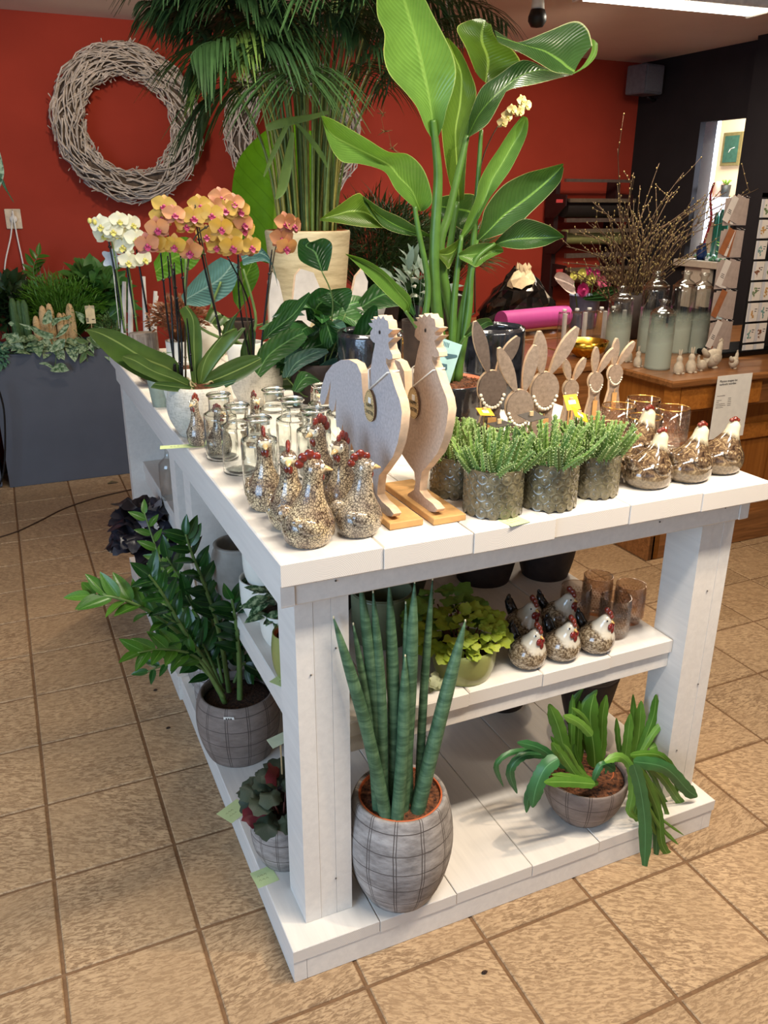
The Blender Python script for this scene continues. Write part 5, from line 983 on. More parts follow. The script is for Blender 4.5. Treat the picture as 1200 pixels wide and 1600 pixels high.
# picture label in the pot
q0=WX(686,560,1.13)
t2=MB(); A_,B_,C_,D_=W(690,527,.30),W(721,539,.30),W(700,612,.28),W(686,600,.28)
L=Vector(ST.location); t2.v=[]; 
def quad(mb,P,off,mi=0): mb.add([p-L+Vector((0,off,0)) for p in P],[(0,1,2,3)],mi)
lab=[W(688,527,.30),W(722,539,.30),W(698,614,.29),W(676,606,.29)]
m=MB(); quad(m,lab,0); quad(m,lab[::-1],.001); LB=m.build('picture_label',plain('pale_blue_card',S(166,206,206),.4,var=.04),ST,False)
def inq(u,v): return lab[0].lerp(lab[1],u).lerp(lab[3].lerp(lab[2],u),v)-L+Vector((0,-.0015,0))
m=MB()
for k in range(5): m.add([inq(.12+.07*k,.05),inq(.12+.07*k+.03,.05),inq(.12+.07*k+.03,.14),inq(.12+.07*k,.14)],[(0,1,2,3)])
m.add([inq(.15,.28),inq(.9,.22),inq(.95,.26),inq(.5,.36)],[(0,1,2,3)]); m.add([inq(.2,.48),inq(.55,.46),inq(.62,.56),inq(.3,.62)],[(0,1,2,3)]); m.build('printed_marks',plain('slate_print',S(70,104,116),.5),LB,False)
# ---------------- other black glazed cylinders behind
for (x,y,s,l) in ((1.50,.72,.86,'tall crackle glazed black pot behind the dark felt bunny'),(1.10,.78,.86,'black glazed pot in shadow behind the left felt rooster heads')):
    t=thing('black_glazed_pot',l,'pot',(x,y,T0),0,None,s); pot(t,[(0,0),(.10,0),(.112,.008),(.118,.08),(.118,.27),(.114,.276),(.109,.27),(.106,.03),(0,.025)],BGL,44)
# ================================================================ orchids
WTX=None
def m_tex():
    t=NT('woven_white_ceramic'); c=t.mp(t.co(),(260,260,60)); n=t.noise(c,1,3,.6); c2=t.mp(t.co(),(50,50,300)); n2=t.noise(c2,1,3,.6); mx=t.n('ShaderNodeMath',operation='MULTIPLY'); t.l(n,mx.inputs[0]); t.l(n2,mx.inputs[1]); t.base(t.ramp(mx.outputs[0],[(.14,S(172,166,152)),(.28,S(204,198,184))])); t.p(.8,spec=.2); t.bump(mx.outputs[0],.5,.003); return t.m
WTX=m_tex(); OW=[(0,0),(.050,0),(.060,.005),(.080,.045),(.086,.085),(.080,.125),(.071,.140),(.067,.138),(.065,.125)]
ORL=leafmat('orchid_leaf',S(50,78,34),S(84,110,50),S(120,140,80),.33,0,.15)
OST=plain('orchid_stem',S(70,60,40),.5); 
def flower_mesh(cp,cs,cl,name):
    m=MB()
    def pet(a,L,w,z,mi,curl=.2):
        rows=[]; 
        for i in range(6):
            u=i/5; h=w*max(.12,math.sin(PI*min(.97,u*.86+.10))); row=[]
            for j in (-1,-.5,0,.5,1): x=j*h; y=L*u; zz=z-curl*L*u*u+abs(j)*h*.25; row.append((x*math.cos(a)-y*math.sin(a),x*math.sin(a)+y*math.cos(a),zz))
            rows.append(row)
        m.strip(rows,mi)
    for a in (0,2.2,-2.2): pet(a,.030,.0125,0,1)
    for a in (1.25,-1.25): pet(a,.032,.019,.003,0,.12)
    pet(PI,.016,.008,.006,2,-.5); m.ball((0,-.002,.006),.0045,.005,.006,8,6,mi=2); m.ball((.006,-.006,.007),.004,.003,.006,6,5,mi=2); m.ball((-.006,-.006,.007),.004,.003,.006,6,5,mi=2)
    return m.mesh('flower',[cp,cs,cl],True)
def pm(n,a,b): return leafmat(n,a,b,None,.5,0,.25)
YF1=pm('mustard_petal',S(186,146,56),S(210,178,88)); YF2=pm('mustard_sepal',S(184,144,74),S(204,168,104)); PK1=pm('apricot_petal',S(192,132,98),S(204,148,96)); PK2=pm('rose_sepal',S(176,112,98),S(190,134,98)); LIPM=plain('magenta_lip',S(170,60,100),.4); WF=pm('white_petal',S(224,224,200),S(240,240,226)); WL=plain('pale_yellow_lip',S(210,200,110),.5)
fy=flower_mesh(YF1,YF2,LIPM,'y'); fp=flower_mesh(PK1,PK2,LIPM,'p'); fw=flower_mesh(WF,WF,WL,'w')
def flowers(t,lst,y,me,s=1,seed=0):
    r=random.Random(seed); L=Vector(t.location)
    for (px,py,dx,dy) in lst:
        p=W(px,py,y+r.uniform(-.02,.03))-L; d=Vector((dx,-1,dy)); z=d.normalized(); upv=Vector((r.uniform(-.15,.15),0,1)); x=upv.cross(z).normalized(); yy=z.cross(x); M=Matrix.Identity(4); k=s*r.uniform(.9,1.1)
        for i in range(3): M[i][0]=x[i]*k; M[i][1]=yy[i]*k; M[i][2]=z[i]*k; M[i][3]=p[i]
        instm('flower',me,t,M)
def spike(t,pts,y,ys=None,r=.0028,mat=None,name='flower_stem'):
    L=Vector(t.location); P=curve([W(a,b,y+(ys[i] if ys else 0))-L for i,(a,b) in enumerate(pts)],6); m=MB(); m.tube(P,[r,r*.6],7)
    for k in range(2,len(P)-2,7): m.ball(P[k],r*1.5,r*1.5,r*1.3,7,5)
    m.build(name,mat or OST,t)
def roots(t,seed,z=.135,R=.06):
    r=random.Random(seed)
    for k in range(9): a=r.uniform(0,6.28); b=a+r.uniform(-1,1); m=MB(); m.tube(curve([(.02*math.cos(a),.02*math.sin(a),z),(R*.6*math.cos(b),R*.6*math.sin(b),z+r.uniform(.0,.03)),(R*math.cos(b+.4),R*math.sin(b+.4),z-.01)],4),.0028,6); m.build('aerial_root',plain('pale_root',S(170,160,120),.7) if k<0 else ROOT,t)
ROOT=plain('pale_root',S(158,150,112),.7)
OY=.72
t=thing('yellow_orchid','mustard and apricot orchid in the white textured pot nearest the table edge','orchid',(.556,OY,T0)); O1=t; t.scale=(1.0,1.0,1.0)
pot(t,[(a*1.08,b) for a,b in OW],WTX,44,(.07,.128),BARK); roots(t,2)
for rows,d in (([(275,600,280,590,285,585),(255,600,262,575,272,560),(220,590,226,560,232,542),(180,565,185,535,190,520),(150,535,155,520,160,512),(134,516,135,515,136,514)],(0,-.1)),([(300,612,302,606,304,600),(270,605,272,592,276,582),(240,592,240,580,243,570),(205,575,210,563,215,553),(190,560,192,557,194,555)],(-.02,-.08)),([(305,610,306,604,308,598),(340,608,345,590,342,572),(380,592,385,572,378,556),(410,570,408,560,402,555)],(0,.02)),([(308,602,312,600,316,602),(320,575,330,560,345,560),(345,545,360,528,372,530),(372,520,378,512,384,512)],(.02,.06)),([(300,600,306,598,312,600),(293,550,303,545,316,548),(290,510,302,500,312,505),(280,485,290,478,298,482)],(.0,-.02)),([(310,600,313,598,316,600),(310,570,322,560,335,570),(340,530,352,520,362,535),(365,515,370,513,372,520)],(.0,-.05)),([(320,500,330,505,345,510),(330,480,345,490,362,500),(345,500,355,520,372,530)],(.06,.08)),([(300,612,303,608,306,606),(270,612,272,604,276,598),(235,606,240,600,246,596)],(-.04,-.06)),([(345,545,350,530,360,520),(350,510,362,500,372,490),(372,490,378,482,384,475)],(.03,.03)),([(312,610,316,606,320,602),(335,612,345,602,350,595),(365,600,368,596,370,592)],(-.03,-.06))):
    m=MB(); n=len(rows); patch(m,[tuple(q)+(d[0]+(d[1]-d[0])*i/(n-1),)*3 for i,q in enumerate(rows)],OY,0,4,3,.18,t); m.build('leaf',ORL,t)
for p in ([(277,592),(262,500),(250,385)],[(272,590),(268,480),(262,400)],[(282,590),(277,500),(272,410)],[(300,580),(290,480),(282,400)],[(345,520),(320,420),(305,340)],[(285,590),(283,520),(270,420)]): spike(t,p,OY-.01,[0,0,-.02],.0032,BLKP,'stake')
for p in ([(285,590),(275,480),(262,360),(270,340)],[(290,590),(290,470),(300,380),(330,350)],[(345,530),(330,450),(310,350),(305,320)]): spike(t,p,OY,[0,0,-.01,-.02],.003)
flowers(t,[(252,340,0,.1),(290,352,.1,0),(272,383,-.1,-.2),(256,322,-.1,.3),(312,322,.1,.2),(240,380,-.6,0),(330,335,0,.1),(345,356,0,0),(362,385,.1,0),(302,340,0,.2)],OY-.03,fy,1.02,3)
flowers(t,[(246,357,-.2,0),(230,382,-.2,0),(297,392,-.3,-.2),(272,336,.1,.4)],OY-.05,fp,1.02,4)
t=thing('yellow_orchid','mustard and apricot orchid in the second white pot behind the glass jars','orchid',(.805,1.02,T0)); OY2=1.02
pot(t,[(a*.98,b*.9) for a,b in OW],WTX,44,(.065,.115),BARK); roots(t,6,.12)
for rows,d in (([(398,612,402,605,406,600),(430,600,430,580,425,565),(455,565,450,545,440,535),(478,530,470,520,462,515)],(0,0)),([(395,612,398,606,402,602),(375,560,385,545,398,560),(385,520,392,505,400,520)],(.0,.0)),([(400,612,404,606,408,604),(430,610,428,596,424,585),(470,610,462,590,455,580)],(-.02,-.04))):
    m=MB(); n=len(rows); patch(m,[tuple(q)+(d[0]+(d[1]-d[0])*i/(n-1),)*3 for i,q in enumerate(rows)],OY2,0,4,3,.18,t); m.build('leaf',ORL,t)
for p in ([(400,600),(375,480),(372,370)],[(402,600),(415,480),(425,390)],[(398,600),(390,480),(355,400)]): spike(t,p,OY2-.01,[0,0,-.02],.0035,BLKP,'stake')
spike(t,[(402,600),(418,470),(430,390),(440,370)],OY2); spike(t,[(400,600),(382,470),(368,380),(350,340)],OY2)
flowers(t,[(345,345,0,.1),(380,358,.1,0),(360,372,0,0),(338,385,-.1,0),(392,385,.2,0),(375,330,0,.1),(352,328,-.1,.2),(322,368,0,0)],OY2-.05,fy,1.12,5)
flowers(t,[(385,388,.1,-.1),(335,325,0,.1),(365,318,0,.3),(345,310,0,.3),(380,350,.3,.1),(446,348,0,.1),(440,372,-.2,-.1),(458,352,.5,0),(447,385,.2,-.4)],OY2-.05,fp,1.12,6)
t=thing('potted_orchid','orchid in a plain white pot between the glass ball and the textured pot','orchid',(.585,1.06,T0)); pot(t,[(0,0),(.050,0),(.058,.006),(.070,.05),(.074,.11),(.072,.13),(.068,.128),(.066,.11)],WPOT,40,(.066,.115),BARK); OY3=1.06
for rows in ([(262,580,266,574,270,570),(235,572,238,562,244,555),(215,562,218,555,222,550)],[(270,590,272,583,275,578),(250,590,250,582,252,575),(228,588,230,585,232,582)]):
    m=MB(); patch(m,rows,OY3-.02,0,4,3,.18,t); m.build('leaf',ORL,t)
sp_=[(250,575),(240,540)]
t=thing('tapered_green_pot','tall tapered grey green pot left of the plain white orchid pot','pot',(.512,1.10,T0)); pot(t,[(0,0),(.026,0),(.030,.005),(.046,.13),(.044,.13),(.03,.02),(0,.015)],plain('sage_grey',S(150,158,140),.6),30)
t=thing('glass_ball_vase','clear glass ball with soil and small green plant at the table edge','vase',(.548,1.42,T0)); m=MB(); m.lathe(cr([(0,.001),(.03,.002),(.055,.025),(.066,.06),(.058,.095),(.040,.115),(.037,.115),(.055,.095),(.063,.06),(.052,.026),(.03,.005),(0,.004)],2),30); m.build('glass_body',GLASS,t)
m=MB(); m.lathe([(0,.006),(.03,.008),(.05,.027),(.060,.055),(0,.060)],24); m.build('soil',SOIL,t); r=random.Random(3); sm_=leaf_mesh(.035,.008,P_lance,droop=.3).mesh('leaf',leafmat('small_green',S(70,110,70),S(110,150,100),None,.5),True)
for k in range(26): a=r.uniform(0,6.28); instm('leaf',sm_,t,frame(Vector((.03*math.cos(a),.03*math.sin(a),r.uniform(.06,.11))),(math.cos(a),math.sin(a),r.uniform(0,1)),(0,0,1),r.uniform(.8,1.6)))
t=thing('wooden_stump','grey weathered wooden block on the table edge behind the glass ball','wood block',(.575,1.80,T0)); m=MB(); m.rings([[(U(.97,1.03)*.055*math.cos(2*PI*i/10),U(.97,1.03)*.05*math.sin(2*PI*i/10),z) for i in range(10)] for z in (0,.05,.1,.13)]); m.build('block',m_wood('weathered_wood',S(96,84,74),S(160,148,136),(50,50,4),.8),t)
# copper-tinted small plant
def bush(name,label,cat,loc,R,n,lm,seed,s=(.8,1.2),upb=.5,potp=None,potm=None,scale=1,kind_stuff=True,droop=0):
    r=random.Random(seed); t=thing(name,label,cat,loc); L=lm[0].vertices; big=MB(); 
    base=[( [v.co.copy() for v in me.vertices],[tuple(p.vertices) for p in me.polygons]) for me in lm]
    for k in range(n):
        z=r.uniform(-.25,1); a=r.uniform(0,2*PI); q=math.sqrt(max(0,1-z*z)); d=Vector((q*math.cos(a),q*math.sin(a),z)); rr=r.uniform(.45,1)
        p=Vector((d.x*R[0]*rr,d.y*R[1]*rr,R[2]+d.z*R[2]*rr)); fw=d+Vector((r.uniform(-.5,.5),r.uniform(-.5,.5),upb+r.uniform(-.3,.3)-droop)); M=frame(p,fw,Vector((r.uniform(-.5,.5),-.4,.7)),r.uniform(*s)); vs,fs=base[k%len(base)]; big.add([M@v for v in vs],fs,0,[(0.5,.5)]*len(vs))
        if k%6==0: big.tube([(0,0,0),tuple(p*.6),tuple(p)],.0015,3)
    o=big.build('foliage',lm[0].materials[0],t); 
    if kind_stuff: o['kind']='stuff'
    if potp: pot(t,[(a,b-potp[-1][1]) for a,b in potp],potm,28)
    return t
def lmesh(name,L,Wd,prof,c1,c2,droop=.3,nv=3,nu=2,tr=.2,rough=.45): return leaf_mesh(L,Wd,prof,nv=nv,nu=nu,droop=droop).mesh('leaf',leafmat(name,c1,c2,None,rough,0,tr),True)
cop=[lmesh('copper_leaf',.022,.009,P_ovate,S(120,70,40),S(160,100,60)),lmesh('copper_leaf_g',.02,.009,P_ovate,S(90,90,40),S(110,110,50))]
bp=[(0,0),(.04,0),(.05,.01),(.055,.09),(.05,.09),(0,.08)]
bush('copper_leaved_plant','small bushy plant with copper red leaves behind the glass ball','plant',(.70,1.72,T0+.09),(.115,.10,.09),650,cop,1,(.8,1.3),.3,bp,WPOT)
# white wooden ornaments with candle pots
WWD=plain('whitewashed_wood',S(196,190,184),.8,var=.1,scale=20)
t=thing('white_wooden_hands','white carved wooden prongs behind the copper leaved plant','ornament',(.80,2.06,T0)); 
for (a,b) in (((193,500),(194,440)),((204,500),(203,438)),((228,500),(224,432)),((232,500),(245,462)),((241,500),(243,455))):
    P0=W(a[0],a[1]+18,2.06)-Vector(t.location);P1=W(b[0],b[1],2.06)-Vector(t.location); m=MB(); m.tube([(P0.x,0,0.0),P0,P1],[.014,.008],8); m.build('prong',WWD,t)
for (px,py,l) in ((207,520,'small glass candle cup left of the wooden prongs'),(221,530,'small glass candle cup in front of the wooden prongs')):
    c=W(px,py,1.98); t=thing('candle_cup',l,'candle cup',(c.x,1.98,T0)); m=MB(); m.lathe([(0,.002),(.03,.002),(.032,.07),(.03,.07),(.028,.01),(0,.01)],22); m.build('glass_cup',plain('cream_candle_cup',S(196,184,164),.4),t); m=MB(); m.lathe([(.031,.066),(.034,.07),(.031,.074),(.029,.07),(.031,.066)],22); m.build('rim',MDF,t)
# white orchid
t=thing('white_orchid','white orchid on dark stakes rising behind the copper leaved plant','orchid',(.86,1.92,T0)); OW2=1.92; pot(t,[(a*.9,b) for a,b in OW],WPOT,32,(.058,.12),BARK)
for p in ([(195,520),(180,430),(165,352)],[(215,520),(200,430),(188,345)],[(235,520),(220,430),(213,390)]): spike(t,p,OW2,None,.005,BLKP,'stake')
spike(t,[(195,520),(185,440),(172,370),(150,346),(138,345)],OW2-.02,None,.0035,STEMG); spike(t,[(215,520),(203,430),(195,380),(208,345)],OW2-.02,None,.0035,STEMG)
flowers(t,[(158,352,-.5,0),(176,360,0,0),(186,345,.1,.2),(206,350,.4,.1),(182,364,0,-.2),(211,373,.3,0),(193,384,-.6,0),(200,408,.1,-.1),(224,404,.6,0),(163,366,-.3,0)],OW2-.04,fw,1.35,7)
for px,py in ((140,345),(148,347)): 
    m=MB(); m.ball(W(px,py,OW2-.04)-Vector(t.location),.008,.008,.011,8,6); m.build('bud',WL,t)
t=thing('flower_shaped_label','flower shaped pale plastic label beside the white orchid','label',W(175,404,1.95)); m=MB(); m.prism([(.034*(1+.25*math.cos(5*q))*math.cos(q),.034*(1+.25*math.cos(5*q))*math.sin(q)) for q in [2*PI*i/40 for i in range(40)]],(0,0,0),(1,0,0),(0,0,1),.0015); m.build('card',plain('pale_blue_plastic',S(186,196,206),.4),t,False); m=MB(); m.tube([(0,0,-.03),(0,.0,-.27)],.0018,5); m.build('stick',WHITE,t)
# ================================================================ areca palm in a tall cream pot
def pot_on(loc): pass
PMX,PMY=1.285,1.86; ZP=1.53
CRP=None
def m_cream():
    t=NT('cream_scraped_ceramic'); n=t.noise(t.mp(t.co(),(6,6,40)),1,5,.7); t.base(t.ramp(n,[(.3,S(176,160,126)),(.6,S(214,200,164))])); t.p(.75,spec=.2); t.bump(n,.4,.004); return t.m
CRP=m_cream()
t=thing('areca_palm','tall areca palm in a large cream pot at the table centre','potted plant',(PMX,PMY,T0)); PT=t; h=ZP-TT
pot(t,[(0,0),(.115,0),(.128,.01),(.150,h*.4),(.172,h*.9),(.176,h),(.166,h+.004),(.160,h-.02),(.155,h-.06)],CRP,48,(.158,h-.05),BARK)
m=MB(); m.lathe([(.150,h-.03),(.164,h-.01),(.164,h+.006),(.158,h+.007),(.155,h-.03)],40); m.build('inner_pot',TERRA,t)
CANE=[plain('green_cane',S(104,124,60),.45,var=.2),plain('yellow_cane',S(150,142,66),.45,var=.2)]; PALM=leafmat('palm_leaflet',S(40,66,38),S(62,92,50),None,.4,0,.2); PALM2=leafmat('palm_leaflet_light',S(92,122,56),S(116,144,72),None,.4,0,.3)
r=random.Random(11); Lp=Vector(t.location)
stems=[]
for k in range(78):
    a=r.uniform(0,6.283); q=.118*math.sqrt(r.random()); b0=Vector((q*math.cos(a),q*math.sin(a),h-.05)); H=r.uniform(.55,.95); sp=r.uniform(.03,.17)*(.35+q/.12)
    b1=b0+Vector((math.cos(a)*sp*.35,math.sin(a)*sp*.35,H*.55)); b2=b0+Vector((math.cos(a)*sp*1.2,math.sin(a)*sp,H))
    C=curve([b0,b1,b2],6); m=MB(); m.tube(C,[r.uniform(.0045,.0085),.003],6); m.build('cane',CANE[k%3==0],t); stems.append((b2,a,sp))
def palm_frond(base,az,L,el,arch,n=26,ll=.20,mat=PALM,seed=0,wl=.013):
    r=random.Random(seed); m=MB(); P=[]; p=Vector(base); e=el
    for i in range(13): P.append(p.copy()); p=p+Vector((math.cos(az)*math.cos(e),math.sin(az)*math.cos(e),math.sin(e)))*(L/12); e-=arch/12
    m.tube(P,[.004,.0015],5)
    for k in range(n):
        u=.12+.88*k/n; i=min(11,int(u*12)); c=P[i].lerp(P[i+1],u*12-i); tg=(P[i+1]-P[i]).normalized(); sd=tg.cross(Vector((0,0,1))).normalized()
        for s_ in (-1,1):
            d=(tg*.75+sd*s_*.8+Vector((0,0,r.uniform(-.1,.25)))).normalized(); l=ll*(math.sin(PI*min(.95,u*.85+.12)))*1.5*r.uniform(.8,1.1); rows=[]; x=d.cross(Vector((0,0,1))).normalized()
            for q_ in range(5): w_=q_/4; pt=c+d*l*w_+Vector((0,0,-.7*l*w_*w_)); hw=wl/2*max(.08,math.sin(PI*min(.97,w_*.8+.15))); rows.append([pt-x*hw,pt+Vector((0,0,-hw*.4)),pt+x*hw])
            m.strip(rows)
    return m.build('frond',mat,PT)
k=0
for b2,a,sp in stems[:44]:
    az=a+r.uniform(-.3,.3); palm_frond(b2-Vector((0,0,r.uniform(0,.12))),az,r.uniform(.45,.8)*(.55 if math.cos(az)<-.3 else 1),r.uniform(.9,1.45),r.uniform(.8,2.2),24,r.uniform(.16,.24),PALM,k); k+=1
for (az,z,L,el,ar,mt) in ((3.05,.60,.62,.75,1.9,PALM2),(2.8,.66,.70,.95,2.4,PALM),(3.4,.62,.68,.8,2.2,PALM),(3.7,.68,.62,.9,2.3,PALM2),(4.3,.70,.55,1.0,2.5,PALM),(5.3,.74,.45,1.0,2.2,PALM),(.1,.8,.45,1.0,2.0,PALM),(3.2,.82,.7,.8,2.0,PALM),(2.9,.86,.75,.6,1.6,PALM)):
    palm_frond((-.03+.05*math.cos(az),.05*math.sin(az),h+z-.05),az,L*.68,el,ar,18,.15,mt,k); k+=1
for rows in ([(415,195,417,200,419,205),(440,185,445,192,447,198),(488,178,490,182,492,186),(512,172,513,174,514,178)],[(455,205,457,207,460,208),(440,262,448,262,456,262),(432,300,437,300,446,300),(430,310,431,311,432,312)],[(458,190,460,190,463,190),(478,215,482,213,485,211),(500,245,503,243,506,241),(510,262,511,262,512,262)],[(445,195,449,196,452,197),(425,235,429,237,432,239),(411,275,412,276,413,277)]):
    m=MB(); patch(m,rows,PMY-.2,0,4,2,.1,t); m.build('leaflet',PALM2,t)
# ---------------- elephant ear leaf, blue-green leaf, climbing leaves between the orchids and the roosters
ELE=leafmat('elephant_ear_leaf',S(80,132,34),S(98,150,44),S(120,160,70),.45,12,.6); BLU=leafmat('blue_green_leaf',S(62,104,100),S(84,124,116),S(120,150,140),.35,16,.15)
EY=2.10
t=thing('elephant_ear_plant','elephant ear with one huge round backlit leaf left of the palm canes','potted plant',(1.03,2.10,T0)); pot(t,[(0,0),(.06,0),(.07,.01),(.08,.10),(.076,.12),(.072,.10)],DPOT,30,(.07,.10))
m=MB(); patch(m,[(430,415,440,418,450,415),(385,395,430,385,470,400),(366,340,432,330,500,350),(363,290,435,275,525,300),(375,245,437,232,530,255),(405,212,440,200,505,215),(432,193,442,191,455,193)],EY,0,5,4,.1,t); m.build('leaf',ELE,t)
def stem_to(t,px,y,r=.006,z0=.1,mat=None):
    L=Vector(t.location); P=[Vector((0,0,z0))]+[W(a,b,y)-L for a,b in px]; m=MB(); m.tube(curve(P,6),[r,r*.7],8); m.build('petiole',mat or STEMG,t)
stem_to(t,[(420,500),(440,415)],EY)
t=thing('blue_green_banana_leaf_plant','plant with broad blue green leaf behind the yellow orchids','potted plant',(.90,1.50,T0)); pot(t,[(0,0),(.05,0),(.06,.01),(.07,.10),(.066,.12),(.062,.10)],WPOT,30,(.06,.10))
for rows,mt,y in (([(283,462,286,470,290,476),(300,440,312,455,322,478),(325,415,345,435,362,455),(345,402,365,410,375,415)],BLU,1.45),([(375,395,378,405,380,415),(395,380,405,395,412,408),(420,400,425,410,428,420),(432,440,433,444,434,448)],BLU,1.45),([(365,470,370,478,374,484),(362,435,375,450,390,462),(375,410,390,420,405,430),(392,400,396,404,400,408)],ELE,1.5),([(240,410,243,425,246,440),(262,380,268,405,272,430),(290,370,296,395,300,420),(315,385,317,390,318,396)],ELE,1.52)):
    m=MB(); patch(m,rows,y,0,4,3,.12,t); m.build('leaf',mt,t)
stem_to(t,[(330,500),(345,440)],1.45); stem_to(t,[(300,500),(290,400)],1.5); stem_to(t,[(400,500),(380,420)],1.46)
PHI=leafmat('heart_leaf',S(36,80,38),S(62,108,52),S(104,150,90),.28,10,.18); PHB=leafmat('blue_heart_leaf',S(44,78,70),S(66,100,86),S(96,130,110),.3,8,.12)
PY=.92
t=thing('heart_leaved_plant','bushy heart leaved green plant in a dark pot behind the glass jars','potted plant',(1.00,.98,T0)); HL=t; pot(t,[(0,0),(.065,0),(.08,.01),(.095,.10),(.09,.13),(.086,.11)],DPOT,34,(.086,.11))
def hl(rows,mt=PHI,y=PY,d=(0,0)):
    m=MB(); n=len(rows); patch(m,[tuple(q)+(d[0]+(d[1]-d[0])*i/(n-1),)*3 for i,q in enumerate(rows)],y,0,4,3,.2,HL); m.build('leaf',mt,HL)
hl([(498,422,503,424,512,423),(470,408,498,408,518,398),(465,390,492,394,518,380),(468,375,478,385,505,372),(480,372,484,378,490,378)])
hl([(540,488,535,478,528,485),(550,462,520,468,512,478),(545,450,515,458,498,470),(520,452,505,462,494,468)]); hl([(480,500,490,505,500,515),(478,470,495,480,510,500),(498,450,515,465,535,480),(520,455,530,462,540,470)],PHI,PY+.05)
hl([(500,490,505,492,512,494),(500,530,515,520,530,515),(515,545,522,538,542,525),(535,512,538,510,541,507)],PHI,PY-.03); hl([(410,535,412,532,416,530),(415,512,425,518,440,522),(450,480,458,492,462,500),(483,456,484,458,486,460)],PHI,PY-.05)
hl([(398,580,402,585,407,590),(405,545,420,555,435,565),(440,518,455,530,465,545),(470,512,475,520,480,528)],PHI,PY-.06); hl([(545,545,548,548,552,550),(560,500,575,520,588,540),(590,480,592,500,587,520),(585,570,585,575,584,578)],PHI,PY-.08)
hl([(538,525,545,528,550,530),(560,555,570,548,578,545),(575,575,580,572,586,565),(585,580,585,579,586,577)],leafmat('pale_back_leaf',S(120,160,100),S(140,170,110),None,.4),PY-.08)
hl([(470,540,475,548,480,556),(500,520,515,535,520,548),(545,522,560,530,562,545),(595,535,596,538,596,542)],PHI,PY+.02); hl([(440,590,448,590,455,588),(450,560,462,568,475,572),(480,545,490,552,500,560),(510,545,512,548,514,550)],PHB,PY-.05)
hl([(480,600,486,602,492,604),(500,570,508,580,520,590),(535,560,540,575,545,590),(550,600,548,602,546,604)],PHB,PY-.02); hl([(560,470,565,480,570,488),(590,440,600,460,610,480),(630,450,632,465,630,480),(650,490,648,492,646,494)],PHI,PY+.05)
hl([(455,610,460,612,466,614),(470,580,478,590,488,600),(500,595,505,600,510,610),(520,630,519,630,518,630)],PHI,PY-.06); hl([(425,500,430,505,436,510),(445,470,452,480,462,490),(475,470,478,476,480,484)],PHI,PY+.06); hl([(560,590,565,596,570,600),(580,560,590,575,600,585),(615,565,617,575,618,585)],PHB,PY)
for k in range(16): px=460+k*9; hl([(px-14,590-k%4*16,px-10,594-k%4*16,px-6,598-k%4*16),(px,565-k%4*18,px+6,575-k%4*18,px+12,585-k%4*18),(px+18,560-k%4*18,px+20,566-k%4*18,px+22,572-k%4*18)],(PHI,PHB)[k%2],PY+.06+.01*(k%5))
hmm_=[leaf_mesh(.15,.085,P_heart,nv=7,droop=.35).mesh('leaf',x_,True) for x_ in (PHI,PHB)]; rh=random.Random(31)
for k in range(30): a=rh.uniform(PI*.9,PI*2.1); zz=rh.uniform(.10,.30); q_=rh.uniform(.03,.10); instm('leaf',hmm_[k%3==0],HL,frame(Vector((q_*math.cos(a)+.02,q_*math.sin(a)*.6+.03,zz)),(math.cos(a),math.sin(a)*.7,rh.uniform(-.5,.5)),(0,-.5,.8),rh.uniform(.6,1.1)))
for p in ([(500,600),(520,480),(503,424)],[(500,600),(540,490)],[(490,600),(420,530)],[(510,600),(548,550)],[(500,600),(600,500)],[(480,620),(440,580)]): stem_to(HL,p,PY,.003,.11)
# ---------------- large white wooden bunny ornaments in front of the palm pot
t=thing('white_wooden_bunny','large whitewashed wooden bunny with tall ears standing before the cream palm pot','ornament',(1.12,1.50,T0)); L=Vector(t.location)
def slab(t,px,y,th,mat,name='cutout',edge=None):
    P=[W(a,b,y)-Vector(t.location) for a,b in px]; m=MB(); m.prism([(p.x,p.z) for p in P],(0,0,0),(1,0,0),(0,0,1),th,0,1); return m.build(name,[mat,edge or FELTE],t,True,35)
slab(t,[(420,640),(424,560),(421,500),(420,440),(426,425),(436,440),(444,475),(446,485),(458,470),(462,430),(470,420),(490,426),(500,450),(496,480),(480,520),(500,560),(505,640)],1.48,.02,WWD)
t=thing('white_wooden_bunny','whitewashed wooden bunny peeping out right of the cream palm pot','ornament',(1.42,1.50,T0)); slab(t,[(545,520),(548,470),(556,432),(566,420),(575,440),(572,470),(580,470),(600,440),(612,450),(600,490),(606,560),(600,640),(545,640)],1.48,.02,WWD)
# ================================================================ rear table and bushy plants on it
t=thing('rear_table','low white table behind the display table carrying bushy plants','table',(1.55,2.75,0)); m=MB(); m.box(0,.76,0,.75,.86,.90,b=.004); m.build('table_top',PAINT,t,False)
for a,b in ((.05,.05),(.65,.05),(.05,.65),(.65,.65)): m=MB(); m.box(a,a+.06,b,b+.06,0,.86,b=.003); m.build('leg',PAINT,t,False)
RH=[lmesh('grassy_leaf',.085,.007,P_lance,S(34,62,26),S(60,92,38),.5,3,1),lmesh('grassy_leaf2',.10,.006,P_lance,S(44,78,30),S(84,116,46),.8,3,1)]
bpt=[(0,0),(.09,0),(.11,.01),(.13,.18),(.12,.18),(0,.17)]
bush('grassy_bush','dense dark grassy bush right of the cream palm pot','potted plant',(2.02,2.82,1.10),(.34,.28,.26),2600,RH,2,(.7,1.5),.5,[(a,b*1.1) for a,b in bpt],DPOT)
bush('grassy_bush','dense dark grassy bush behind the paddle leaf stems','potted plant',(2.56,3.05,1.10),(.28,.24,.22),1500,RH,3,(.7,1.4),.6,[(a,b*1.1) for a,b in bpt],DPOT)
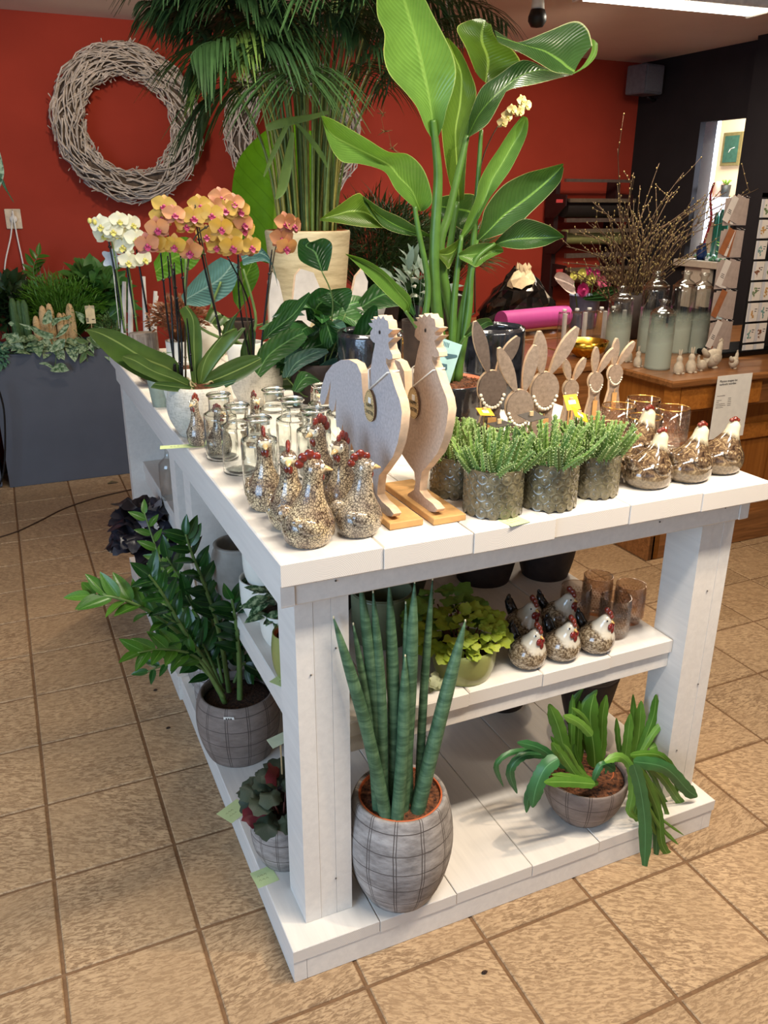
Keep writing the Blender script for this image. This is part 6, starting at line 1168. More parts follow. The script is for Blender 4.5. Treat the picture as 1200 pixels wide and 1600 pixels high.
bush('low_green_plant','low mixed green plant between the rooster heads and the paddle leaf stems','potted plant',(2.20,2.90,.985),(.18,.12,.10),260,[lmesh('broad_green',.09,.05,P_ovate,S(50,90,44),S(110,140,100))],4,(.7,1.3),.5,[(a*.7,b*.5) for a,b in bpt],DPOT)
SPK2=[lmesh('spiky_blade',.30,.010,P_lance,S(60,90,40),S(140,110,70),.1,3,1)]
bush('spiky_dracaena','spiky thin leaved plant rising above the grassy bush','potted plant',(2.46,3.32,1.08),(.06,.06,.10),60,SPK2,5,(.7,1.2),1.2,[(a*.6,b) for a,b in bpt],DPOT)
bush('small_leafy_plant','grey green leafy plant beside the right wooden bunny','potted plant',(1.56,1.38,T0+.16),(.12,.08,.12),90,[lmesh('grey_green_leaf',.075,.030,P_lance,S(70,100,86),S(120,140,128))],6,(.7,1.2),.3,[(0,0),(.05,0),(.06,.16),(.055,.16),(0,.15)],DPOT)
# pale flowering twig with dried flowers on the right of the wreath
t=thing('air_plant_garland','thin dried twig with small pale tufts hanging before the red wall','garland',W(600,165,3.2)); L=Vector(t.location); TW=plain('dry_twig',S(170,140,90),.8)
m=MB(); m.tube([(0,0,CZ-t.location.z),(0,0,0)],.001,3); 
for (a,b) in ((598,178),(600,205),(612,232)): 
    p=W(a,b,3.2)-L; m.tube([(0,0,0) if b<190 else p+Vector((-.02,0,.08)),p],.0012,4)
    for k in range(7): m.tube([p,p+Vector((U(-.05,.05),U(-.02,.02),U(-.03,.04)))],[.004,.001],4)
m.build('twig',TW,t)
t=thing('pale_orchid_spray','pale yellow orchid spray rising between the paddle leaves','flower',(2.35,2.75,.9)); L=Vector(t.location)
m=MB(); m.tube(curve([W(745,420,2.75)-L-Vector((0,0,.25)),W(745,300,2.75)-L,W(770,210,2.75)-L,W(815,160,2.75)-L]),[.005,.002],6); m.tube([(0,0,0),W(745,420,2.75)-L-Vector((0,0,.25))],.005,6); m.build('stem',OST,t); flowers(t,[(800,172,0,0),(815,158,.2,0),(822,165,0,0),(812,175,.2,-.2),(792,182,0,0),(785,192,-.2,0)],2.72,flower_mesh(plain('cream_petal',S(206,190,130),.5),plain('cream_petal2',S(200,180,110),.5),WL,'c'),1.15,9)
# ================================================================ plants in the slate planter
def at(px,py,y,z=None): p=W(px,py,y); return p
PZ=.79; FERN=[lmesh('fern_leaflet',.035,.006,P_lance,S(62,116,30),S(96,146,44),.3,2,1)]
bush('asparagus_fern','feathery bright green fern in the middle of the slate planter','plant',(.42,3.94,PZ),(.27,.15,.21),3800,FERN,7,(.7,1.5),.4)
bush('dark_ivy','dark leaved plant at the left end of the slate planter','plant',(.12,4.02,PZ),(.16,.14,.20),320,[lmesh('dark_leaf',.09,.06,P_ovate,S(22,44,24),S(44,70,36))],8,(.7,1.3),.2)
bush('pothos','heart leaved green pothos at the right back of the slate planter','plant',(.64,4.05,PZ),(.18,.12,.24),240,[lmesh('pothos_leaf',.10,.075,P_heart,S(50,100,44),S(90,140,66))],9,(.7,1.3),.2)
bush('small_leaved_shrub','small leaved pale green shrub at the right of the slate planter','plant',(.68,3.86,PZ),(.10,.08,.10),500,[lmesh('tiny_leaf',.025,.010,P_ovate,S(70,120,60),S(130,160,100))],10,(.8,1.4),.4)
bush('dark_bush','dark foliage hanging at the left edge above the second planter','plant',(-.22,3.95,PZ),(.20,.14,.24),260,[lmesh('dark_leaf_b',.09,.05,P_ovate,S(22,46,28),S(40,74,44))],18,(.7,1.3),.2)
bush('trailing_fig','tiny leaved bluish vine trailing over the left planter','plant',(.0,3.74,.62),(.09,.05,.14),420,[lmesh('tiny_blue_leaf',.022,.013,P_ovate,S(56,104,80),S(100,150,120))],19,(.8,1.4),-.6)
SPRB=[lmesh('red_edge_blade',.22,.010,P_lance,S(90,110,60),S(180,120,110),.2,3,1)]
bush('spiky_cordyline','thin spiky plant with pinkish blades behind the fern','plant',(.38,4.12,PZ+.05),(.10,.06,.10),46,SPRB,12,(.8,1.5),1.3)
# zz frond in the planter
t=thing('zz_plant','zz plant frond standing at the left of the slate planter against the red wall','plant',(.20,4.08,PZ)); frond(t,[(70,500),(58,450),(52,420),(60,398)],4.08,[0,0,0,0],.006,13,.085,.2,zl2,21)
# columnar cactus
t=thing('ribbed_cactus','cluster of small green ribbed cactus columns at the planter front','cactus',(.13,3.80,PZ-.02)); CACG=plain('cactus_green',S(62,92,50),.6,var=.2,scale=60)
for k,(px,ty,w_) in enumerate(((24,465,.022),(33,469,.020),(41,468,.022),(37,480,.018),(28,490,.016))):
    b=W(px,505,3.80)-Vector(t.location); T=W(px,ty,3.80)-Vector(t.location); hh=T.z-0; m=MB(); m.lathe([(w_*.9,0),(w_,hh*.5),(w_*.85,hh*.9),(w_*.4,hh*.99),(0,hh)],24,c=(b.x,.0+.01*(k%2),0),wob=lambda a,z:1+.16*math.cos(8*a)); m.build('column',CACG,t)
t=thing('golden_cactus','cluster of golden woolly cactus columns at the planter front','cactus',(.33,3.80,PZ-.02)); GC=plain('woolly_gold',S(204,172,126),.9,var=.2,scale=150,bump=.8)
for k,(px,ty,w_) in enumerate(((65,477,.030),(76,474,.030),(55,493,.026),(108,474,.032),(92,488,.026),(99,489,.024))):
    T=W(px,ty,3.80)-Vector(t.location); w_*=.85; m=MB(); m.lathe([(w_,0),(w_,T.z*.6),(w_*.9,T.z*.85),(w_*.5,T.z*.97),(0,T.z)],18,c=(T.x,.02*(k%2),0)); m.build('column',GC,t)
# silvery pothos spilling over the front edge
SCI=leafmat('silver_splashed_leaf',S(150,176,138),S(184,204,166),S(70,110,60),.45,0,.15,ncol=(S(70,104,66),60)); SCC=leafmat('cream_edged_leaf',S(90,120,70),S(110,140,80),None,.45,0,.15,edge=S(220,214,180))
t=thing('satin_pothos','silvery green pothos spilling over the front edge of the slate planter','plant',(.33,3.72,PZ)); SP=t
def pl_(rows,mt,y=3.70,name='leaf'):
    m=MB(); patch(m,[[v/5.4545+(380 if i%2 else 0) for i,v in enumerate(r)] for r in rows],y,0,4,3,.2,SP); m.build(name,mt,SP)
pl_([(205,905,208,895,200,880),(120,880,150,830,160,790),(60,840,100,790,150,760),(50,800,60,780,100,765)],SCI,3.69); pl_([(415,915,420,920,440,930),(440,870,480,880,530,900),(490,820,520,840,550,870),(555,815,557,817,558,820)],SCI,3.66)
pl_([(585,1075,588,1080,590,1085),(540,1022,540,1060,545,1098),(480,1030,470,1070,470,1100),(430,1080,428,1085,430,1090)],SCI,3.66); pl_([(333,1022,335,1025,337,1030),(380,1012,385,1025,390,1040),(420,1025,430,1045,435,1065),(455,1055,456,1058,456,1062)],SCI,3.66)
pl_([(455,810,458,790,450,770),(400,820,370,780,350,740),(320,780,300,740,300,710),(250,720,255,712,265,705)],SCI,3.68); pl_([(465,808,475,800,480,790),(500,800,520,770,520,730),(560,760,580,720,560,690),(590,700,590,695,590,690)],SCI,3.68); pl_([(360,680,370,690,385,695),(365,640,400,640,440,670),(390,590,410,580,440,600),(420,565,425,566,430,570)],SCI,3.70)
pl_([(440,690,450,700,460,705),(450,640,480,650,520,660),(540,630,560,640,580,650),(600,610,605,615,610,620)],SCI,3.72); pl_([(640,580,650,600,655,620),(680,590,690,630,680,660),(720,610,720,640,715,690)],SCI,3.70); pl_([(160,680,170,690,180,695),(200,690,210,710,220,730),(250,700,255,720,260,740)],SCI,3.69); pl_([(70,680,75,690,85,700),(95,665,97,690,100,710),(120,680,120,690,120,700)],SCI,3.69)
pl_([(650,825,655,830,665,840),(680,808,690,830,700,862),(720,815,725,835,730,855),(748,838,748,840,748,842)],SCC,3.70); pl_([(765,790,770,795,780,800),(765,830,790,835,815,820),(800,870,815,865,835,855),(845,885,845,884,845,883)],SCC,3.70); pl_([(735,905,740,908,745,912),(735,870,765,880,775,850),(790,930,792,930,800,900),(800,945,800,943,800,940)],SCI,3.69); pl_([(740,910,735,912,730,915),(700,930,710,950,740,960),(680,980,700,990,725,990),(680,1025,683,1026,686,1024)],SCC,3.69); pl_([(735,912,740,915,750,912),(750,950,770,945,785,935),(800,965,802,960,803,955)],SCC,3.69)
silm=leaf_mesh(.085,.062,P_heart,nv=6,droop=.3).mesh('leaf',SCI,True); rr_=random.Random(9)
for q_ in range(46): x=rr_.uniform(-.27,.32); z=rr_.uniform(-.02,.075); instm('leaf',silm,SP,frame(Vector((x,rr_.uniform(.0,.09),z+.03)),(rr_.uniform(-.8,.8),-.7,rr_.uniform(-.7,.5)),(rr_.uniform(-.3,.3),-.6,.7),rr_.uniform(.7,1.25)))
m=MB(); L=Vector(SP.location)
for pts in (((88,485+55),(87,565),(84,575)),((75,520),(87,540),(88,553)),((115,515),(130,530),(137,545)),((137,535),(135,555),(137,565))): m.tube(curve([W(a,b,3.69)-L for a,b in pts],4),.002,5)
m.build('vine',STEMG,t)
t=thing('plant_price_card','cream folded price card standing in the slate planter','price card',W(142,506,3.72)); A=W(132,478,3.72)-Vector(t.location);B=W(150,505,3.72)-Vector(t.location); m=MB(); m.box(A.x,B.x,-.001,.001,B.z,A.z); m.build('card',plain('cream_card',S(222,204,160),.6),t,False)
m=MB(); w_=B.x-A.x; hh=A.z-B.z
m.prism([(A.x,A.z),(A.x+w_/2,A.z-.004),(A.x,A.z-hh*.22)],(0,-.002,0),(1,0,0),(0,0,1),.0005); m.prism([(B.x,A.z),(B.x,A.z-hh*.22),(A.x+w_/2,A.z-.004)],(0,-.002,0),(1,0,0),(0,0,1),.0005)
m.build('corner_print',plain('beige_print',S(180,170,140),.6),t,False)
m=MB()
for k in range(5): m.box(A.x+w_*.05,A.x+w_*.27,-.0025,-.0015,B.z+hh*(.10+.05*k),B.z+hh*(.125+.05*k))
m.box(A.x+w_*.6,A.x+w_*.9,-.0025,-.0015,B.z+hh*.2,B.z+hh*.25); m.build('printed_code',INK,t,False); m=MB(); m.tube([(A.x+w_/2,.002,-.12),(A.x+w_/2,.002,A.z+.006)],.002,5); m.build('stick',LIGHTWOOD,t)
t=thing('small_grey_leaf_plant','round single green leaf plant beside the white wooden prongs','plant',W(178,500,3.80)); L=Vector(t.location); m=MB(); patch(m,[(170,488,172,495,176,500),(172,480,182,487,192,500),(180,476,188,480,194,488)],3.80,0,4,3,.1,t); m.build('leaf',PHI,t); m=MB(); m.tube([(.02,0,.0),(0,0,-.15)],.004,5); m.build('stem',STEMG,t)
# left edge hanging leaf
t=thing('hanging_leaf','pale variegated leaf hanging into the left edge of the frame','plant',W(2,270,2.6)); m=MB(); patch(m,[(-10,235,-6,240,0,238),(-14,260,-6,262,5,258),(-14,280,-4,282,6,275),(-6,300,-4,300,-2,298)],2.6,0,4,2,.1,t); m.build('leaf',SCI,t); m=MB(); patch(m,[(0,278,3,280,6,282),(4,290,9,295,12,298),(14,305,17,310,20,312),(20,315,21,316,22,318)],2.6,0,4,2,.1,t); m.build('leaf',PHI,t); m=MB(); m.tube([(-.05,0,.06),(-.05,0,CZ-t.location.z)],.002,5); m.build('hanging_string',STRING,t)
# ================================================================ things on and behind the pine counter
CHZ=CH-.0005
FBOT=thinglass('frosted_bottle_glass',(.96,.97,.96),.03,.9,(.15,.24,S(168,176,162),.86))
def bottle(px,py,ptx,pty,r,label):
    b=WZ(px,py,CH); h=W(ptx,pty,b.y).z-CH; t=thing('frosted_bottle',label,'bottle',(b.x,b.y+r*.8,CHZ),0,'half frosted glass bottles on the counter')
    H=h; o=[(0,.002),(r*.92,.002),(r,.012),(r,H*.76),(r*.94,H*.82),(r*.66,H*.875),(r*.36,H*.90),(r*.31,H*.92),(r*.32,H*.95),(r*.42,H*.965),(r*.42,H*.99),(r*.34,H)]
    i=[(a-.003,b_) for a,b_ in o[::-1] if a>.006]; m=MB(); m.lathe(cr(o,2)+[(max(.001,r*.34-.003),H*.99)]+cr([(a,b_) for a,b_ in i[2:]],2)+[(0,.012)],30)
    m.build('glass_body',FBOT,t); m=MB(); m.lathe([(r*.33,H*.965),(r*.44,H*.97),(r*.44,H*.995),(r*.33,H)],20); m.build('lip',GLASS,t)
bottle(1037,578,1045,470,.060,'frosted bottle at the very front corner of the counter'); bottle(972,556,978,448,.062,'frosted bottle standing left of the others behind the small bunnies'); bottle(1025,552,1035,425,.068,'tall frosted bottle behind the front one'); bottle(1068,552,1070,425,.062,'tall frosted bottle in the middle of the back row'); bottle(1095,552,1100,428,.058,'frosted bottle nearest the card rack')
CER=plain('pale_cement',S(196,182,160),.85,var=.12,scale=60,bump=.3)
def figurine(px,py,ht,label,kind='bunny',rz=0,ww=1):
    b=WZ(px,py,CH); t=thing('cement_'+kind,label,'figurine',(b.x,b.y+.02,CHZ),rz,'pale cement figurines on the counter edge'); s=ht
    if kind=='bunny':
        m=MB(); m.loft(cr([(0,0,0,.16*s,.14*s,0),(0,0,.12*s,.22*s,.2*s,0),(0,0,.35*s,.19*s,.18*s,0),(0,0,.5*s,.11*s,.11*s,0),(0,0,.62*s,.13*s,.13*s,0),(0,0,.75*s,.06*s,.06*s,0)],2),16); m.build('body',CER,t)
        for sx in (-1,1): m=MB(); m.ball((sx*.05*s,0,.86*s),.04*s,.03*s,.16*s,8,6,rot=Euler((0,sx*.15,0)).to_matrix()); m.build('ear',CER,t); m=MB(); m.ball((sx*.12*s,-.12*s,.03*s),.08*s,.12*s,.04*s,8,6); m.build('foot',CER,t)
    else:
        m=MB(); m.ball((0,0,.36*s),.40*s*ww,.24*s,.32*s,18,12); m.loft(cr([(.22*s*ww,0,.42*s,.15*s,.15*s,.4),(.30*s*ww,0,.66*s,.10*s,.10*s,.2),(.33*s*ww,0,.82*s,.085*s,.085*s,0),(.34*s*ww,0,.92*s,.03*s,.03*s,0)],2),14); m.build('body',CER,t)
        m=MB(); m.loft([(-.30*s*ww,0,.45*s,.12*s,.14*s,-.9),(-.48*s*ww,0,.66*s,.07*s,.12*s,-.7),(-.52*s*ww,0,.74*s,.02*s,.04*s,-.7)],12); m.build('tail',CER,t)
        m=MB(); 
        for x,z in ((.40,.93),(.34,.98),(.27,.95)): m.ball((x*s*ww,0,z*s),.05*s,.025*s,.05*s,8,6)
        m.build('comb',CER,t); m=MB(); m.ball((-.02*s,-.2*s,.38*s),.22*s*ww,.06*s,.16*s,12,8,rot=Euler((0,.3,0)).to_matrix()); m.build('wing',CER,t); m=MB(); m.ball((.08*s,-.08*s,.03*s),.14*s,.10*s,.05*s,8,6); m.ball((.08*s,.08*s,.03*s),.14*s,.10*s,.05*s,8,6); m.build('feet',CER,t)
figurine(1064,585,.112,'small cement bunny in front of the frosted bottles','bunny'); figurine(1083,583,.118,'small cement bunny beside the cement hen'); figurine(1116,576,.135,'large cement hen on the counter edge','hen',.1,1.0); figurine(1100,580,.075,'small cement chick tucked before the large cement hen','hen',PI,1); figurine(1150,577,.085,'small cement chick at the foot of the card rack','hen',.3,.8)
figurine(1000,574,.10,'small cement bunny left of the front frosted bottle','bunny',.4); figurine(985,566,.10,'small cement bunny half hidden behind the felt bunny ears','bunny',-.4)
# ---------------- card rack
RKY=1.62; 
def ct_(px,py,y=RKY): return W(px,py,y)
t=thing('card_rack','black wire rack standing on the counter with cards and tags','rack',(ct_(1160,570).x,RKY,CHZ)); L=Vector(t.location)
top=ct_(1185,308)-L; bot=ct_(1158,560)-L; m=MB(); x0=.0; zt=top.z
m.box(-.012,.012,.0,.03,0,zt+.02); m.box(-.012,.21,.0,.03,zt-.0,zt+.02); m.box(-.17,-.155,.03,.045,.0,zt); m.build('frame',BLK,t,False)
m=MB(); m.box(-.20,.23,-.03,.22,0,.03,b=.006); m.build('base',BLKP,t,False)
PN=plain('black_panel',S(30,26,26),.6); m=MB(); m.box(.0,.21,.03,.036,.03,zt); m.build('back_panel',PN,t,False)
BRCD=plain('kraft_brown_card',S(160,98,58),.7); WCD=plain('cream_gift_tag',S(220,210,198),.7,var=.03); GCD=plain('taupe_card',S(176,158,146),.7,var=.08); BCD=plain('pale_blue_tag',S(190,206,206),.7)
rows_=[(1130,1180,310,352),(1120,1172,360,402),(1112,1166,408,450),(1100,1160,455,498),(1090,1154,502,545)]
for k,(xa,xb,ya,yb) in enumerate(rows_):
    y=RKY-.02; A=W(xb-6,ya,y);B=W(xb-10,yb,y); C_=W(xa+8,yb,y); w_=(A-W(xa+24,ya,y)).length
    tg=thing('gift_tag_bundle',['topmost','second','third','fourth','lowest'][k]+' fanned bundle of kraft and cream tags on the left side of the card rack','tag bundle',A,0,'fanned tag bundles on the card rack'); Hh=A.z-B.z
    cols=[(GCD,0),(GCD,.03),(GCD,.07),(WCD,.30),(BRCD,.50),(GCD,.42),((WCD,BRCD,WCD,BRCD,WCD)[k],.52)]
    if k==1: cols=[(GCD,0),(GCD,.08),(BRCD,.22),(WCD,.36),(BRCD,.52)]
    if k==2: cols=[(GCD,0),(GCD,.1),(WCD,.20),(GCD,.32),(WCD,.46)]
    if k==3: cols=[(GCD,0),(GCD,.08),(BCD,.20),(GCD,.32),(BRCD,.50)]
    for j,(mt,an) in enumerate(cols):
        m=MB(); ww=.040 if mt is not GCD else (.15,.13,.11,.06,.06)[min(j,4)]; m.box(-ww,0,-.0006-.002*j,.0006-.002*j,-Hh,0); o=m.build('tag',mt,tg,False,loc=(-.006*j-.012,0,0)); o.rotation_euler=(0,an*.8,0); o.location.x-=(.0 if mt is GCD else .045)
        if mt is WCD or mt is BCD:
            m=MB(); 
            for q in range(3): m.box(-ww*.75,-ww*.25+q*.002,-.0016,-.0008,-Hh*(.55+.06*q),-Hh*(.53+.06*q))
            p=m.build('printed_words',INK,o,False); p.location=(0,-.002*j,0)
    m=MB(); m.tube([(-.02,-.012,.004),(-.02,.02,.012)],.0015,5); m.tube([(-.05,-.012,.004),(-.05,.02,.012)],.0015,5); m.build('hook',plain('chrome_wire',S(180,176,170),.2,metal=1),tg)
FLR=[plain('print_green',S(110,130,80),.7),plain('print_orange',S(200,150,80),.7),plain('print_teal',S(120,160,150),.7),plain('print_brown',S(140,90,60),.7)]
ordn=['topmost','second','third','fourth','fifth','sixth','seventh','lowest']
for k in range(8):
    ya=311+32.6*k; yb=ya+29; xl=1191-4.4*k
    for c in range(2 if k>2 else 1):
        y=RKY-.01; A=W(xl,ya,y); B=W(xl-3,yb,y); Hh=A.z-B.z; w_=.073
        g=thing('greeting_card',ordn[k]+(' card of the nearer column on the card rack' if c==0 else ' card of the far right column on the card rack'),'card',(A.x+c*(w_+.004),y,A.z),0,'small botanical cards on the card rack'); m=MB(); m.box(0,w_,-.003,0,-Hh,0,b=.0008); m.build('card',plain('card_cream%d%d'%(k,c),S(232,222,208),.6,var=.02),g,False)
        m=MB(); m.box(0,w_*.25,-.0036,-.003,-Hh,0); m.build('grey_strip',plain('pale_strip%d%d'%(k,c),S(206,204,204),.6,var=.02),g,False)  # slightly greyer strip over the left quarter of the card
        r=random.Random(k*3+c); m=MB(); cx=w_*.45; cz=-Hh*.55
        for q in range(10): a=r.uniform(0,6.28); d=r.uniform(0,Hh*.28); m.ball((cx+d*math.cos(a)*.7,-.0036,cz+d*math.sin(a)),Hh*.07,.0008,Hh*.05,7,4,rot=Euler((0,a,0)).to_matrix())
        m.tube([(cx,-.0036,cz-Hh*.3),(cx+.003,-.0036,cz)],.0007,4); m.build('plant_print',FLR[(k+c)%4],g)
        m=MB(); 
        for q in range(2): m.box(w_*.68,w_*.9-q*.004,-.0036,-.003,-Hh*(.35+.12*q),-Hh*(.31+.12*q))
        m.build('printed_words',INK,g,False)
# ---------------- bundle of budding branches
BR=plain('branch_bark',S(88,66,44),.8,var=.2,scale=40); BUD=plain('yellow_bud',S(150,130,80),.7,var=.2)
bc=Vector((3.40,2.33,CHZ)); t=thing('budding_branches','large bundle of budding yellow green branches behind the frosted bottles','branches',bc); r=random.Random(21)
m=MB(); m.lathe([(0,.0),(.07,0),(.08,.01),(.085,.25),(.08,.25),(.075,.02),(0,.02)],24); tag(m.build('branch_vase',DPOT,None,loc=bc),'dark vase holding the budding branches behind the bottles','vase')
def branch(P,r0,seed,sub=True):
    q=random.Random(seed); m=MB(); P=[P[0]]+[p+Vector((q.uniform(-.03,.03),q.uniform(-.03,.03),q.uniform(-.02,.02))) for p in P[1:-1]]+[P[-1]]; C=curve(P,6); m.tube(C,[r0,r0*.35],6)
    for i in range(4,len(C)-1):
        if q.random()<.6:
            o=Vector((q.uniform(-1,1),q.uniform(-1,1),q.uniform(-.3,1))).normalized(); m.ball(C[i]+o*r0*1.2,.0045,.0045,.007,5,4,mi=1)
        if sub and q.random()<.42:
            d=((C[i+1]-C[i]).normalized()*.7+Vector((q.uniform(-1,1),q.uniform(-.8,.8),q.uniform(-.2,.7)))*.8).normalized(); l=q.uniform(.06,.20); S_=[C[i]+d*l*u+Vector((0,0,.15*l*u*u)) for u in (0,.33,.66,1)]; m.tube(S_,[r0*.5,r0*.25],5)
            for s_ in S_[1:]: m.ball(s_+Vector((q.uniform(-.004,.004),0,q.uniform(-.004,.004))),.0043,.0043,.006,5,4,mi=1)
    m.build('branch',[BR,BUD],t)
for k,(px,py,d) in enumerate(((965,232,0),(1030,255,.1),(1100,310,0),(925,315,.05),(880,410,0),(885,385,.1),(1068,270,0),(1140,345,-.05),(1135,300,.1),(925,350,0),(990,270,.1),(895,365,.2),(1010,320,0),(1050,300,.1),(1110,380,0),(905,440,0),(950,330,.1),(1080,330,.2),(1185,295,.1),(1125,330,0),(940,400,.1),(975,330,-.1),(1000,290,.2))):
    E_=W(px,py,2.35+d)-bc; b0=Vector((r.uniform(-.05,.05),r.uniform(-.05,.05),.02)); mid=b0.lerp(E_,.5)+Vector((-.10*(E_.x),r.uniform(-.05,.05),.14+r.uniform(0,.08))); branch([b0,b0.lerp(mid,.5)+Vector((0,0,.03)),mid,E_],r.uniform(.004,.007),k)
for k in range(20):
    a=r.uniform(0,6.28); l=r.uniform(.15,.5); E_=Vector((math.cos(a)*l,math.sin(a)*l*.6,r.uniform(.35,.75))); b0=Vector((r.uniform(-.05,.05),r.uniform(-.05,.05),.02)); branch([b0,b0.lerp(E_,.5)+Vector((0,0,.05)),E_],r.uniform(.0035,.006),k+50)
# ---------------- tube rack, gold bowls, flower bucket, pink roll, foil bag
t=thing('brown_chest','dark brown wooden chest behind the felt bunnies beside the pine counter','chest',(2.24,1.72,0)); m=MB(); m.box(0,.50,0,.74,0,.87,b=.006); m.build('body',PINED,t,False); m=MB(); m.box(-.015,.515,-.015,.755,.87,.90,b=.004); m.build('lid',PINED,t,False)
t=thing('test_tube_rack','white wooden rack holding glass tubes behind the bunny ears','rack',(2.62,2.12,CHZ+0)); L=Vector(t.location); A=W(872,488,2.12)-L; B=W(962,545,2.12)-L
m=MB(); m.box(A.x,B.x+.0,-.05,.06,B.z-.04,B.z-.0,b=.004); m.build('rail',WWD,t,False)
for k in range(4):
    x=A.x+(B.x-A.x)*(.02+.32*k); m=MB(); m.box(x-.009,x+.009,-.06,-.045,min(B.z-.10,0),A.z+.0,b=.002); m.build('upright',WWD,t,False)
for k in range(5):
    x=A.x+(B.x-A.x)*(.10+.2*k); m=MB(); m.lathe(cr([(0,B.z+.005),(.022,B.z+.008),(.03,B.z+.03),(.032,A.z-.02),(.028,A.z-.01),(.03,A.z),(.027,A.z-.003),(.029,A.z-.03),(.027,B.z+.03),(0,B.z+.012)],2),20,c=(x,0,0)); m.build('glass_tube',GLASS,t)
    m=MB(); m.lathe([(0,A.z),(.012,A.z),(.011,A.z+.012),(0,A.z+.013)],12,c=(x+.015,.02,0)); m.build('white_plug',WHITE,t)
GB=plain('gold_bowl_metal',S(220,170,60),.2,metal=1,var=.05)
for (px,py,r_,l) in ((915,560,.11,'shiny gold bowl behind the small felt bunny'),(800,545,.08,'shiny gold bowl behind the large felt bunnies')):
    y=1.90 if px>850 else 1.7; c=W(px,py,y); z0=(.9 if px>850 else TT); t=thing('gold_bowl',l,'bowl',(c.x if px>850 else 1.62,y if px>850 else 1.30,z0)); hh=.085 if px>850 else .12
    m=MB(); m.lathe([(0,0),(.05,0),(.05,.006),(r_*.85,hh*.4),(r_,hh),(r_-.004,hh),(r_*.8,hh*.42),(0,hh*.15)],32); m.build('bowl',GB,t)
t=thing('work_table','brown wooden work table carrying the bucket and wrapping roll','table',(2.45,2.50,0)); m=MB(); m.box(-.1,1.6,0,.95,.86,.90,b=.005); o=m.build('table_top',PINED,t,False)
for a,b in ((-.05,.05),(1.5,.05),(-.05,.85),(1.5,.85)): m=MB(); m.box(a,a+.07,b,b+.07,0,.86,b=.003); m.build('leg',PINED,t,False)
c=W(912,489,2.75); t=thing('flower_bucket','grey blue bucket of cut flowers with pink gerbera on the work table','bucket',(c.x,2.75,.8995)); hb=W(912,462,2.75).z-.9
m=MB(); m.lathe([(0,0),(.075,0),(.08,.01),(.095,hb),(.10,hb+.004),(.095,hb+.006),(.088,hb-.01),(.075,.02),(0,.015)],30); m.build('bucket',plain('grey_blue_plastic',S(110,120,146),.4),t)
PKM=plain('magenta_flower',S(176,40,104),.6,var=.15,scale=60); PK2_=plain('pink_flower',S(220,110,140),.6,var=.15,scale=60); YLM=plain('yellow_green_flower',S(206,200,100),.6,var=.15,scale=60); GRN=[lmesh('bouquet_leaf',.11,.045,P_lance,S(60,100,40),S(100,140,60))]
def bloom(px,py,R,mat,n=26,y=2.68):
    m=MB(); c=W(px,py,y)-Vector(t.location); 
    for ring,(rr,zz) in enumerate(((R,0),(R*.75,.01),(R*.4,.016))):
        for k in range(n): a=2*PI*(k+.5*ring)/n; d=Vector((math.cos(a),-.3,math.sin(a))); s_=Vector((-math.sin(a),0,math.cos(a)))*R*.13; o=c+Vector((0,-zz,0)); m.add([o,o+d*rr*.6-s_,o+d*rr,o+d*rr*.6+s_],[(0,1,2,3)])
    m.ball(c+Vector((0,-.02,0)),R*.25,R*.2,R*.25,8,6); m.build('bloom',mat,t)
    m=MB(); m.tube([c,Vector((c.x*.3,c.y*.3,.05))],.004,5); m.build('stem',STEMG,t)
bloom(909,453,.050,PKM); bloom(922,436,.042,YLM); bloom(908,428,.038,YLM); bloom(938,440,.040,PK2_); bloom(930,428,.034,PKM); bloom(947,446,.030,PK2_); bloom(895,431,.03,YLM); bloom(918,424,.03,PKM)
m=MB(); LL=Vector(t.location); patch(m,[(866,432,868,436,870,440),(872,425,880,440,885,455),(885,428,893,445,895,460),(898,440,899,450,900,458)],2.66,0,4,3,.3,t); m.build('paper_wrap',plain('pale_pink_paper',S(222,200,190),.6),t)
for rows in ([(925,458,926,462,928,465),(945,448,950,456,955,465),(962,448,964,452,966,455)],[(910,465,912,467,915,469),(930,460,938,465,945,470),(955,450,960,458,965,462)]): m=MB(); patch(m,rows,2.64,0,4,3,.2,t); m.build('leaf',PHI,t)
t=thing('pink_wrapping_roll','bright pink roll of wrapping paper lying on the work table','paper roll',W(835,505,2.62)); L=Vector(t.location); a,b=W(783,500,2.62)-L,W(884,490,2.70)-L; m=MB(); m.tube([a,b],.060,24); m.build('roll',plain('hot_pink_paper',S(206,84,160),.5,var=.03),t,True,40)
t.location.z=.9605; 
bz=W(810,478,3.05); t=thing('black_foil_bag','crumpled shiny black foil with pale paper on top, beside the pink roll','bag',(bz.x,3.05,.8995)); L=Vector(t.location); m=MB(); r=random.Random(13); P0=W(762,478,3.05)-L; P1=W(862,478,3.05)-L; TP=W(805,418,3.05)-L; Wd=(P1.x-P0.x)/2*1.2; Hh=TP.z
vs=[]; n=26; rs=[]
for i in range(9):
    u=i/8; rr=[]; 
    for j in range(n): a=2*PI*j/n; k=1+.16*r.uniform(-1,1); rr.append((Wd*(1-u**1.6*.86)*math.cos(a)*k,.16*(1-u**2*.8)*math.sin(a)*k,Hh*u*(1+.05*r.uniform(-1,1))))
    rs.append(rr)
m.rings(rs,0,True,True); m.build('foil',plain('black_foil',S(24,20,18),.12,spec=.9,coat=.6,var=.3),t,False)
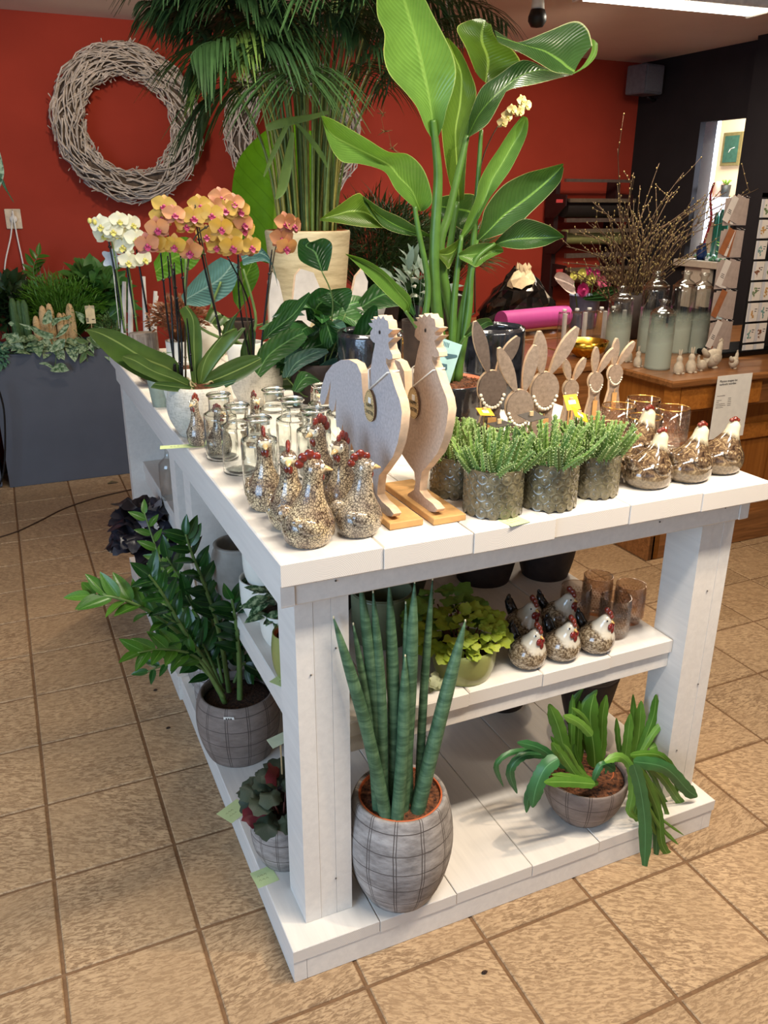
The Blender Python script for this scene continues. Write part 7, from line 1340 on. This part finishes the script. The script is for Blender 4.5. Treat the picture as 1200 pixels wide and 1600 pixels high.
m=MB(); m.rings([[(.10*math.cos(a)*s_*r.uniform(.7,1.3)-.03,-.07+.05*math.sin(a)*s_*r.uniform(.7,1.3),z*r.uniform(.93,1.06)) for a in [2*PI*j/16 for j in range(16)]] for s_,z in ((1.0,Hh*.70),(.9,Hh*.82),(.6,Hh*.92),(.45,Hh*1.0),(.5,Hh*1.06))],cap0=False,cap1=False); m.build('pale_wrap',plain('cream_tissue',S(222,200,160),.6),t,False)
# ---------------- paper roll dispenser on the red wall
RKR=plain('dark_maroon_metal',S(46,26,26),.5); t=thing('paper_roll_dispenser','dark wall rack with horizontal rolls of wrapping paper in the red corner','rack',W(922,400,4.15)); L=Vector(t.location); RYY=4.12
for (xa,xb) in ((872,878),(966,972)):
    m=MB(); A=W(xa,282,RYY+.06)-L; B=W(xa-8,470,RYY+.06)-L; m.box(A.x-.02,A.x+.02,0.02,.14,B.z-.15,A.z); m.build('upright',RKR,t,False)
for k,(ya,yc,cc,rr) in enumerate(((283,283,None,.006),(308,325,S(40,34,32),.07),(337,345,None,.01),(362,370,S(150,150,96),.055),(392,400,None,.012),(420,430,S(120,90,66),.06))):
    A=W(880,yc,RYY)-L; B=W(975,yc+1,RYY)-L; m=MB(); 
    if cc: m.tube([A,B],rr,20); m.build('paper_roll',plain('roll_paper%d'%k,cc,.5),t,True,40); m=MB(); m.box(A.x-.02,B.x+.02,A.y-.11,A.y-.09,A.z+rr*.6,A.z+rr*.6+.028); m.build('cutter_bar',plain('brushed_bar%d'%k,S(150,130,110),.35,metal=.6),t,False)
    else: m.box(A.x-.02,B.x+.02,A.y-.07,A.y-.04,A.z-rr,A.z+rr+.01); m.build('cutter_bar',plain('brushed_bar%d'%k,S(130,110,100),.35,metal=.6),t,False)
for ya in (315,372,424):
    for xx in (868,970):
        A=W(xx,ya,RYY)-L; m=MB(); m.prism([(.10,.06),(-.16,.05),(-.16,-.03),(-.03,-.12),(.10,-.12)],(A.x,0,A.z),(0,1,0),(0,0,1),.012,0,0); m.build('side_arm',RKR,t,False)
    A=W(874,ya-1,RYY-.17)-L; m=MB(); m.box(A.x-.03,A.x+.03,A.y-.004,A.y,A.z-.012,A.z+.012); m.build('red_label',plain('red_sticker',S(190,60,60),.5),t,False)
# ---------------- cable and bits on the floor
t=MB(); P=[WZ(a,b,.004) for a,b in ((-40,850),(20,833),(60,815),(100,795),(150,778),(205,765))]; t.tube(curve(P),.004,6); tag(t.build('floor_cable',plain('brown_cable',S(70,50,36),.6),None),'thin dark cable lying across the tiles near the slate planter','cable')
t=MB(); P=[W(a,b,3.6) for a,b in ((-5,600),(6,640),(8,700),(5,740),(-4,765))]; t.tube(curve(P),.006,6); tag(t.build('black_hanging_cable',BLKP,None),'black cable looping at the left edge beside the planter','cable')
for k,(px,py) in enumerate(((144,909),(157,909),(243,1079),(263,1138),(188,903),(757,1520))):
    c=WZ(px,py,.001); m=MB(); m.ball((0,0,.003),.008,.005,.003,7,4); m.build('soil_crumb',SOIL,None,loc=(c.x,c.y,.0005)); o=bpy.data.objects[-1] if False else COL.objects[-1]
    tag(o,('left dark soil crumb of the pair on the tiles by the black begonia','right dark soil crumb of the pair on the tiles by the black begonia','dark soil crumb on the tiles left of the brown zz plant pot','dark soil crumb on the tiles nearest the price note of the zz plant','dark soil crumb on the tiles close to the far plinth','x')[k] if k<5 else 'small dark crumb of soil on the floor tiles in front of the table','soil crumb','soil crumbs on the tiles' if k<5 else None)
c=WZ(176,755,.001); m=MB(); m.strip([[Vector((-.03,-.01,.002)),Vector((-.03,.01,.002))],[Vector((0,-.016,.012)),Vector((0,.016,.012))],[Vector((.035,-.004,.002)),Vector((.035,.004,.002))]]); tag(m.build('fallen_leaf',plain('dry_leaf',S(110,100,70),.8),None,loc=(c.x,c.y,.001)),'dry fallen leaf on the tiles in front of the slate planter','leaf')
